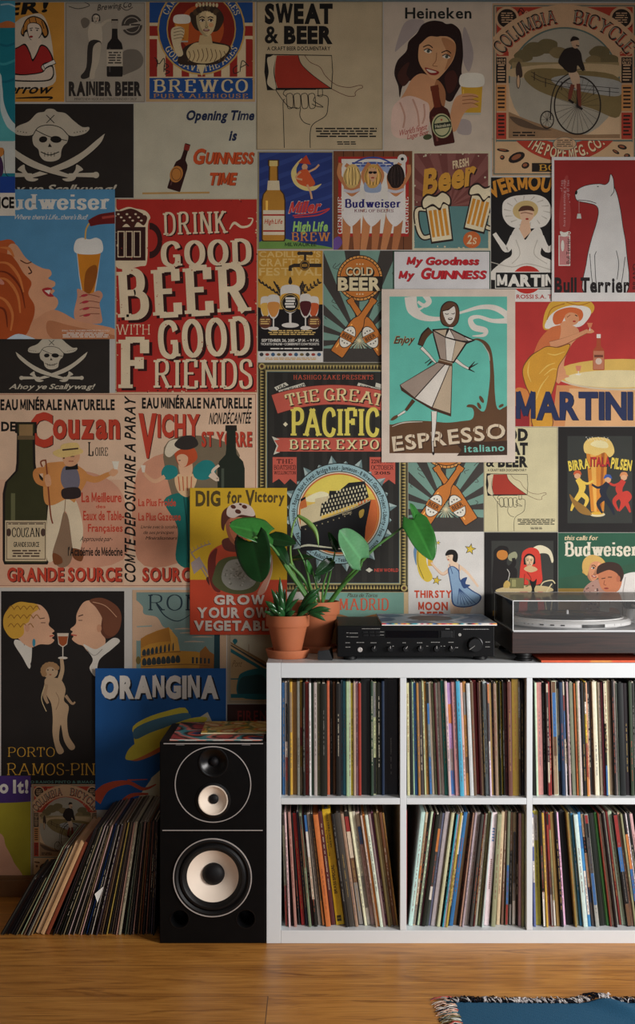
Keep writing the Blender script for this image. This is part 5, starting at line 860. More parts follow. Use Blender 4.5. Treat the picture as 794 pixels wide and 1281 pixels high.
    a.B([(260, 704), (264, 690), (275, 682), (290, 678), (310, 680), (330, 686), (338, 694), (340, 712), (334, 734), (326, 742), (270, 742), (262, 726)], (188, 76, 50)); a.B([(260, 704), (264, 692), (272, 686), (270, 702), (272, 726), (276, 740), (268, 738), (262, 724)], (110, 44, 36)); a.B([(328, 692), (336, 690), (341, 700), (340, 716), (332, 740), (322, 742), (334, 716)], (206, 150, 128)); a.S([(340, 694), (340, 716), (332, 738)], .8, (220, 200, 180))
    a.B([(278, 676), (290, 672), (306, 674), (314, 682), (300, 690), (282, 688)], (96, 50, 42)); a.face(298, 661, 22, (180, 108, 76), None, 0, .2, (120, 44, 38)); a.B([(277, 658), (278, 642), (286, 634), (300, 631), (314, 635), (320, 646), (319, 656), (312, 650), (300, 647), (288, 648), (282, 656), (280, 664)], (84, 44, 32)); a.B([(284, 644), (286, 634), (298, 629), (312, 632), (319, 642), (316, 646), (302, 644), (292, 648)], (206, 188, 174))
    for q in ((292, 634, 3.5), (298, 640, 4), (306, 634, 3.5), (301, 631, 2)): a.E(q[0], q[1], q[2], q[2]*.7, (84, 44, 32), 20, 10)
    a.B([(268, 716), (274, 702), (290, 696), (310, 698), (324, 710), (326, 728), (318, 740), (296, 743), (276, 738), (266, 728)], (86, 90, 56)); a.B([(278, 716), (286, 702), (304, 700), (318, 712), (320, 728), (308, 737), (290, 737), (279, 728)], (150, 148, 138)); rd4 = random.Random(2)
    for i in range(70): t, r_ = rd4.uniform(0, 2*PI), rd4.uniform(0, 1); a.E(299+18*r_*math.cos(t), 719+15*r_*math.sin(t), 1.4, 1.1, [(172, 168, 158), (122, 120, 108)][i % 2], 0, 6)
    w_ = (206, 196, 184); sh = (90, 34, 28)
    a.T('GROW', 268, 744, 331, 755.5, w_, 'x', 0, 0, .14, sh=(sh, -.8, .8)); a.T('YOUR OWN', 247, 759.5, 348, 772, w_, 'x', 0, 0, .14, sh=(sh, -.8, .8)); a.T('VEGETABLES', 243, 776, 356, 788, w_, 'x', 0, 0, .12, sh=(sh, -.8, .8)); a.build('poster', 'yellow and orange-red gardening poster, behind the leafy pot plant', .011)
    a = Art(400, 737, 510.5, 832, (196, 170, 130)); a.R(403, 741, 505, 832, (112, 150, 136)); a.B([(396, 776), (420, 768), (445, 773), (475, 768), (512, 776), (512, 840), (396, 840)], (140, 100, 62)); a.S([(396, 790), (430, 782), (470, 788), (512, 782)], 3, (112, 76, 50)); a.T('Plaza de Toros', 434, 742, 473, 747, (70, 56, 44), 'r', .3, gap=.06); a.T('MADRID', 424, 749, 486, 763, (190, 86, 60), 'S', 0, 0, .08); a.build('poster', 'green travel poster with red slab lettering, behind the amplifier')
    a = Art(1.5, 739.5, 155.5, 985, (34, 30, 28)); gl = (196, 150, 56); w_ = (206, 200, 188)
    a.B([(20, 800), (30, 806), (38, 830), (36, 836), (28, 822), (18, 806)], w_); a.B([(30, 802), (36, 800), (40, 806), (38, 830)], w_)
    a.B([(20, 790), (34, 760), (48, 756), (58, 764), (62, 775), (61, 782), (68, 789), (65, 792), (68, 795), (65, 798), (68, 801), (62, 806), (50, 806), (40, 810), (34, 808), (26, 802)], (206, 160, 128)); a.B([(6, 768), (14, 758), (24, 753), (36, 754), (46, 756), (48, 762), (40, 768), (36, 778), (30, 782), (30, 792), (24, 798), (14, 798), (6, 788), (4, 778)], gl)
    for i in range(14): a.S([(10+(i % 5)*8, 762+(i//5)*11), (14+(i % 5)*8, 758+(i//5)*11), (18+(i % 5)*8, 763+(i//5)*11)], 1, (140, 96, 36))
    a.E(42.5, 804, 2, 5, (60, 130, 150)); a.S([(50, 774), (56, 773)], 1, (70, 45, 34)); a.S([(51, 779), (57, 779)], .9, (70, 45, 34)); a.S([(62, 796), (67, 795)], 1.4, (170, 60, 48)); a.E(34, 786, 3, 4.5, (196, 146, 114))
    a.B([(118, 752), (128, 750), (146, 760), (151, 774), (150, 786), (142, 796), (130, 798), (122, 786), (120, 768)], (96, 56, 40)); a.B([(104, 754), (114, 751), (124, 754), (128, 768), (126, 790), (132, 800), (128, 812), (112, 816), (104, 808), (98, 806), (92, 802), (90, 799), (92, 796), (89, 793), (91, 790), (88, 787), (95, 780), (96, 768)], (206, 160, 128)); a.B([(112, 751), (128, 748), (146, 758), (152, 772), (148, 790), (138, 796), (130, 790), (128, 774), (120, 760)], (110, 66, 46)); a.S([(116, 753), (132, 758), (146, 772)], .8, (196, 150, 118)); a.E(124, 786, 3, 5, (190, 138, 106)); a.S([(98, 771), (104, 769)], 1.3, (70, 45, 34)); a.S([(98, 776), (103, 776)], .9, (70, 45, 34)); a.S([(89, 794), (96, 795)], 1.4, (170, 60, 48))
    a.B([(104, 806), (118, 812), (128, 808), (142, 798), (150, 802), (140, 812), (124, 826), (120, 846), (112, 836), (116, 824)], w_); a.S([(108, 812), (118, 820), (128, 812)], .8, (140, 134, 124))
    a.P([(71.5, 792), (86, 792), (84, 806), (80, 809), (77, 809), (73, 806)], (196, 180, 160)); a.P([(72.5, 796), (85, 796), (83.4, 805), (79.6, 808), (77.4, 808), (74, 805)], (150, 76, 40)); a.line([(78.6, 808), (78.6, 822)], (206, 196, 180), 1.2); a.E(78.6, 823, 6, 1.6, (206, 196, 180))
    tn = (176, 148, 116); a.S([(77, 824), (78, 838), (74, 852)], [4, 5, 6], tn); a.E(63, 840, 9.5, 9, tn)
    for i in range(9): t = 2.6+i*.4; a.E(63+9*math.cos(t), 839+8*math.sin(t), 3.6, 3.4, (150, 116, 80), 0, 10)
    a.B([(56, 850), (66, 848), (76, 850), (82, 862), (80, 876), (86, 884), (84, 900), (86, 920), (94, 934), (88, 938), (80, 926), (76, 906), (74, 926), (80, 940), (72, 942), (66, 920), (66, 898), (64, 880), (58, 868)], tn, 4); a.S([(58, 856), (56, 870), (60, 880)], [5, 5, 3], (160, 132, 102)); a.S([(56, 858), (52, 874), (58, 890)], 1, (190, 170, 130)); a.S([(82, 870), (90, 880), (94, 878)], [4, 3, 2], (160, 132, 102)); a.E(60, 838, .9, .9, K0); a.E(66, 838, .9, .9, K0); a.E(63, 844, 1.6, .8, (140, 80, 60)); a.S([(70, 866), (74, 876), (70, 888)], .8, (130, 104, 80))
    a.T('PORTO', 10, 935, 68.5, 946.5, gl, 'T', 0, 0, .14); a.T('RAMOS-PINTO', 9, 955, 146, 969.5, gl, 'T', 0, 0, .12); a.T('ADRIANO RAMOS PINTO & IRMAO LDA', 12, 976.5, 132, 979.8, (90, 130, 120), 'b', gap=.14); a.build('poster', 'black poster of two facing profiles over a glass and a pale small figure')
    a = Art(165.5, 738, 283, 870, (196, 164, 132)); a.R(170.5, 741, 271, 870, (118, 142, 136)); a.B([(165, 752), (178, 758), (180, 768), (196, 772), (204, 784), (214, 790), (165, 800)], (200, 166, 136)); a.S([(171, 784), (190, 783)], 1.5, (140, 160, 152))
    for x, y in ((218, 787), (240, 797), (230, 803), (225, 792)): a.S([(x, y), (x+12, y-.6), (x+26, y)], [.5, 1.8, .5], (190, 164, 140))
    a.T('ROMA', 185.5, 744, 286, 763.5, (36, 52, 62), 'T', 0, 0, .14); a.S([(196, 756), (206, 770), (222, 777), (238, 769)], [1.6, 1.4, 1.2, .6], (36, 52, 62)); gd = (186, 134, 52)
    a.P([(176, 800), (182, 795), (196, 789), (211, 784.5), (216, 797), (221, 799), (222, 814), (245, 815), (264, 820), (264, 870), (176, 870)], gd); a.P([(176, 799), (184, 794), (200, 788), (211, 784.5), (218, 797), (218, 802), (200, 803), (186, 806), (176, 811)], (168, 114, 46)); a.P([(211, 784.5), (222, 798), (225, 814), (216, 814)], (206, 156, 74)); a.P([(250, 815), (257, 808), (262, 815), (270, 820), (270, 870), (248, 870)], (150, 98, 44))
    dkk = (48, 58, 62)
    for i in range(8): a.B([(178+i*5.4, 820-i*.9), (178+i*5.4, 815-i*1.1), (180.5+i*5.2, 812-i*1.2), (182.4+i*5, 814.5-i*1.1), (182.4+i*5, 819.5-i*.9)], dkk, 3); a.B([(178+i*6, 832-i*.5), (178+i*6, 826-i*.6), (180.5+i*6, 823-i*.5), (183+i*6, 826-i*.5), (183+i*6, 832-i*.5)], dkk, 3)
    for i in range(5): a.R(240+i*5, 822+i*.4, 242.5+i*5, 830, dkk)
    a.line([(176, 822), (200, 817), (226, 815)], (120, 80, 36), 1); a.line([(176, 834), (230, 831), (262, 833)], (120, 80, 36), 1); a.P([(268, 793), (275, 793), (275, 870), (267, 870)], (32, 62, 70)); a.E(173, 826, 3, 5, (110, 96, 52)); a.build('poster', 'travel poster of an ancient round arena under a pale green sky')
    a = Art(284, 770, 345, 880.5, (168, 150, 126)); a.frame(287, 771, 343, 878, .8, (140, 124, 102)); a.R(288.5, 806, 343, 876, (170, 140, 98)); a.P([(288.5, 771.5), (343, 771.5), (343, 838), (288.5, 804)], (168, 158, 134)); tl = (28, 92, 98)
    a.P([(288.5, 805), (343, 838), (343, 834), (288.5, 803)], (120, 92, 60)); a.P([(288.5, 808), (343, 842), (343, 838), (288.5, 806)], (60, 60, 54)); a.P([(288.5, 816), (288.5, 811), (343, 844), (343, 848)], tl); a.B([(298, 848), (306, 840), (324, 836), (340, 838), (346, 844), (346, 872), (300, 872)], tl); a.B([(300, 850), (312, 845), (330, 846), (332, 870), (300, 870)], (32, 62, 64)); a.R(288.5, 868, 343, 873, tl); a.E(294, 802, 3, 3, tl); a.R(292.6, 803, 295, 806, tl); a.T('Pont', 290, 826, 304, 834, (120, 92, 60), 'r', .3); a.line([(311, 806), (311, 816)], (120, 92, 60), .7); a.R(288.5, 848.5, 300, 850, tl); a.build('poster', 'tan travel poster of a bridge with teal girders, just left of the shelf')
    a = Art(284, 881, 346, 960, (62, 34, 28)); a.T('FIRENZE', 297, 889, 352, 902, (130, 46, 38), 'b', gap=.2); a.micro(298, 910, 340, 930, 4, (110, 60, 46)); a.R(286, 908, 346, 909, (90, 50, 40)); a.build('poster', 'dark brown poster with dull red capitals, low beside the shelf')
    a = Art(120, 835.5, 283, 1012, (32, 86, 146)); a.T('ORANGINA', 129, 846.5, 276, 873.5, (24, 26, 34), 'z', 0, 0, .08); a.T('ORANGINA', 127, 844.5, 273.5, 871.5, (222, 216, 206), 'z', 0, 0, .08); yl = (206, 190, 66)
    a.P([(226, 912), (260, 890), (283, 940), (283, 1012), (172, 1012), (190, 972), (206, 958), (218, 936)], (206, 196, 166)); a.B([(214, 940), (206, 958), (188, 976), (172, 1012), (240, 1012), (236, 930)], (206, 196, 166)); a.B([(160, 947), (176, 938), (204, 928), (230, 912), (220, 926), (196, 942), (172, 951)], (190, 104, 60))
    a.P(crom([(167, 908), (184, 897), (208, 889), (232, 884.5), (238, 900), (240, 906), (214, 914), (190, 924), (171, 932), (168, 920)], True, 3), yl); a.P(crom([(168, 912), (186, 902), (210, 895), (235, 891), (238, 900), (214, 907), (188, 916), (170, 924)], True, 3), (70, 110, 130)); a.B([(157.5, 946), (164, 934), (184, 920), (210, 908), (238, 898), (257, 896), (258, 901), (244, 908), (222, 920), (196, 936), (172, 948), (161, 950)], yl)
    a.S([(120, 1000), (134, 984), (160, 978), (180, 986), (196, 980)], [16, 10, 5, 4, 1], (190, 78, 50)); a.S([(150, 1006), (165, 994), (186, 992)], [6, 5, 2], (190, 78, 50)); a.S([(160, 975), (185, 974)], [2, 1], (190, 78, 50)); a.build('poster', 'deep blue poster with white capitals and a tilted straw hat', .011)
    a = Art(-60, 970, 39, 1096, (160, 150, 44)); a.P([(-60, 970), (39, 970), (39, 1001)]+[(39-i*9, 1002+i*.8-.08*i*i) for i in range(12)], (72, 48, 112)); a.T('Do It!', -16, 975, 36, 991, (222, 218, 210), 'x', 0, 0, .1); a.B([(-60, 1024), (-2, 1040), (8, 1058), (18, 1078), (24, 1100), (-60, 1100)], (206, 156, 128)); a.build('poster', 'purple and lime yellow poster, lowest on the wall at the picture edge', .006)
    a = Art(39.5, 981, 121, 1096, (190, 156, 122)); a.tf = (.4665, 40-615*.4665, .53, 981-4*.53); cycle_art(a); a.tf = (1, 0, 1, 0); a.build('poster', 'small faded poster of a high-wheel bicycle rider, behind the leaning records', .0015)
# ------------------------------------------------------------------ the room
def pw(px, py, Y): return Vector(((px-397)/F*Y, Y, CZ-(py-HZ)/F*Y))
RX, LX, BY, CEIL = 2.4, -2.4, -1.7, 2.95
m_wall = mat('wall_paint', (196, 192, 184), .9, noise=.04, nscale=60)
m_white = mat('white_paint', (228, 226, 220), .45)
def struct(name, bm, m): return tag(obj(name, bm, m), kind='structure')
def floor_mat():
    m = bpy.data.materials.new('oak_boards'); m.use_nodes = True; nt = m.node_tree; N = nt.nodes; Lk = nt.links; b = N['Principled BSDF']
    tc = N.new('ShaderNodeTexCoord'); mp = N.new('ShaderNodeMapping'); mp.inputs['Location'].default_value = (1.219, .26, 0)
    Lk.new(tc.outputs['Object'], mp.inputs['Vector'])
    br = N.new('ShaderNodeTexBrick'); br.inputs['Scale'].default_value = 1; br.inputs['Brick Width'].default_value = 2.2; br.inputs['Row Height'].default_value = .2
    br.inputs['Mortar Size'].default_value = .0012; br.inputs['Mortar Smooth'].default_value = .3; br.offset = .5; br.offset_frequency = 3
    br.inputs['Color1'].default_value = (.2, .2, .2, 1); br.inputs['Color2'].default_value = (.8, .8, .8, 1); br.inputs['Mortar'].default_value = (0, 0, 0, 1)
    Lk.new(mp.outputs[0], br.inputs['Vector'])
    def noise(sx, sy, sc, det, dist=0):
        q = N.new('ShaderNodeMapping'); q.inputs['Scale'].default_value = (sx, sy, 1); Lk.new(tc.outputs['Object'], q.inputs['Vector'])
        ad = N.new('ShaderNodeVectorMath'); ad.operation = 'ADD'; Lk.new(q.outputs[0], ad.inputs[0]); Lk.new(br.outputs['Color'], ad.inputs[1])
        n = N.new('ShaderNodeTexNoise'); n.inputs['Scale'].default_value = sc; n.inputs['Detail'].default_value = det; n.inputs['Distortion'].default_value = dist
        Lk.new(ad.outputs[0], n.inputs['Vector']); return n
    g1 = noise(1.1, 9, 3.2, 6, 1.3); g2 = noise(2, 60, 4, 4); g3 = noise(1.6, 14, 2.3, 3, 2.2)
    r = N.new('ShaderNodeValToRGB'); e = r.color_ramp.elements
    e[0].position = .3; e[0].color = lin((140, 86, 34)); e[1].position = .72; e[1].color = lin((228, 164, 82))
    x = e.new(.5); x.color = lin((198, 134, 60))
    mx = N.new('ShaderNodeMix'); mx.data_type = 'FLOAT'; mx.inputs[0].default_value = .42; Lk.new(g1.outputs['Fac'], mx.inputs[2]); Lk.new(g2.outputs['Fac'], mx.inputs[3])
    Lk.new(mx.outputs[0], r.inputs[0])
    rk = N.new('ShaderNodeValToRGB'); rk.color_ramp.elements[0].position = .27; rk.color_ramp.elements[0].color = (.6, .54, .48, 1); rk.color_ramp.elements[1].position = .41; rk.color_ramp.elements[1].color = (1, 1, 1, 1)
    Lk.new(g3.outputs['Fac'], rk.inputs[0])
    mu = N.new('ShaderNodeMix'); mu.data_type = 'RGBA'; mu.blend_type = 'MULTIPLY'; mu.inputs[0].default_value = 1; Lk.new(r.outputs[0], mu.inputs[6]); Lk.new(rk.outputs[0], mu.inputs[7])
    bt = N.new('ShaderNodeMapRange'); bt.inputs[3].default_value = .86; bt.inputs[4].default_value = 1.08; Lk.new(br.outputs['Color'], bt.inputs[0])
    vm = N.new('ShaderNodeVectorMath'); vm.operation = 'SCALE'; Lk.new(mu.outputs[2], vm.inputs[0]); Lk.new(bt.outputs[0], vm.inputs['Scale'])
    mm = N.new('ShaderNodeMix'); mm.data_type = 'RGBA'; mm.inputs[7].default_value = lin((92, 60, 32)); Lk.new(vm.outputs[0], mm.inputs[6]); Lk.new(br.outputs['Fac'], mm.inputs[0])
    Lk.new(mm.outputs[2], b.inputs['Base Color']); b.inputs['Roughness'].default_value = .36; b.inputs['Specular IOR Level'].default_value = .4
    return m
bm = nb(); box(bm, LX, RX, BY, WALL_Y, -.05, 0); struct('floor', bm, floor_mat())
bm = nb(); box(bm, LX, RX, WALL_Y, WALL_Y+.1, -.05, CEIL+.05); struct('wall_back', bm, m_wall)
bm = nb(); box(bm, LX-.1, LX, BY, WALL_Y+.1, -.05, CEIL+.05); struct('wall_left', bm, m_wall)
bm = nb(); box(bm, LX-.1, RX+.1, BY-.1, WALL_Y+.1, CEIL, CEIL+.1); struct('ceiling', bm, m_white)
def window_wall(name, axis, p0, p1, a0, a1, z0, z1, b0, b1, n):
    """a wall slab across [b0,b1] with an opening a0..a1, z0..z1, and its window"""
    def bx(bm, u0, u1, v0, v1, d0, d1):
        if axis == 'X': box(bm, d0, d1, u0, u1, v0, v1)
        else: box(bm, u0, u1, d0, d1, v0, v1)
    bm = nb(); bx(bm, b0, a0, -.05, CEIL, p0, p1); bx(bm, a1, b1, -.05, CEIL, p0, p1); bx(bm, a0, a1, -.05, z0, p0, p1); bx(bm, a0, a1, z1, CEIL, p0, p1); struct(name, bm, m_wall)
    f = nb(); q = (p0+p1)/2; d0, d1 = q-.03, q+.03
    for u0, u1, v0, v1 in ((a0, a0+.06, z0, z1), (a1-.06, a1, z0, z1), (a0, a1, z0, z0+.06), (a0, a1, z1-.06, z1), ((a0+a1)/2-.03, (a0+a1)/2+.03, z0, z1)): bx(f, u0, u1, v0, v1, d0, d1)
    wn = struct('window_%d' % n, f, m_white)
    s = nb(); pp = min(p0, p1, key=abs); bx(s, a0-.05, a1+.05, z0-.03, z0, min(pp, pp-math.copysign(.12, pp)), max(pp, pp-math.copysign(.12, pp))); obj('window_sill', s, m_white, wn)
window_wall('wall_right', 'X', RX, RX+.12, .85, 2.25, .72, 1.9, BY, WALL_Y+.1, 1)
window_wall('wall_front', 'Y', BY-.12, BY, .2, 1.6, .9, 2.1, LX-.1, RX+.1, 2)  # window in this unseen wall is made up to go with the rear fill
m_skirt = mat('stained_skirting', (112, 74, 42), .4, noise=.25, nscale=18)
bm = nb(); box(bm, LX, RX, WALL_Y-.016, WALL_Y, 0, .052, .003); box(bm, LX, RX, WALL_Y-.011, WALL_Y, .048, .064, .004); struct('baseboard_back', bm, m_skirt)
m_rail = mat('blue_grey_paint', (112, 130, 138), .7)
bm = nb(); box(bm, LX, RX, WALL_Y-.012, WALL_Y, wz(2.6), wz(-14), .002); struct('trim_1', bm, m_rail)

# ------------------------------------------------------------------ the shelf unit
m_shelf = mat('white_lacquer', (215, 219, 221), .38, noise=.02, nscale=40)
SY0, SY1, ST = 3.30, 3.69, .757
XS = [(-.1375, -.0985), (.2228, .2399), (.5642, .5798), (.904, .943)]
ZB, ZM0, ZM1, ZT = .035, .3746, .3918, .7165
sh = empty('shelf_unit', (.40, 3.5, 0)); tag(sh, 'white cube shelf unit packed with records, standing against the poster wall', 'shelf')
def spart(name, x0, x1, z0, z1, y0=SY0, y1=SY1, b=.0012):
    bm = nb(); box(bm, x0-.40, x1-.40, y0-3.5, y1-3.5, z0, z1, b); return obj(name, bm, m_shelf, sh)
spart('side_panel', *XS[0], 0, ST); spart('side_panel', *XS[3], 0, ST)
spart('top_panel', XS[0][1]+.0002, XS[3][0]-.0002, ZT, ST-.0004); spart('base_panel', XS[0][1]+.0002, XS[3][0]-.0002, 0, ZB)
for i in range(3):
    spart('shelf_board', XS[i][1]+.0002, XS[i+1][0]-.0002, ZM0, ZM1, SY0+.001)
for i in (1, 2): spart('divider', *XS[i], ZB+.0002, ZT-.0002, SY0+.0005)

# ------------------------------------------------------------------ records
PAL = {'k': ((26, 24, 24), 'black'), 'd': ((70, 64, 60), 'dark grey'), 'g': ((138, 132, 126), 'grey'), 'l': ((190, 185, 178), 'pale grey'), 'w': ((222, 214, 204), 'white'), 'c': ((208, 190, 164), 'cream'),
 't': ((166, 138, 106), 'tan'), 'b': ((112, 78, 52), 'brown'), 'y': ((214, 176, 56), 'yellow'), 'Y': ((222, 184, 40), 'bright yellow'), 'o': ((208, 122, 58), 'orange'), 'O': ((186, 128, 44), 'ochre'), 'r': ((172, 54, 48), 'red'), 'm': ((94, 36, 40), 'maroon'),
 'p': ((200, 158, 154), 'pink'), 'v': ((136, 56, 92), 'magenta'), 'u': ((52, 108, 172), 'blue'), 'n': ((38, 48, 78), 'navy'), 's': ((98, 120, 150), 'steel blue'), 'a': ((64, 158, 200), 'sky blue'), 'e': ((36, 132, 112), 'teal'),
 'f': ((50, 70, 52), 'dark green'), 'G': ((72, 150, 60), 'bright green'), 'h': ((172, 192, 156), 'pale green'), 'j': ((168, 132, 64), 'gold'), 'q': ((112, 106, 66), 'olive'), 'i': ((124, 136, 120), 'sage'), 'z': ((158, 158, 182), 'lavender'), 'x': ((122, 62, 36), 'rust'),
 'K': ((24, 23, 24), 'thick black'), 'W': ((218, 214, 208), 'worn white')}
ORD = 'first second third fourth fifth sixth seventh eighth ninth tenth eleventh twelfth thirteenth fourteenth fifteenth sixteenth seventeenth eighteenth nineteenth'.split()
def mute(c, sat=.9, val=.95):
    m = sum(c)/3
    return tuple(int((m+(v-m)*sat)*val) for v in c)
PAL = {k: ((mute(c) if k not in 'YkK' else mute(c, .95, .92)), n) for k, (c, n) in PAL.items()}
PAL['p'] = ((178, 146, 140), 'pink'); PAL['r'] = ((140, 46, 42), 'red')
def ordinal(n):
    if n < 20: return ORD[n-1]
    t = {2: 'twent', 3: 'thirt', 4: 'fort', 5: 'fift', 6: 'sixt'}[n//10]
    return t+'ieth' if n % 10 == 0 else t+'y-'+ORD[n % 10-1]
RR = random.Random(21)
def record_mesh(t, h, d, col, style, spine=None):
    """closed card sleeve: rounded spine to the front, slotted top with the inner bag showing"""
    vs, fs, cs = [], [], []
    def prism(sec, z0, z1, cf, ctop=None):
        o = len(vs); n = len(sec)
        for z in (z0, z1):
            for x, y in sec: vs.append((x, y, z)); cs.append(lin(cf))
        for i in range(n): j = (i+1) % n; fs.append((o+i, o+j, o+n+j, o+n+i))
        fs.append(tuple(o+n+i for i in range(n))); fs.append(tuple(o+i for i in range(n))[::-1])
    e = min(.0009, t*.3); sec = [(0, .0025), (e*.35, e*.8), (t*.35, 0), (t*.65, 0), (t-e*.35, e*.8), (t, .0025), (t, d), (0, d)]
    cov = tuple(int(v*.8+20) for v in col) if sum(col) > 200 else col
    prism(sec, 0, h, col)
    if t > .0028 and RR.random() < .7: prism([(t*.3, .004), (t*.7, .004), (t*.7, d-.004), (t*.3, d-.004)], h, h+RR.uniform(.001, .004), RR.choice([(150, 140, 125), (60, 56, 52), (196, 186, 170), (40, 38, 38)]))
    def quad(x0, x1, z0, z1, c, k=1):
        o = len(vs); y = -.00007*k
        for x, z in ((x0, z0), (x1, z0), (x1, z1), (x0, z1)): vs.append((x, y, z)); cs.append(lin(c))
        fs.append((o, o+1, o+2, o+3))
    if spine: spine(quad, vs, fs, cs)
    elif style != 'plain':
        x0, x1 = t*.12, t*.88
        if style == 'bands':
            z = .002
            while z < h-.02:
                z2 = min(z+RR.uniform(.03, .12), h-.002)
                if RR.random() < .6: quad(x0, x1, z, z2, RR.choice([PAL[q][0] for q in 'kwrcuodbgt']))
                z = z2
        lum = sum(col)/3; tc = RR.choice([(190, 180, 158), (160, 132, 74), (150, 74, 52), (120, 116, 110)]) if lum < 110 else RR.choice([(70, 60, 54), (120, 56, 50), (80, 84, 100)])
        z = RR.uniform(.03, .12); tw = min(t*.4, .0026); w0, w1 = t*.5-tw/2, t*.5+tw/2
        end = min(h-.03, z+RR.uniform(.08, .22))
        while z < end:                                   # spine titles, a few hundredths of a millimetre wide letters
            q = RR.uniform(.0010, .0026); k = RR.uniform(0, .15); quad(w0+k*tw, w1-RR.uniform(0, .3)*tw, z, z+q, tc, 2); z += q+.001
            if RR.random() < .16: z += .006
    me = bpy.data.meshes.new('record_sleeve'); me.from_pydata(vs, [], fs); set_ink(me, cs); me.materials.append(M_SLEEVE)
    return me
def record(x, y, z, t, h, d, lean, col, style, label, group, spine=None, name='record_sleeve'):
    o = bpy.data.objects.new(name, record_mesh(t, h, d, col, style, spine)); COL.objects.link(o)
    th = -lean                                          # lean > 0: top towards the left
    o.location = (x, y, z + max(0, t*math.sin(th))); o.rotation_euler = (0, th, 0)
    return tag(o, label, 'record', group)
def parse(s):
    out = []
    for q in s.split(): out.append((q[0], float(q[1:])))
    return out
def interp(pts, u):
    for (a, va), (b, vb) in zip(pts, pts[1:]):
        if u <= b: return va+(vb-va)*(u-a)/(b-a)
    return pts[-1][1]
def pack(seq, x0, x1, zf, angs, hs, depth_y, where, group, spines={}):
    tot = sum(w for c, w in seq); items = []; acc = 0
    for c, w_ in seq:
        items.append([c, w_, math.radians(interp(angs, (acc+w_/2)/tot)), hs(c)]); acc += w_
    ex = sum(max(0, (b[3]+.004)*(math.tan(b[2])-math.tan(a[2]))) for a, b in zip(items, items[1:]))
    W = x1-x0-.003-ex; k = W/sum(i[1]/math.cos(i[2]) for i in items)
    x = x0+.0012
    if items[0][2] > .002: x += items[0][3]*math.tan(items[0][2])
    over = x-x0-.0012
    k *= (W-over)/W
    for n, (c, w_, a, h) in enumerate(items):
        if n: x += max(0, (h+.004)*(math.tan(a)-math.tan(items[n-1][2])))
        t = w_*k
        if a < 0: x += t*math.sin(a)*math.tan(a)
        col, nm = PAL[c]; col = tuple(max(8, min(245, int(v*RR.uniform(.88, 1.1)+RR.uniform(-5, 5)))) for v in col)
        st = RR.choice(['plain', 'text', 'text', 'text', 'bands']) if t > .0028 else RR.choice(['plain', 'text'])
        record(x, depth_y(n), zf, t*.97, h, .312, a, col, st, '%s %s record sleeve, %s from the speaker side, %s' % ('broad' if t > .0085 and 'thick' not in nm else 'thin' if t < .0045 else 'medium-width', nm, ordinal(n+1), where), group, spines.get((c, n)) or spines.get(c))
        x += t*math.cos(a) if a < 0 else t/math.cos(a)
def hgt(base):
    def f(c): return base + (.008 if c in 'YOK' else RR.uniform(-.004, .003))
    return f
def yellow_spine(quad, vs, fs, cs):
    t = .0196
    def text(s, z0, z1, xc, hgt_, f='b', c=(40, 36, 24)):
        L, W_ = layout(s, f, .1); k = (z1-z0)/W_
        for ox, V, Fc in L:
            o = len(vs)
            for i, (px, py) in enumerate(V): vs.append((xc+hgt_/2-py*hgt_, -.00016-.000002*(i % 2), z0+(px+ox)*k)); cs.append(lin(c))
            fs.extend([tuple(i+o for i in q) for q in Fc])
    text('BRASS SPECIAL', .086, .165, .0095, .008); text('INCORRUPTIBILITY', .19, .262, .0048, .0038, 'r'); text('SELECTED', .212, .282, .0125, .0038); text('STEREO', .285, .308, .0115, .0045)
    quad(.004, .016, .010, .026, (60, 52, 20)); quad(.005, .015, .0175, .0185, (222, 184, 40), 2)
def white_spine(quad, vs, fs, cs):
    for z in (.23, .238, .246, .254, .262): quad(.004, .0105, z, z+.005, (110, 130, 170))
    for i in range(16): quad(.005, .0085, .10+i*.0052, .1036+i*.0052, (120, 70, 60))
def ydepth(a, b, end=None):
    return lambda n: SY0+RR.uniform(a, b)
SEQ = {
'TL': "u15 w14 k10 y13 j24 i14 j14 k14 r19 w11 f14 p16 q18 k33 o14 k16 b15 k26 s10 a16 h14 c10 y13 p12 l14 r14 K48 f14 c17 k26 n14 K70",
'TM': "c14 k16 w8 u14 j12 d18 c10 j14 g14 c14 t10 m12 h12 w14 e18 w14 z24 p22 a22 c14 o18 w20 b16 r20 m8 t12 k8 w20 w10 j14 k8 t16 j10 k8 y10 k8 m16 b22 O36 c12 k12",
'TR': "k18 w12 p36 k20 d14 r10 k14 w28 d16 n20 w10 k14 c10 k8 g26 o12 t10 w16 k20 y12 c10 k20 d12 w26 c8 p18 v10 k12 c18 t22 k16 c10 l10 k34 k30 f20 k20 d18 c12 b14 k24",
'BL': "g12 c10 k8 t14 k10 r18 n14 i14 m10 k16 p18 k14 o26 m22 Y44 k18 d30 t16 k28 w14 c18 p22 c10 o12 w16 g14 v12 q14 t12 b16 o10",
'BM': "w24 c14 k12 w14 m10 k20 d18 s14 c26 t8 c18 k12 a8 c10 y14 k10 u22 b20 k10 p10 z12 g26 d16 m10 c14 t14 w10 W30 t24 c20 q16 g16 k14 t20 k10 p16 t14",
'BR': "s14 y34 k16 y14 p14 r14 t14 j22 k18 w16 k42 j14 c16 u16 w28 a18 n22 p24 k36 f8 G16 r10 c16 k14 i18 r14 c26 k30 c14 t14 k20 w12 k20 c20"}
WHERE = {'T': 'upper', 'B': 'lower'}; WH2 = {'L': 'compartment nearest the speaker', 'M': 'middle compartment', 'R': 'compartment under the turntable'}
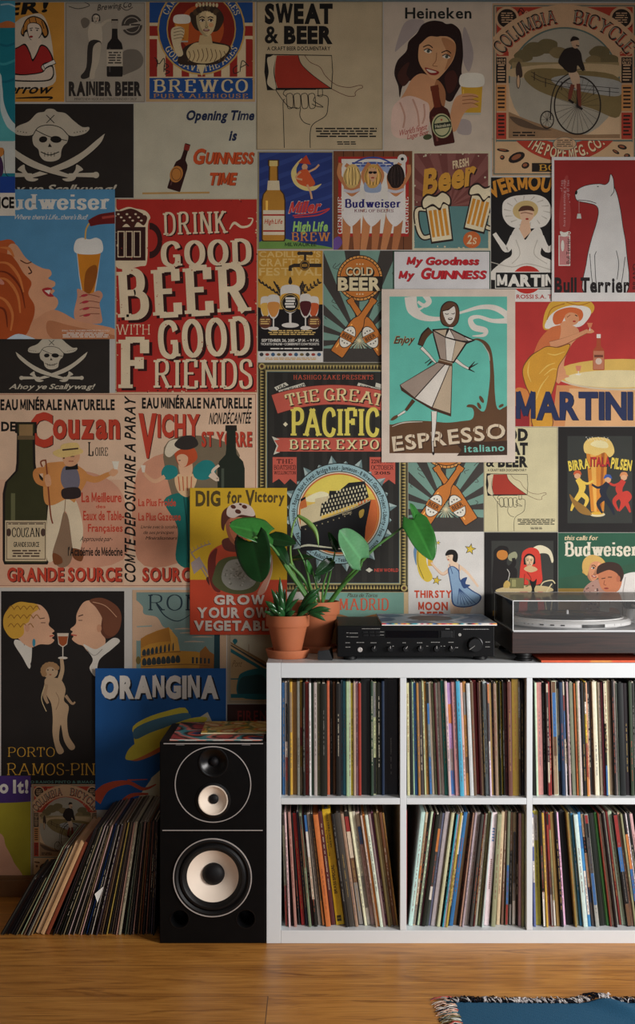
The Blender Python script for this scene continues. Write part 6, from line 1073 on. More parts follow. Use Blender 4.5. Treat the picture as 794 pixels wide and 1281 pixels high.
ANG = {'TL': [(0, .3), (1, .2)], 'TM': [(0, .5), (.25, 2.4), (.55, 2.2), (1, .4)], 'TR': [(0, 1.0), (.35, 2.0), (.7, 1.8), (1, 1.4)], 'BL': [(0, 1.4), (.12, 4.5), (.35, 6.8), (.75, 8.2), (1, 7.2)],
       'BM': [(0, -6.2), (.15, -7.4), (.45, -7.4), (.65, -5.4), (.78, -3), (.9, -.6), (1, 0)], 'BR': [(0, 1.2), (.2, 3.4), (.5, 5.8), (.75, 7.2), (1, 7.8)]}
for key, s in SEQ.items():
    i = 'LMR'.index(key[1]); x0, x1 = XS[i][1]+.0005, XS[i+1][0]-.0005; zf = (ZM1 if key[0] == 'T' else ZB)+.0004
    wh = 'in the %s %s' % (WHERE[key[0]], WH2[key[1]])
    if key[1] == 'M': wh = 'in the %s middle compartment' % WHERE[key[0]]
    elif key[1] == 'L': wh = 'in the %s compartment beside it' % WHERE[key[0]]
    else: wh = 'in the %s turntable-end compartment' % WHERE[key[0]]
    grp = 'records in the %s %s' % (WHERE[key[0]], WH2[key[1]])
    seq = parse(s)
    if key == 'BM':
        record(x0+.0005, SY0+.05, zf, .0045, .312, .312, 0, PAL['r'][0], 'plain', 'red record sleeve standing upright against the divider, in the lower middle compartment', grp); x0 += .007
    pack(seq, x0, x1, zf, ANG[key], hgt(.309 if key[0] == 'T' else .310), ydepth(.022, .045), wh, grp, {'Y': yellow_spine, 'W': white_spine})
# records leaning on the floor against the speaker
FS = [('k', 5), ('d', 6), ('k', 7), ('b', 4), ('d', 6), ('k', 5), ('k', 6), ('g', 4), ('k', 6), ('d', 5), ('k', 5), ('t', 4), ('k', 5)], [('c', 5), ('b', 6), ('t', 6), ('k', 5), ('d', 7), ('w', 4), ('b', 5), ('t', 6), ('k', 6)], [('c', 25), ('t', 24), ('x', 22)], \
     [('k', 9), ('t', 4), ('d', 8), ('k', 9), ('t', 7), ('k', 9), ('c', 5), ('k', 8), ('t', 6), ('d', 9), ('t', 8), ('c', 6), ('k', 8), ('u', 8), ('k', 10), ('c', 6), ('k', 9), ('d', 10), ('t', 6), ('b', 9), ('k', 8), ('j', 7), ('k', 8), ('t', 7), ('d', 9), ('t', 8), ('c', 15), ('k', 8), ('d', 9), ('t', 6), ('k', 11), ('t', 8), ('k', 10), ('b', 9), ('x', 6), ('k', 11), ('b', 8), ('k', 10), ('d', 8), ('k', 9)]
items = []
for gi, (grp, h, a0, a1, nm) in enumerate(zip(FS, (.178, .262, .274, .313), (30, 25.5, 23.8, 21.5), (27, 24, 23.2, 2.2), ('single', 'ten-inch record', 'boxed album', 'record sleeve'))):
    for j, (c, w_) in enumerate(grp): items.append([c, w_, -math.radians(a0+(a1-a0)*j/max(len(grp)-1, 1)), h+RR.uniform(-.004, .003), nm, gi])
X0, X1 = -.874, -.4365
ex = sum(max(0, (min(a[3], b[3])+.004)*(math.tan(b[2])-math.tan(a[2]))) for a, b in zip(items, items[1:]))
j_ = {n: k for k, n in enumerate([i for i, q in enumerate(items) if q[5] == 2])}
kk = (X1-X0-.028-ex)/sum(i[1]/math.cos(i[2]) for i in items); x = X0
FLOOR_REC = []
for n, (c, w_, a, h, nm, gi) in enumerate(items):
    if n: x += max(0, (min(h, items[n-1][3])+.004)*(math.tan(a)-math.tan(items[n-1][2])))
    t = w_*kk; x += t*math.sin(a)*math.tan(a); col, cn = PAL[c]; col = tuple(min(240, max(8, int(v*RR.uniform(.85, 1.1)*(1.12 if gi == 2 else 1)))) for v in col)
    if gi == 2: col = ((212, 176, 136), (200, 160, 116), (128, 62, 40))[j_[n]]
    kind_ = ['small', 'mid-sized', 'thick', 'large'][gi]
    lab = '%s %s %s leaning on the floor, %s from the row\'s far end' % (kind_, cn, 'boxed album' if gi == 2 else 'record sleeve', ordinal(n+1))
    o = record(x, 3.363+RR.uniform(-.004, .012), .0004, t*.97, h, (.178, .262, .272, .312)[gi], a, col, 'text' if gi == 3 and RR.random() < .4 else 'plain', lab, 'records leaning on the floor', name='boxed_album' if gi == 2 else 'record_sleeve')
    FLOOR_REC.append((o, t, h)); x += t*math.cos(a)+.00025
tp = Vector((-.5987, 0, .1147))                       # torn corner of an inner bag sticking out between two leaning sleeves
o, t, h = min(FLOOR_REC, key=lambda q: abs(q[0].location.x + tp.z*math.tan(q[0].rotation_euler.y) - tp.x))
bm = nb(); vv = []
for dy in (0, .0006):
    for x_, y_, z_ in ((-.011, -.004, .001), (-.003, -.006, -.022), (.004, .002, -.004), (.0125, -.003, .021)): vv.append(bm.verts.new((x_, y_+dy, z_)))
for f in ((0, 1, 2, 3), (7, 6, 5, 4), (0, 4, 5, 1), (1, 5, 6, 2), (2, 6, 7, 3), (3, 7, 4, 0)): bm.faces.new([vv[i] for i in f])
q = obj('torn_inner_bag', bm, mat('white_paper', (236, 234, 228), .8), o)
q.rotation_euler = (0, -o.rotation_euler.y, 0); q.location = (t*.4, -.003, tp.z/math.cos(o.rotation_euler.y)); q['label'] = 'white torn corner of an inner paper bag'
# ------------------------------------------------------------------ loudspeaker
m_black = mat('black_ash_veneer', (9, 8, 8), .5, spec=.12, noise=.5, nscale=26)
m_rub = mat('black_rubber', (11, 11, 12), .5, spec=.3); m_gloss = mat('black_plastic', (11, 11, 12), .3, spec=.35); m_cone = mat('cream_cone_paper', (238, 222, 204), .62, noise=.05, nscale=50)
m_alu = mat('brushed_aluminium', (196, 190, 186), .4, metal=.45); m_dust = mat('black_dust_cap', (13, 12, 15), .6, spec=.25); m_dark = mat('near_black', (8, 8, 8), .8)
SPX0, SPX1, SPY0, SPY1, SPZ = -.4255, -.1395, 3.300, 3.585, .5445
spc = Vector(((SPX0+SPX1)/2, SPY0, 0))
sp = empty('loudspeaker', spc); tag(sp, 'tall black floor loudspeaker with two cream cones beside the white shelf', 'speaker')
def sx(px): return (px-397)/F*SPY0 - spc.x
def sz(py): return CZ-(py-HZ)/F*SPY0
DRV = dict(woofer=(sx(265.7), sz(1097.5), .103), mid=(sx(266.5), sz(1001.3), .0415), tweeter=(sx(266.7), sz(953.8), .038), pl=(sx(224.5), sz(1149.5), .0235), pr=(sx(307.5), sz(1149.5), .0235))
bm = nb(); box(bm, SPX0-spc.x, SPX1-spc.x, 0, SPY1-SPY0, 0, SPZ, .002); cab = obj('cabinet', bm, m_black, sp)
cuts = []
for k, (x, z, r) in DRV.items():
    bm = nb(); lathe(bm, [(0, -.01), (r, -.01), (r, .09 if k[0] == 'p' else .07), (0, .09 if k[0] == 'p' else .07)], 64, Matrix.Translation((x, 0, z)) @ Matrix.Rotation(-PI/2, 4, 'X'))
    c = obj('cut', bm, None, sp); cuts.append(c); md = cab.modifiers.new('b', 'BOOLEAN'); md.object = c; md.operation = 'DIFFERENCE'; md.solver = 'EXACT'
bpy.context.view_layer.update(); dg = bpy.context.evaluated_depsgraph_get()
me = bpy.data.meshes.new_from_object(cab.evaluated_get(dg)); cab.modifiers.clear(); cab.data = me
for c in cuts: bpy.data.objects.remove(c)
def disc(name, prof, x, z, m, par=None, smooth=.6, n=72):
    """profile turned about an axis that points out of the baffle: (radius, height in front of it)"""
    bm = nb(); lathe(bm, prof, n, Matrix.Translation((x, 0, z)) @ TOCAM); return obj(name, bm, m, par or sp, smooth)
x, z, r = DRV['woofer']
fr = disc('woofer_frame', [(.102, -.06), (.102, .0005), (.1055, .0005), (.1055, .0035), (.098, .0045), (.092, .001), (.092, -.02)], x, z, m_rub)
disc('frame_trim', [(.1030, .0030), (.1036, .0052), (.1060, .0052), (.1066, .0030)], x, z, m_alu)
disc('surround', [(.094, -.004), (.090, .001), (.086, .0045), (.081, .005), (.076, .001), (.0725, -.005), (.07, -.008)], x, z, m_rub)
disc('woofer_cone', [(.0735, -.006), (.060, -.016), (.045, -.025), (.030, -.033), (.026, -.035)], x, z, m_cone)
disc('dust_cap', [(.0305, -.034), (.0300, -.029), (.026, -.0225), (.018, -.0175), (.009, -.0152), (0, -.0145)], x, z, m_dust)
ux, uz = sx(266.3), sz(981.2)
disc('trim_ring', [(.1006, .0002), (.1008, .0018), (.1030, .0018), (.1032, .0002)], ux, uz, m_alu)
x, z, r = DRV['mid']
disc('midrange_frame', [(.041, -.03), (.041, .0005), (.0475, .0005), (.0475, .0022), (.0425, .003), (.041, -.002)], x, z, m_gloss)
disc('midrange_cone', [(.0412, -.001), (.0395, .0015), (.0370, .0012), (.0355, -.002), (.028, -.008), (.018, -.0145), (.012, -.018)], x, z, m_cone)
disc('dust_cap', [(.0135, -.0175), (.013, -.0135), (.009, -.0105), (.004, -.009), (0, -.0088)], x, z, m_dust)
x, z, r = DRV['tweeter']
disc('tweeter_plate', [(.0375, -.03), (.0375, .0006), (.0405, .0006), (.0405, .0018), (.0385, .0022), (.034, .0012), (.027, -.004), (.018, -.010), (.0125, -.012)], x, z, m_gloss)
disc('tweeter_dome', [(.0135, -.0125), (.012, -.008), (.008, -.004), (.004, -.0022), (0, -.0018)], x, z, m_dust)
for k in ('pl', 'pr'):
    x, z, r = DRV[k]; disc('bass_port', [(.0232, -.085), (.0200, -.085), (.0200, -.012), (.0215, -.003), (.0245, .0012), (.0262, .0012), (.0264, .0002)], x, z, m_gloss)
for py, a, b in ((930.2, 204.5, 329), (1038.7, 203, 328.5)):
    bm = nb(); box(bm, sx(a), sx(b), -.0016, .0004, sz(py)-.0012, sz(py)+.0012, .0004); obj('trim_strip', bm, m_alu, sp)
for px in (225.2, 307.7):
    bm = nb(); box(bm, sx(px-5.3), sx(px+5.3), -.0012, .0003, sz(932.4), sz(931.2), .0002); obj('badge', bm, mat('badge_grey', (96, 92, 90), .4), sp)

# flat sleeves: printed top surface laid out as a grid of colours
def flat_sleeve(name, label, cat, loc, rz, sx_, sy_, t, colf, edge, seed=1, lip=None, group=None):
    n = 40; vs, fs, cs = [], [], []
    for j in range(n+1):
        for i in range(n+1):
            vs.append((-sx_/2+sx_*i/n, -sy_/2+sy_*j/n, t)); cs.append(lin(colf(i/n, j/n)))
    for j in range(n):
        for i in range(n): o = j*(n+1)+i; fs.append((o, o+1, o+n+2, o+n+1))
    ring = [(-sx_/2+sx_*i/n, -sy_/2) for i in range(n)] + [(sx_/2, -sy_/2+sy_*i/n) for i in range(n)] + [(sx_/2-sx_*i/n, sy_/2) for i in range(n)] + [(-sx_/2, sy_/2-sy_*i/n) for i in range(n)]
    o = len(vs); m = len(ring)
    for zz, cf in ((t, 1), (t*.45, 1), (t*.4, 2), (0, 2)):
        for k, (x, y) in enumerate(ring): vs.append((x, y, zz)); cs.append(lin(edge(k/m, cf)))
    for q in range(3):
        for k in range(m): fs.append((o+(q+1)*m+k, o+(q+1)*m+(k+1) % m, o+q*m+(k+1) % m, o+q*m+k))
    fs.append(tuple(o+3*m+k for k in range(m))[::-1])
    me = bpy.data.meshes.new(name); me.from_pydata(vs, [], fs); set_ink(me, cs)
    ob = mesh_obj(name, me, M_SLEEVE, None, loc); ob.rotation_euler = (0, 0, rz)
    return tag(ob, label, cat, group)
def swirl(pal, k, ph):
    def f(u, v):
        s = math.sin(k*u*2.1+ph+1.7*math.sin(k*v*1.3))+math.sin(k*v*1.9-ph+1.5*math.sin(k*u))+2
        i = s/4*len(pal)*.999; return pal[int(i) % len(pal)]
    return f
A1 = [(40, 60, 110), (200, 80, 60), (30, 26, 30), (60, 140, 150), (220, 120, 110), (36, 32, 36), (170, 60, 60)]
Y1 = [(222, 200, 120), (200, 150, 70), (226, 206, 140), (110, 120, 70), (214, 170, 60), (190, 80, 60), (228, 212, 160)]
flat_sleeve('record_sleeve', 'dark record sleeve with a red and blue swirling cover on top of the loudspeaker', 'record', (-.274, 3.447, SPZ+.0004), 0, .252, .272, .0035, swirl(A1, 5, .4), lambda u, c: (210, 120, 100) if (u*40) % 3 < 1 and c == 2 else (60, 120, 120) if c == 2 and (u*40) % 3 < 1.6 else (190, 180, 170))
flat_sleeve('record_sleeve', 'small cream and yellow psychedelic single sleeve, topmost on the loudspeaker', 'record', (-.2335, 3.478, SPZ+.0042), .02, .181, .19, .0045, swirl(Y1, 6, 1.2), lambda u, c: (214, 200, 160) if c == 1 else (120, 90, 60))

# ------------------------------------------------------------------ amplifier
AX0, AX1, AY0, AY1, AZ0, AZ1 = pw(422, 0, 3.35).x, pw(618.2, 0, 3.35).x, 3.352, 3.645, ST+.0105, CZ-(782.8-HZ)/F*3.352
ac = Vector(((AX0+AX1)/2, AY0, ST))
am = empty('amplifier', ac); tag(am, 'black stereo amplifier with a row of knobs on top of the white shelf', 'amplifier')
hw, ah0, ah1 = (AX1-AX0)/2, AZ0-ST, AZ1-ST
m_amp = mat('black_painted_steel', (22, 22, 23), .5, spec=.3, noise=.1, nscale=90); m_pan = mat('black_satin_panel', (9, 9, 10), .4, spec=.15); m_lbl = mat('grey_panel_print', (150, 148, 144), .6)
bm = nb(); box(bm, -hw+.001, hw-.001, .006, AY1-AY0, ah0, ah1, .002)
for i in range(18): box(bm, -hw+.03+i*.006, -hw+.033+i*.006, .05, .22, ah1-.0004, ah1+.0004)
obj('case', bm, m_amp, am)
def axx(cx_): return (400+cx_/3.31-397)/F*AY0-ac.x
def azz(cy_): return CZ-(720+cy_/3.31-HZ)/F*AY0-ST
bm = nb(); box(bm, -hw, hw, 0, .0065, ah0, ah1, .0015); fp = obj('front_panel', bm, m_pan, am)
bm = nb()
def dash(bm, x0, x1, y0, y1): box(bm, axx(x0), axx(x1), -.0004, .0002, azz(y1), azz(y0))
rd = random.Random(3)
def words(x0, x1, y, h=2.4):
    x = x0
    while x < x1: e = min(x+rd.uniform(3, 7), x1); dash(bm, x, e, y, y+h); x = e+1.6
for x0, x1, y in ((174, 250, 219), (110, 120, 236), (124, 158, 237), (110, 120, 252), (124, 158, 253), (250, 266, 232), (250, 266, 245), (106, 124, 277), (152, 184, 276), (210, 234, 277), (278, 292, 277), (342, 356, 277), (402, 424, 277), (460, 496, 275), (532, 554, 275), (594, 700, 221), (106, 126, 295), (685, 704, 274), (685, 704, 294), (520, 536, 220), (441, 448, 291), (512, 520, 291), (560, 572, 297), (300, 306, 291), (500, 506, 291)): words(x0, x1, y)
obj('panel_lettering', bm, m_lbl, fp); fp.children[-1]['kind'] = 'stuff'
bm = nb(); box(bm, axx(272), axx(492), -.0008, .001, azz(258), azz(228), .0004); obj('display_window', bm, mat('smoked_display', (12, 12, 16), .08), fp)
for x0, x1, y0, y1 in ((500, 548, 228, 257), (178, 198, 231, 238), (204, 224, 231, 238), (230, 247, 231, 238), (180, 200, 244, 251), (206, 226, 244, 251), (231, 247, 244, 251)):
    bm = nb(); box(bm, axx(x0), axx(x1), -.0025, .001, azz(y1), azz(y0), .0006); obj('button', bm, m_gloss, am)
bm = nb(); box(bm, axx(551), axx(555), -.003, .001, azz(258), azz(226), .0004); obj('button', bm, m_amp, am)
def knob(cx_, cy_, r, d, name='knob', ptr=0, gr=1):
    bm = nb(); lathe(bm, [(r*1.06, 0), (r*1.06, .002), (r, .0025), (r*.94, d-.0015), (r*.86, d), (0, d)], 40, TOCAM)
    k = obj(name, bm, m_gloss, am, .5, (axx(cx_), 0, azz(cy_)))
    bm = nb(); M = Matrix.Rotation(ptr, 4, 'Y')
    box(bm, -.0006, .0006, -d-.0004, -.004, r*.1, r*1.0); bmesh.ops.transform(bm, matrix=M, verts=bm.verts); obj('pointer', bm, m_alu if gr else m_lbl, k)
    return k
for cx_, p in ((224, .3), (290, .1), (354, .6), (415, 0), (482, 0), (545, -.3)): knob(cx_, 302, .0082, .014, ptr=p)
knob(641, 286, .0205, .018, 'volume_knob', -2.2, 0)
bm = nb(); lathe(bm, [(.0066, 0), (.0066, .002), (.0045, .0025), (.0042, 0), (.0042, .0005), (0, .0005)], 32, TOCAM); obj('headphone_jack', bm, m_alu, am, .5, (axx(166), 0, azz(307)))
bm = nb(); lathe(bm, [(.0042, 0), (.0042, .0016), (0, .0016)], 24, TOCAM); obj('lamp', bm, m_lbl, am, .5, (axx(579), 0, azz(245)))
for fx in (-hw+.035, hw-.035):
    for fy in (.03, AY1-AY0-.04):
        bm = nb(); lathe(bm, [(0, 0), (.017, 0), (.019, .002), (.019, ah0), (0, ah0)], 28); obj('foot', bm, m_rub, am, .5, (fx, fy, 0))
def blue_cover(u, v):
    if ((u-.47)/.2)**2+((v-.52)/.28)**2 < 1: return (28, 26, 30)
    s = math.sin(9*u+6*v+2*math.sin(7*v))+math.sin(15*u-4*v)
    return [(92, 116, 150), (70, 96, 130), (150, 168, 188), (190, 196, 204), (110, 140, 160)][int((s+2)/4*4.99)]
BE = [(200, 60, 60), (220, 190, 70), (60, 110, 170), (36, 34, 40), (70, 160, 170), (226, 220, 210), (190, 70, 90), (226, 150, 60)]
flat_sleeve('record_sleeve', 'blue patterned record sleeve lying on top of the amplifier', 'record', ((pw(477.5, 0, 3.345).x+pw(621.5, 0, 3.345).x)/2, 3.345+.158, AZ1+.0012), 0, .3145, .3145, .0062, blue_cover, lambda u, c: BE[int(u*160) % 8 if int(u*97) % 3 else int(u*61) % 8] if c == 1 else (226, 222, 216))

# small black block
bm = nb(); v = [bm.verts.new(p) for p in ((-.021, -.013, 0), (.021, -.013, 0), (.024, .019, 0), (-.018, .019, 0), (-.020, -.011, .024), (.0105, -.011, .028), (.020, .017, .035), (-.012, .017, .032))]
for f in ((0, 3, 2, 1), (4, 5, 6, 7), (0, 1, 5, 4), (1, 2, 6, 5), (2, 3, 7, 6), (3, 0, 4, 7)): bm.faces.new([v[i] for i in f])
bmesh.ops.bevel(bm, geom=list(bm.edges), offset=.0018, segments=2, affect='EDGES')
bo = obj('plastic_block', bm, m_gloss, None, False, pw(406.5, 826, 3.36)); bo.location.z = ST+.0002; bo.location.y = 3.372; tag(bo, 'small faceted black plastic block between the plant pots and the amplifier', 'block')

# ------------------------------------------------------------------ turntable
TX0, TX1, TY0, TY1 = pw(640.5, 0, 3.33).x, .985, 3.332, 3.685
TZ0, TZ1 = CZ-(817.5-HZ)/F*3.332, CZ-(789.5-HZ)/F*3.332
tc_ = Vector(((TX0+TX1)/2, TY0, ST)); tt = empty('turntable', tc_); tag(tt, 'turntable with a dark walnut plinth under a clear lid, on the white shelf', 'turntable')
th = (TX1-TX0)/2; tz0, tz1, td = TZ0-ST, TZ1-ST, TY1-TY0
def wood(name, c1, c2, sc):
    m = bpy.data.materials.new(name); m.use_nodes = True; nt = m.node_tree; b = nt.nodes['Principled BSDF']
    tcn = nt.nodes.new('ShaderNodeTexCoord'); mp = nt.nodes.new('ShaderNodeMapping'); mp.inputs['Scale'].default_value = (2, 20, 60); n = nt.nodes.new('ShaderNodeTexNoise'); n.inputs['Scale'].default_value = sc; n.inputs['Detail'].default_value = 5; n.inputs['Distortion'].default_value = .8
    nt.links.new(tcn.outputs['Object'], mp.inputs[0]); nt.links.new(mp.outputs[0], n.inputs['Vector']); r = nt.nodes.new('ShaderNodeValToRGB')
    r.color_ramp.elements[0].position = .3; r.color_ramp.elements[1].position = .7; r.color_ramp.elements[0].color = lin(c1); r.color_ramp.elements[1].color = lin(c2)
    nt.links.new(n.outputs['Fac'], r.inputs[0]); nt.links.new(r.outputs[0], b.inputs['Base Color']); b.inputs['Roughness'].default_value = .4
    return m
bm = nb(); box(bm, -th, th, 0, td, tz0, tz1-.003, .0015); obj('plinth', bm, wood('dark_walnut', (20, 11, 9), (56, 32, 24), 3), tt)
m_deck = mat('silver_deck', (190, 190, 192), .45, metal=.2); m_plat = mat('cast_aluminium', (240, 239, 237), .38, metal=.08)
bm = nb(); box(bm, -th+.004, th-.004, .004, td-.004, tz1-.0035, tz1-.0005, .001); obj('deck_plate', bm, m_deck, tt)
for fx in (-th+.035, th-.035):
    for fy in (.026, td-.04):
        bm = nb(); lathe(bm, [(0, 0), (.024, 0), (.0245, .006), (.020, .008), (.020, .013), (.023, .015), (.023, tz0), (0, tz0)], 32); obj('foot', bm, m_rub, tt, .5, (fx, fy, 0))
PX, PY = (709.5-397)/F*3.525-tc_.x, .194
def tl_(name, prof, m, x=PX, y=PY, z=0, par=None, n=96, smooth=.6):
    bm = nb(); lathe(bm, prof, n); return obj(name, bm, m, par or tt, smooth, (x, y, z))
tl_('platter', [(0, tz1), (.150, tz1), (.150, tz1+.004), (.172, tz1+.005), (.178, tz1+.007), (.178, tz1+.016), (.170, tz1+.0225), (.157, tz1+.0235), (.157, tz1+.026), (0, tz1+.026)], m_plat)
tl_('platter_mat', [(0, tz1+.0262), (.151, tz1+.0262), (.151, tz1+.0285), (0, tz1+.0285)], m_rub)
tl_('spindle', [(0, tz1+.026), (.0036, tz1+.026), (.0036, tz1+.040), (.002, tz1+.0425), (0, tz1+.0427)], m_plat, n=20)
def onrim(name, a0, a1, z0, z1, m, off=.0006):
    bm = nb(); L = []
    for k in range(9):
        t = a0+(a1-a0)*k/8; q = []
        for z, r in ((z0, .178), (z1, .178-(max(0, z1-.016))*.9)): q.append(bm.verts.new(((r+off)*math.cos(t), (r+off)*math.sin(t), tz1+z)))
        for z, r in ((z0, .178), (z1, .178-(max(0, z1-.016))*.9)): q.append(bm.verts.new(((r-.001)*math.cos(t), (r-.001)*math.sin(t), tz1+z)))
        L.append(q)
    for a, b in zip(L, L[1:]):
        for i, j in ((0, 1), (1, 3), (3, 2), (2, 0)): bm.faces.new((a[i], b[i], b[j], a[j]))
    bm.faces.new([L[0][i] for i in (0, 1, 3, 2)]); bm.faces.new([L[-1][i] for i in (0, 2, 3, 1)])
    return obj(name, bm, m, tt, False, (PX, PY, 0))
A0 = -PI/2
onrim('strobe_panel', A0+.02, A0+.40, .0072, .0158, m_gloss, .0012)
for a in (-.60, -.43, -.27): onrim('button', A0+a-.03, A0+a+.03, .0115, .015, m_gloss, .0012)
for a in (.62, .78): onrim('button', A0+a-.028, A0+a+.028, .010, .0155, m_plat, .0018)
for a in (-.92, -.84, -.76): onrim('button', A0+a-.014, A0+a+.014, .0125, .0142, m_lbl, .0006)
# tonearm
tax, tay = (789-397)/F*3.60-tc_.x, .272
tl_('tonearm_base', [(0, tz1), (.029, tz1), (.029, tz1+.006), (.024, tz1+.008), (.014, tz1+.009), (.0115, tz1+.03), (.0115, tz1+.044), (0, tz1+.044)], m_plat, tax, tay, 0, n=40)
bm = nb(); tube(bm, [(.004, .012, 0), (0, -.05, 0), (-.004, -.13, -.002), (-.012, -.19, -.004)], .0042, 12); ta = obj('tonearm', bm, m_plat, tt, True, (tax, tay, tz1+.05))
bm = nb(); lathe(bm, [(0, -.006), (.013, -.006), (.0145, -.003), (.0145, .025), (.012, .028), (0, .028)], 32, Matrix.Translation((.001, .016, 0)) @ Matrix.Rotation(-PI/2, 4, 'X')); obj('counterweight', bm, m_gloss, ta, .5)
bm = nb(); box(bm, -.010, .010, -.035, 0, -.006, .002, .001); hs = obj('headshell', bm, m_gloss, ta, False, (-.013, -.188, -.004))
bm = nb(); box(bm, -.016, .013, -.014, .012, -.010, .010, .003); obj('bearing_yoke', bm, m_gloss, ta)
# clear lid
m_acr = bpy.data.materials.new('clear_acrylic'); m_acr.use_nodes = True; nt = m_acr.node_tree; nt.nodes.remove(nt.nodes['Principled BSDF']); out = nt.nodes['Material Output']
tr = nt.nodes.new('ShaderNodeBsdfTransparent'); tr.inputs[0].default_value = (.985, .985, .985, 1); gl = nt.nodes.new('ShaderNodeBsdfGlossy'); gl.inputs['Roughness'].default_value = .06; gl.inputs[0].default_value = (.35, .35, .35, 1); di = nt.nodes.new('ShaderNodeBsdfDiffuse'); di.inputs[0].default_value = (.8, .8, .8, 1)
fr_ = nt.nodes.new('ShaderNodeFresnel'); fr_.inputs[0].default_value = 1.36; m1 = nt.nodes.new('ShaderNodeMixShader'); m2 = nt.nodes.new('ShaderNodeMixShader'); m2.inputs[0].default_value = .035
nt.links.new(fr_.outputs[0], m1.inputs[0]); nt.links.new(tr.outputs[0], m1.inputs[1]); nt.links.new(gl.outputs[0], m1.inputs[2]); nt.links.new(m1.outputs[0], m2.inputs[1]); nt.links.new(di.outputs[0], m2.inputs[2]); nt.links.new(m2.outputs[0], out.inputs[0])
m_edge = mat('acrylic_edge', (226, 228, 228), .25)
lx0, lx1, ly0, ly1, lz0, lz1 = -th+.003, th-.003, .003, td-.002, tz1-.0002, CZ-(751.2-HZ)/F*3.336-ST
w_ = .003; bm = nb()
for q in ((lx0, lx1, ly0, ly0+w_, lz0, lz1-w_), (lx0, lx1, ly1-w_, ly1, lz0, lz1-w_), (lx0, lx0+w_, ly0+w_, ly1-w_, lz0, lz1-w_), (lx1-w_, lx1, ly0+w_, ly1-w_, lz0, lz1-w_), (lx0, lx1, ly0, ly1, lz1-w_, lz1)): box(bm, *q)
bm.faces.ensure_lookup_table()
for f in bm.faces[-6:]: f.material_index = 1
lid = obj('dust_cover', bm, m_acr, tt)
m_top = m_acr.copy(); m_top.name = 'acrylic_painted_sheen'  # top panel whitened to paint in the haze of a bright reflection
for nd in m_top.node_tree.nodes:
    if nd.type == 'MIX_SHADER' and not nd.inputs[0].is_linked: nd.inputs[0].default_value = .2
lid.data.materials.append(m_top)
bm = nb(); e = .0019
for y in (ly0, ly1):
    for z in (lz0+e, lz1): box(bm, lx0-e*.4, lx1+e*.4, y-e*.55, y+e*.55, z-e, z+e*.2, .0004)
for x in (lx0, lx1):
    for z in (lz0+e, lz1): box(bm, x-e*.55, x+e*.55, ly0, ly1, z-e, z+e*.2, .0004)
    for y in (ly0, ly1): box(bm, x-e*.55, x+e*.55, y-e*.55, y+e*.55, lz0, lz1, .0004)
rim = obj('cover_edge', bm, m_edge, lid); rim['label'] = 'bright polished edges of the clear lid'
# record on the platter
vr = empty('vinyl_record', (tc_.x+PX, tc_.y+PY, TZ1+.0287)); tag(vr, 'black vinyl record on the turntable platter', 'record')
prof = [(.0038, 0), (.0038, .0018), (.05, .0018)]
for i in range(24): r = .052+i*.004; prof += [(r, .0019), (r+.002, .0015)]
prof += [(.148, .0019), (.1505, .0014), (.1505, .0004), (.148, 0), (.0038, 0)]
bm = nb(); lathe(bm, prof, 96); obj('disc', bm, mat('black_vinyl', (12, 12, 13), .22), vr, .3)
bm = nb(); lathe(bm, [(.0038, .0017), (.0038, .0021), (.049, .0021), (.0495, .0017)], 64); obj('label', bm, mat('black_record_label', (30, 28, 28), .6), vr)
# orange sleeve beneath it
flat_sleeve('record_sleeve', 'orange-red record sleeve lying flat on the shelf beneath the turntable', 'record', ((.602+.895)/2, 3.308+.1475, ST+.0004), 0, .287, .295, .0052, lambda u, v: (190, 70, 44), lambda u, c: (206, 84, 46) if (u*30) % 5 < 3.4 else (206, 130, 60))

# ------------------------------------------------------------------ potted plants
m_terra = mat('terracotta', (176, 100, 62), .75, noise=.12, nscale=22, bump=.12); m_soil = mat('potting_soil', (42, 32, 26), .95, noise=.4, nscale=120, bump=.8)
def leafmat(name, c, rough, tr=.12):
    m = mat(name, c, rough, spec=.5, noise=.22, nscale=26); b = m.node_tree.nodes['Principled BSDF']; b.inputs['Subsurface Weight'].default_value = 0
    return m
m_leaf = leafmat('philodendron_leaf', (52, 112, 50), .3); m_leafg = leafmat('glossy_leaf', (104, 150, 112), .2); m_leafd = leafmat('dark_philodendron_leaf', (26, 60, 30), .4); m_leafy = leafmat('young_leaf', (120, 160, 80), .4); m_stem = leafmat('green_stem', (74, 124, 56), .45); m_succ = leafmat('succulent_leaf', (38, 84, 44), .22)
def saucer(loc, r, h, label):
    bm = nb(); lathe(bm, [(0, 0), (r*.86, 0), (r*.9, .002), (r, h-.002), (r*.995, h), (r*.94, h), (r*.86, .006), (0, .005)], 56); o = obj('pot_saucer', bm, m_terra, None, .6, loc); return tag(o, label, 'saucer')
def pot(parent, r0, r1, z0, z1, rim):
    bm = nb(); lathe(bm, [(0, z0), (r0*.96, z0), (r0, z0+.002), (r1*.9, z1-rim), (r1*.985, z1-rim), (r1, z1-rim+.002), (r1, z1-.002), (r1*.985, z1), (r1*.92, z1), (r1*.9, z1-.004), (r1*.86, z1-.02), (0, z1-.02)], 64)
    p = obj('pot', bm, m_terra, parent, .7)
    bm = nb(); lathe(bm, [(0, z1-.016), (r1*.5, z1-.0145), (r1*.875, z1-.0165), (r1*.87, z1-.022), (0, z1-.022)], 40); obj('soil', bm, m_soil, parent, True)
P1 = Vector((pw(359.7, 0, 3.425).x, 3.425, ST)); P2 = Vector((pw(395, 0, 3.575).x, 3.575, ST))
saucer(P1+Vector((0, 0, .0002)), .0615, .0235, 'terracotta saucer at the left front corner of the shelf top'); saucer(P2+Vector((0, 0, .0002)), .066, .019, 'terracotta saucer half hidden behind the front plant pot')
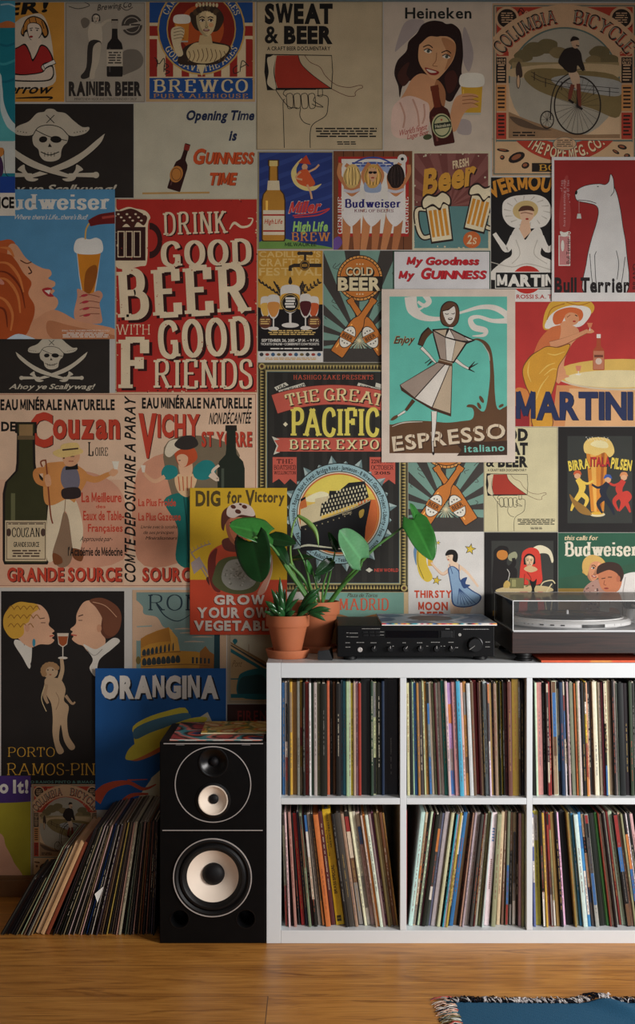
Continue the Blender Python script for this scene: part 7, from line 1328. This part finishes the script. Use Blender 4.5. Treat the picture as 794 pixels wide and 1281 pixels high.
p1 = empty('potted_succulent', P1); tag(p1, 'small terracotta pot of dark pointed succulent leaves, in front of the bigger pot', 'plant')
p2 = empty('potted_philodendron', P2); tag(p2, 'bigger terracotta pot with tall stems and broad heart-shaped green leaves', 'plant')
pot(p1, .037, .0605, .0066, CZ-(771.5-HZ)/F*3.365-ST, .031); pot(p2, .041, .0695, .0064, CZ-(754-HZ)/F*3.51-ST, .037)
def finger(parent, a, b, r, m, bend=.15):
    a, b = Vector(a), Vector(b); d = b-a; L = d.length; up = Vector((0, 0, 1)); mid = a+d*.5+(up*.6+Vector((0, -.4, 0)))*L*bend
    P = crom([tuple(a), tuple(mid), tuple(b)], n=6); bm = nb(); rings = []; n = 10; pr = [.4, .62, .8, .92, 1, 1, .98, .92, .8, .62, .38, .16, .03]
    for i, p in enumerate(P):
        p = Vector(p); q = (Vector(P[min(i+1, 12)])-Vector(P[max(i-1, 0)])).normalized(); u = q.cross(Vector((0, 1, .3))).normalized(); v = q.cross(u)
        rr = r*pr[i]; rings.append([bm.verts.new(p-P1_+u*math.cos(2*PI*k/n)*rr+v*math.sin(2*PI*k/n)*rr*.55) for k in range(n)])
    for x, y in zip(rings, rings[1:]):
        for k in range(n): bm.faces.new((x[k], x[(k+1) % n], y[(k+1) % n], y[k]))
    bm.faces.new(rings[0][::-1]); bm.faces.new(rings[-1]); return obj('leaf', bm, m, parent, True)
P1_ = P1
def c3(x, y, Y): return pw(320+x/6.617, 700+y/6.617, Y)
SU = [((215, 470), (198, 145), 17, 3.41), ((205, 440), (125, 240), 16, 3.40), ((185, 460), (76, 342), 22, 3.395), ((180, 480), (68, 430), 17, 3.38), ((225, 480), (205, 290), 19, 3.385), ((235, 450), (350, 215), 18, 3.42), ((250, 440), (358, 322), 13, 3.40), ((230, 490), (182, 378), 20, 3.375), ((250, 480), (325, 425), 17, 3.38), ((240, 470), (275, 395), 15, 3.385), ((205, 470), (142, 320), 15, 3.41), ((225, 440), (240, 235), 14, 3.44), ((200, 480), (110, 400), 15, 3.37), ((225, 450), (165, 250), 13, 3.43),
      ((345, 470), (545, 222), 20, 3.43), ((380, 440), (525, 285), 19, 3.40), ((400, 430), (520, 362), 17, 3.385), ((440, 440), (622, 410), 19, 3.385), ((440, 430), (620, 432), 17, 3.40), ((440, 450), (580, 510), 16, 3.375), ((430, 450), (575, 455), 15, 3.41), ((360, 470), (470, 350), 15, 3.43), ((340, 480), (430, 430), 14, 3.38), ((370, 400), (490, 240), 15, 3.45), ((350, 475), (385, 365), 13, 3.42), ((240, 470), (300, 330), 13, 3.44), ((215, 475), (175, 440), 14, 3.365), ((260, 480), (300, 455), 12, 3.37)]
for a, b, r, Y in SU: finger(p1, c3(*a, Y+.012), c3(*b, Y-.004), r/6.617/F*3.4*1.3, m_succ)
for pts in ([(225, 500), (220, 470), (222, 440)], [(300, 500), (345, 475), (390, 430), (440, 440)]):
    bm = nb(); tube(bm, [c3(x, y, 3.415)-P1 for x, y in pts], .0042, 8); obj('stem', bm, mat('brown_stem', (96, 84, 52), .7), p1, True)
M_LEAF = attr_mat('waxy_leaf', .26, .5, .85, 1.12, 60)
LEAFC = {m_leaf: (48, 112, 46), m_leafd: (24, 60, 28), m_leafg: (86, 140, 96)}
def leaf(parent, base, tip, nrm, W, m, heart=.5, fold=.25, droop=.15, name='leaf'):
    base, tip = Vector(base), Vector(tip); X = (tip-base); L = X.length; X.normalize(); Z = Vector(nrm); Z = (Z-X*Z.dot(X)).normalized(); Yv = Z.cross(X)
    nu, nv = 22, 12; bm = nb(); top = []; ly = bm.verts.layers.float_color.new('ink'); cb = LEAFC[m]
    for i in range(nu+1):
        u = i/nu; row = []
        prof = (min(1, (u*3.2+heart))**.8)*((1-u)**.66)*(1+1.15*u)/1.12
        for j in range(-nv//2, nv//2+1):
            v = j/(nv/2); wv = W/2*prof*v
            xx = L*(u - heart*.34*abs(v)**1.6*(1-u)**3)
            rip = .012*L*math.sin(u*11+2*v)*abs(v)
            zz = fold*abs(wv)*1.0 - droop*L*u*u + rip - (.006*L if j == 0 else 0)
            vt = bm.verts.new(base-P2+X*xx+Yv*wv+Z*zz); row.append(vt)
            vein = math.cos((u*9-abs(v)*1.6)*2*PI); q = 1.45 if j == 0 else 1+.10*max(0, vein)-.10*abs(v)**3+.08*math.sin(7*u+3*v)
            vt[ly] = tuple(min(1, k*q) for k in lin(cb)[:3])+(1,)
        top.append(row)
    for a, b in zip(top, top[1:]):
        for k in range(nv): bm.faces.new((a[k], b[k], b[k+1], a[k+1]))
    bmesh.ops.remove_doubles(bm, verts=bm.verts, dist=1e-5)
    bmesh.ops.recalc_face_normals(bm, faces=bm.faces)
    g = bmesh.ops.solidify(bm, geom=list(bm.faces), thickness=.0007)
    return obj(name, bm, M_LEAF, parent, True)
def stemt(pts, r, m=None):
    bm = nb(); tube(bm, [Vector(p)-P2 for p in pts], r, 9); return obj('stem', bm, m or m_stem, p2, True)
def c2(x, y, Y): return pw(280+x/2.836, 620+y/2.836, Y)
root = lambda x, Y=3.565: c2(x, 400, Y)
leaf(p2, c2(160, 138, 3.50), c2(22, 104, 3.43), (.2, -.78, .55), .092, m_leaf, .5, .12, .04)
leaf(p2, c2(98, 162, 3.455), c2(130, 306, 3.425), (-.3, -.92, .1), .108, m_leafd, .75, .08, .06)  # dark green paints in the shade of a leaf turned from the light
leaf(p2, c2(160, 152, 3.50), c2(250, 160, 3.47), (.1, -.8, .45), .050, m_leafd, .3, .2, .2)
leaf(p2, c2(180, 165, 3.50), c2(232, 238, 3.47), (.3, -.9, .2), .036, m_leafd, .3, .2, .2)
leaf(p2, c2(486, 226, 3.50), c2(412, 122, 3.46), (.45, -.8, .4), .106, m_leafg, .5, .1, .03)
leaf(p2, c2(668, 84, 3.55), c2(744, 222, 3.50), (.15, -.9, .35), .086, m_leaf, .45, .2, .12)
leaf(p2, c2(682, 80, 3.56), c2(664, 28, 3.53), (.3, -.9, .3), .026, m_leaf, .3, .25, .1)
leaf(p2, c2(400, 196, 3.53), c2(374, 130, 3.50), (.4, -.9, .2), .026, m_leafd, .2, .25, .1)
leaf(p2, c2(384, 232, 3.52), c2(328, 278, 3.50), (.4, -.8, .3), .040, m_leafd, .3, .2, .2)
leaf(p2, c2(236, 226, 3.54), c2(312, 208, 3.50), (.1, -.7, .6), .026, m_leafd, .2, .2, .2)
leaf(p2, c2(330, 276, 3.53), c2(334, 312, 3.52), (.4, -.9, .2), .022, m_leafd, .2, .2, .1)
leaf(p2, c2(310, 280, 3.53), c2(296, 228, 3.51), (.4, -.9, .2), .018, m_leaf, .1, .2, .1)
bm = nb(); pp = [c2(262, 70, 3.50), c2(300, 96, 3.49), c2(326, 130, 3.485), c2(336, 182, 3.48)]; P = [Vector(q) for q in crom([tuple(p) for p in pp], n=6)]
rings = []
for i, p in enumerate(P):
    q = (P[min(i+1, len(P)-1)]-P[max(i-1, 0)]).normalized(); u = q.cross(Vector((0, 1, 0))).normalized(); v = q.cross(u); t = i/(len(P)-1); rr = .0068*(math.sin(PI*min(1, t*.93+.12))**.8)+.0006
    rings.append([bm.verts.new(p-P2+u*math.cos(2*PI*k/10)*rr+v*math.sin(2*PI*k/10)*rr) for k in range(10)])
for a, b in zip(rings, rings[1:]):
    for k in range(10): bm.faces.new((a[k], a[(k+1) % 10], b[(k+1) % 10], b[k]))
bm.faces.new(rings[0][::-1]); bm.faces.new(rings[-1]); yl_ = obj('rolled_leaf', bm, m_leafy, p2, True); yl_['label'] = 'pale green leaf still rolled into a spear'
stemt([root(322), c2(255, 300, 3.53), c2(190, 195, 3.50), c2(160, 150, 3.50)], (.0075, .004))
stemt([root(318, 3.55), c2(230, 270, 3.51), c2(170, 180, 3.47), c2(112, 148, 3.45), c2(102, 162, 3.455)], (.0055, .0028))
stemt([root(330, 3.56), c2(285, 300, 3.54), c2(210, 220, 3.52), c2(172, 160, 3.50)], (.006, .003))
stemt([root(325, 3.58), c2(262, 310, 3.55), c2(236, 210, 3.52), c2(244, 110, 3.50), c2(264, 70, 3.50)], (.004, .0022), m_leafy)
stemt([root(345), c2(372, 300, 3.55), c2(396, 190, 3.53)], (.0042, .002))
stemt([root(362), c2(420, 320, 3.54), c2(476, 262, 3.51), c2(489, 236, 3.50)], (.0075, .003))
stemt([root(358, 3.58), c2(440, 290, 3.57), c2(530, 190, 3.56), c2(610, 130, 3.56), c2(670, 82, 3.555)], (.006, .0022))
stemt([root(350, 3.55), c2(352, 320, 3.53), c2(382, 232, 3.52)], (.0036, .0018))
stemt([root(335, 3.56), c2(308, 330, 3.54), c2(290, 250, 3.52), c2(262, 190, 3.51)], (.005, .002))
stemt([root(340, 3.59), c2(330, 330, 3.58), c2(312, 262, 3.55)], (.004, .002))
stemt([root(328, 3.57), c2(280, 320, 3.55), c2(240, 230, 3.54)], (.004, .002))

# ------------------------------------------------------------------ rug
m_rug = mat('teal_woven_wool', (24, 84, 118), .95, noise=.18, nscale=420, bump=.5)
RY, RX0 = 2.925, .290
rg = empty('rug', (1.0, 2.3, 0)); tag(rg, 'teal blue woven rug with knotted fringes on the wooden floor', 'rug')
ra = -.018
def rp(u, v, z):                                     # u across from the left edge, v towards the camera from the far edge
    return Vector((RX0+u*math.cos(ra)-v*math.sin(ra)*.6+v*.01-1.0, RY+u*math.sin(ra)*1.4-v-2.3, z))
def wave(u, v):
    d = (u-.36-.75*v)/.035; e = math.exp(-d*d)*math.exp(-((v-.02)/.10)**2)
    d2 = (u-.46-2.2*v)/.06; return .0045+.014*e+.006*math.exp(-d2*d2)*math.exp(-((v-.07)/.08)**2)
bm = nb(); NU, NV, LU, LV = 150, 90, 1.5, 1.0; g = []
def ss(i, n, L): t = i/n; return L*t*t*.55+L*t*.45
for j in range(NV+1):
    v = ss(j, NV, LV); g.append([bm.verts.new(rp(ss(i, NU, LU)+.028, v+.028, wave(ss(i, NU, LU), v)+.0008*math.sin(i*1.7)*math.sin(j*2.1))) for i in range(NU+1)])
for j in range(NV):
    for i in range(NU): bm.faces.new((g[j][i], g[j+1][i], g[j+1][i+1], g[j][i+1]))
bd = [e for e in bm.edges if len(e.link_faces) == 1]; ex = bmesh.ops.extrude_edge_only(bm, edges=bd)
for v_ in [q for q in ex['geom'] if isinstance(q, bmesh.types.BMVert)]: v_.co.z = .0003
obj('pile', bm, m_rug, rg, True)
m_yarn = attr_mat('yarn', .9, .1, .85, 1.15, 300)
def fringe(name, n, f, cols, label, ln):
    vs, fs, cs = [], [], []; rd = random.Random(11)
    for i in range(n):
        a, d = f(i/n, rd); L = rd.uniform(*ln)
        if i % 4 == 0 or rd.random() < .2: c = lin(rd.choice(cols))
        z0 = .005; sd = Vector((-d.y, d.x, 0)).normalized(); cur = rd.uniform(-.4, .4); r = rd.uniform(.0011, .0018); ring = []
        for k in range(6):
            t = k/5; p = a + d*(L*t) + sd*(cur*L*t*t) + Vector((0, 0, z0*(1-t)+.002+.006*math.sin(PI*t)*rd.uniform(.2, 1)))
            o = len(vs); rr = r*(1-.35*t)
            for q in range(5): w = 2*PI*q/5; vs.append(tuple(p+sd*math.cos(w)*rr+Vector((0, 0, math.sin(w)*rr)))); cs.append(c)
            ring.append(o)
        for o, o2 in zip(ring, ring[1:]):
            for q in range(5): fs.append((o+q, o+(q+1) % 5, o2+(q+1) % 5, o2+q))
        fs.append(tuple(ring[-1]+q for q in range(5)))
    me = bpy.data.meshes.new(name); me.from_pydata(vs, [], fs); set_ink(me, cs); o = mesh_obj(name, me, m_yarn, rg); o['kind'] = 'stuff'; o['label'] = label
fringe('fringe', 900, lambda t, r: (rp(t*1.5+.02, .032+r.uniform(-.004, .004), 0)+Vector((0, 0, wave(t*1.5, .0)-.0045)), Vector((r.uniform(-.9, .25), r.uniform(.8, 1), 0)).normalized()), [(24, 24, 30), (28, 28, 34), (206, 200, 200), (220, 214, 212), (30, 34, 48)], 'black and white yarn fringe along the far edge', (.026, .046))
fringe('fringe', 420, lambda t, r: (rp(.032+r.uniform(-.004, .004), t*1.0+.01, 0), Vector((-1, r.uniform(-.35, .35), 0)).normalized()), [(206, 170, 150), (190, 190, 180), (60, 110, 120), (190, 90, 80), (40, 40, 48), (120, 110, 80), (210, 200, 190)], 'multicoloured yarn fringe along the short edge', (.034, .052))
posters()
bpy.data.objects.remove(_to); bpy.data.curves.remove(_cu)
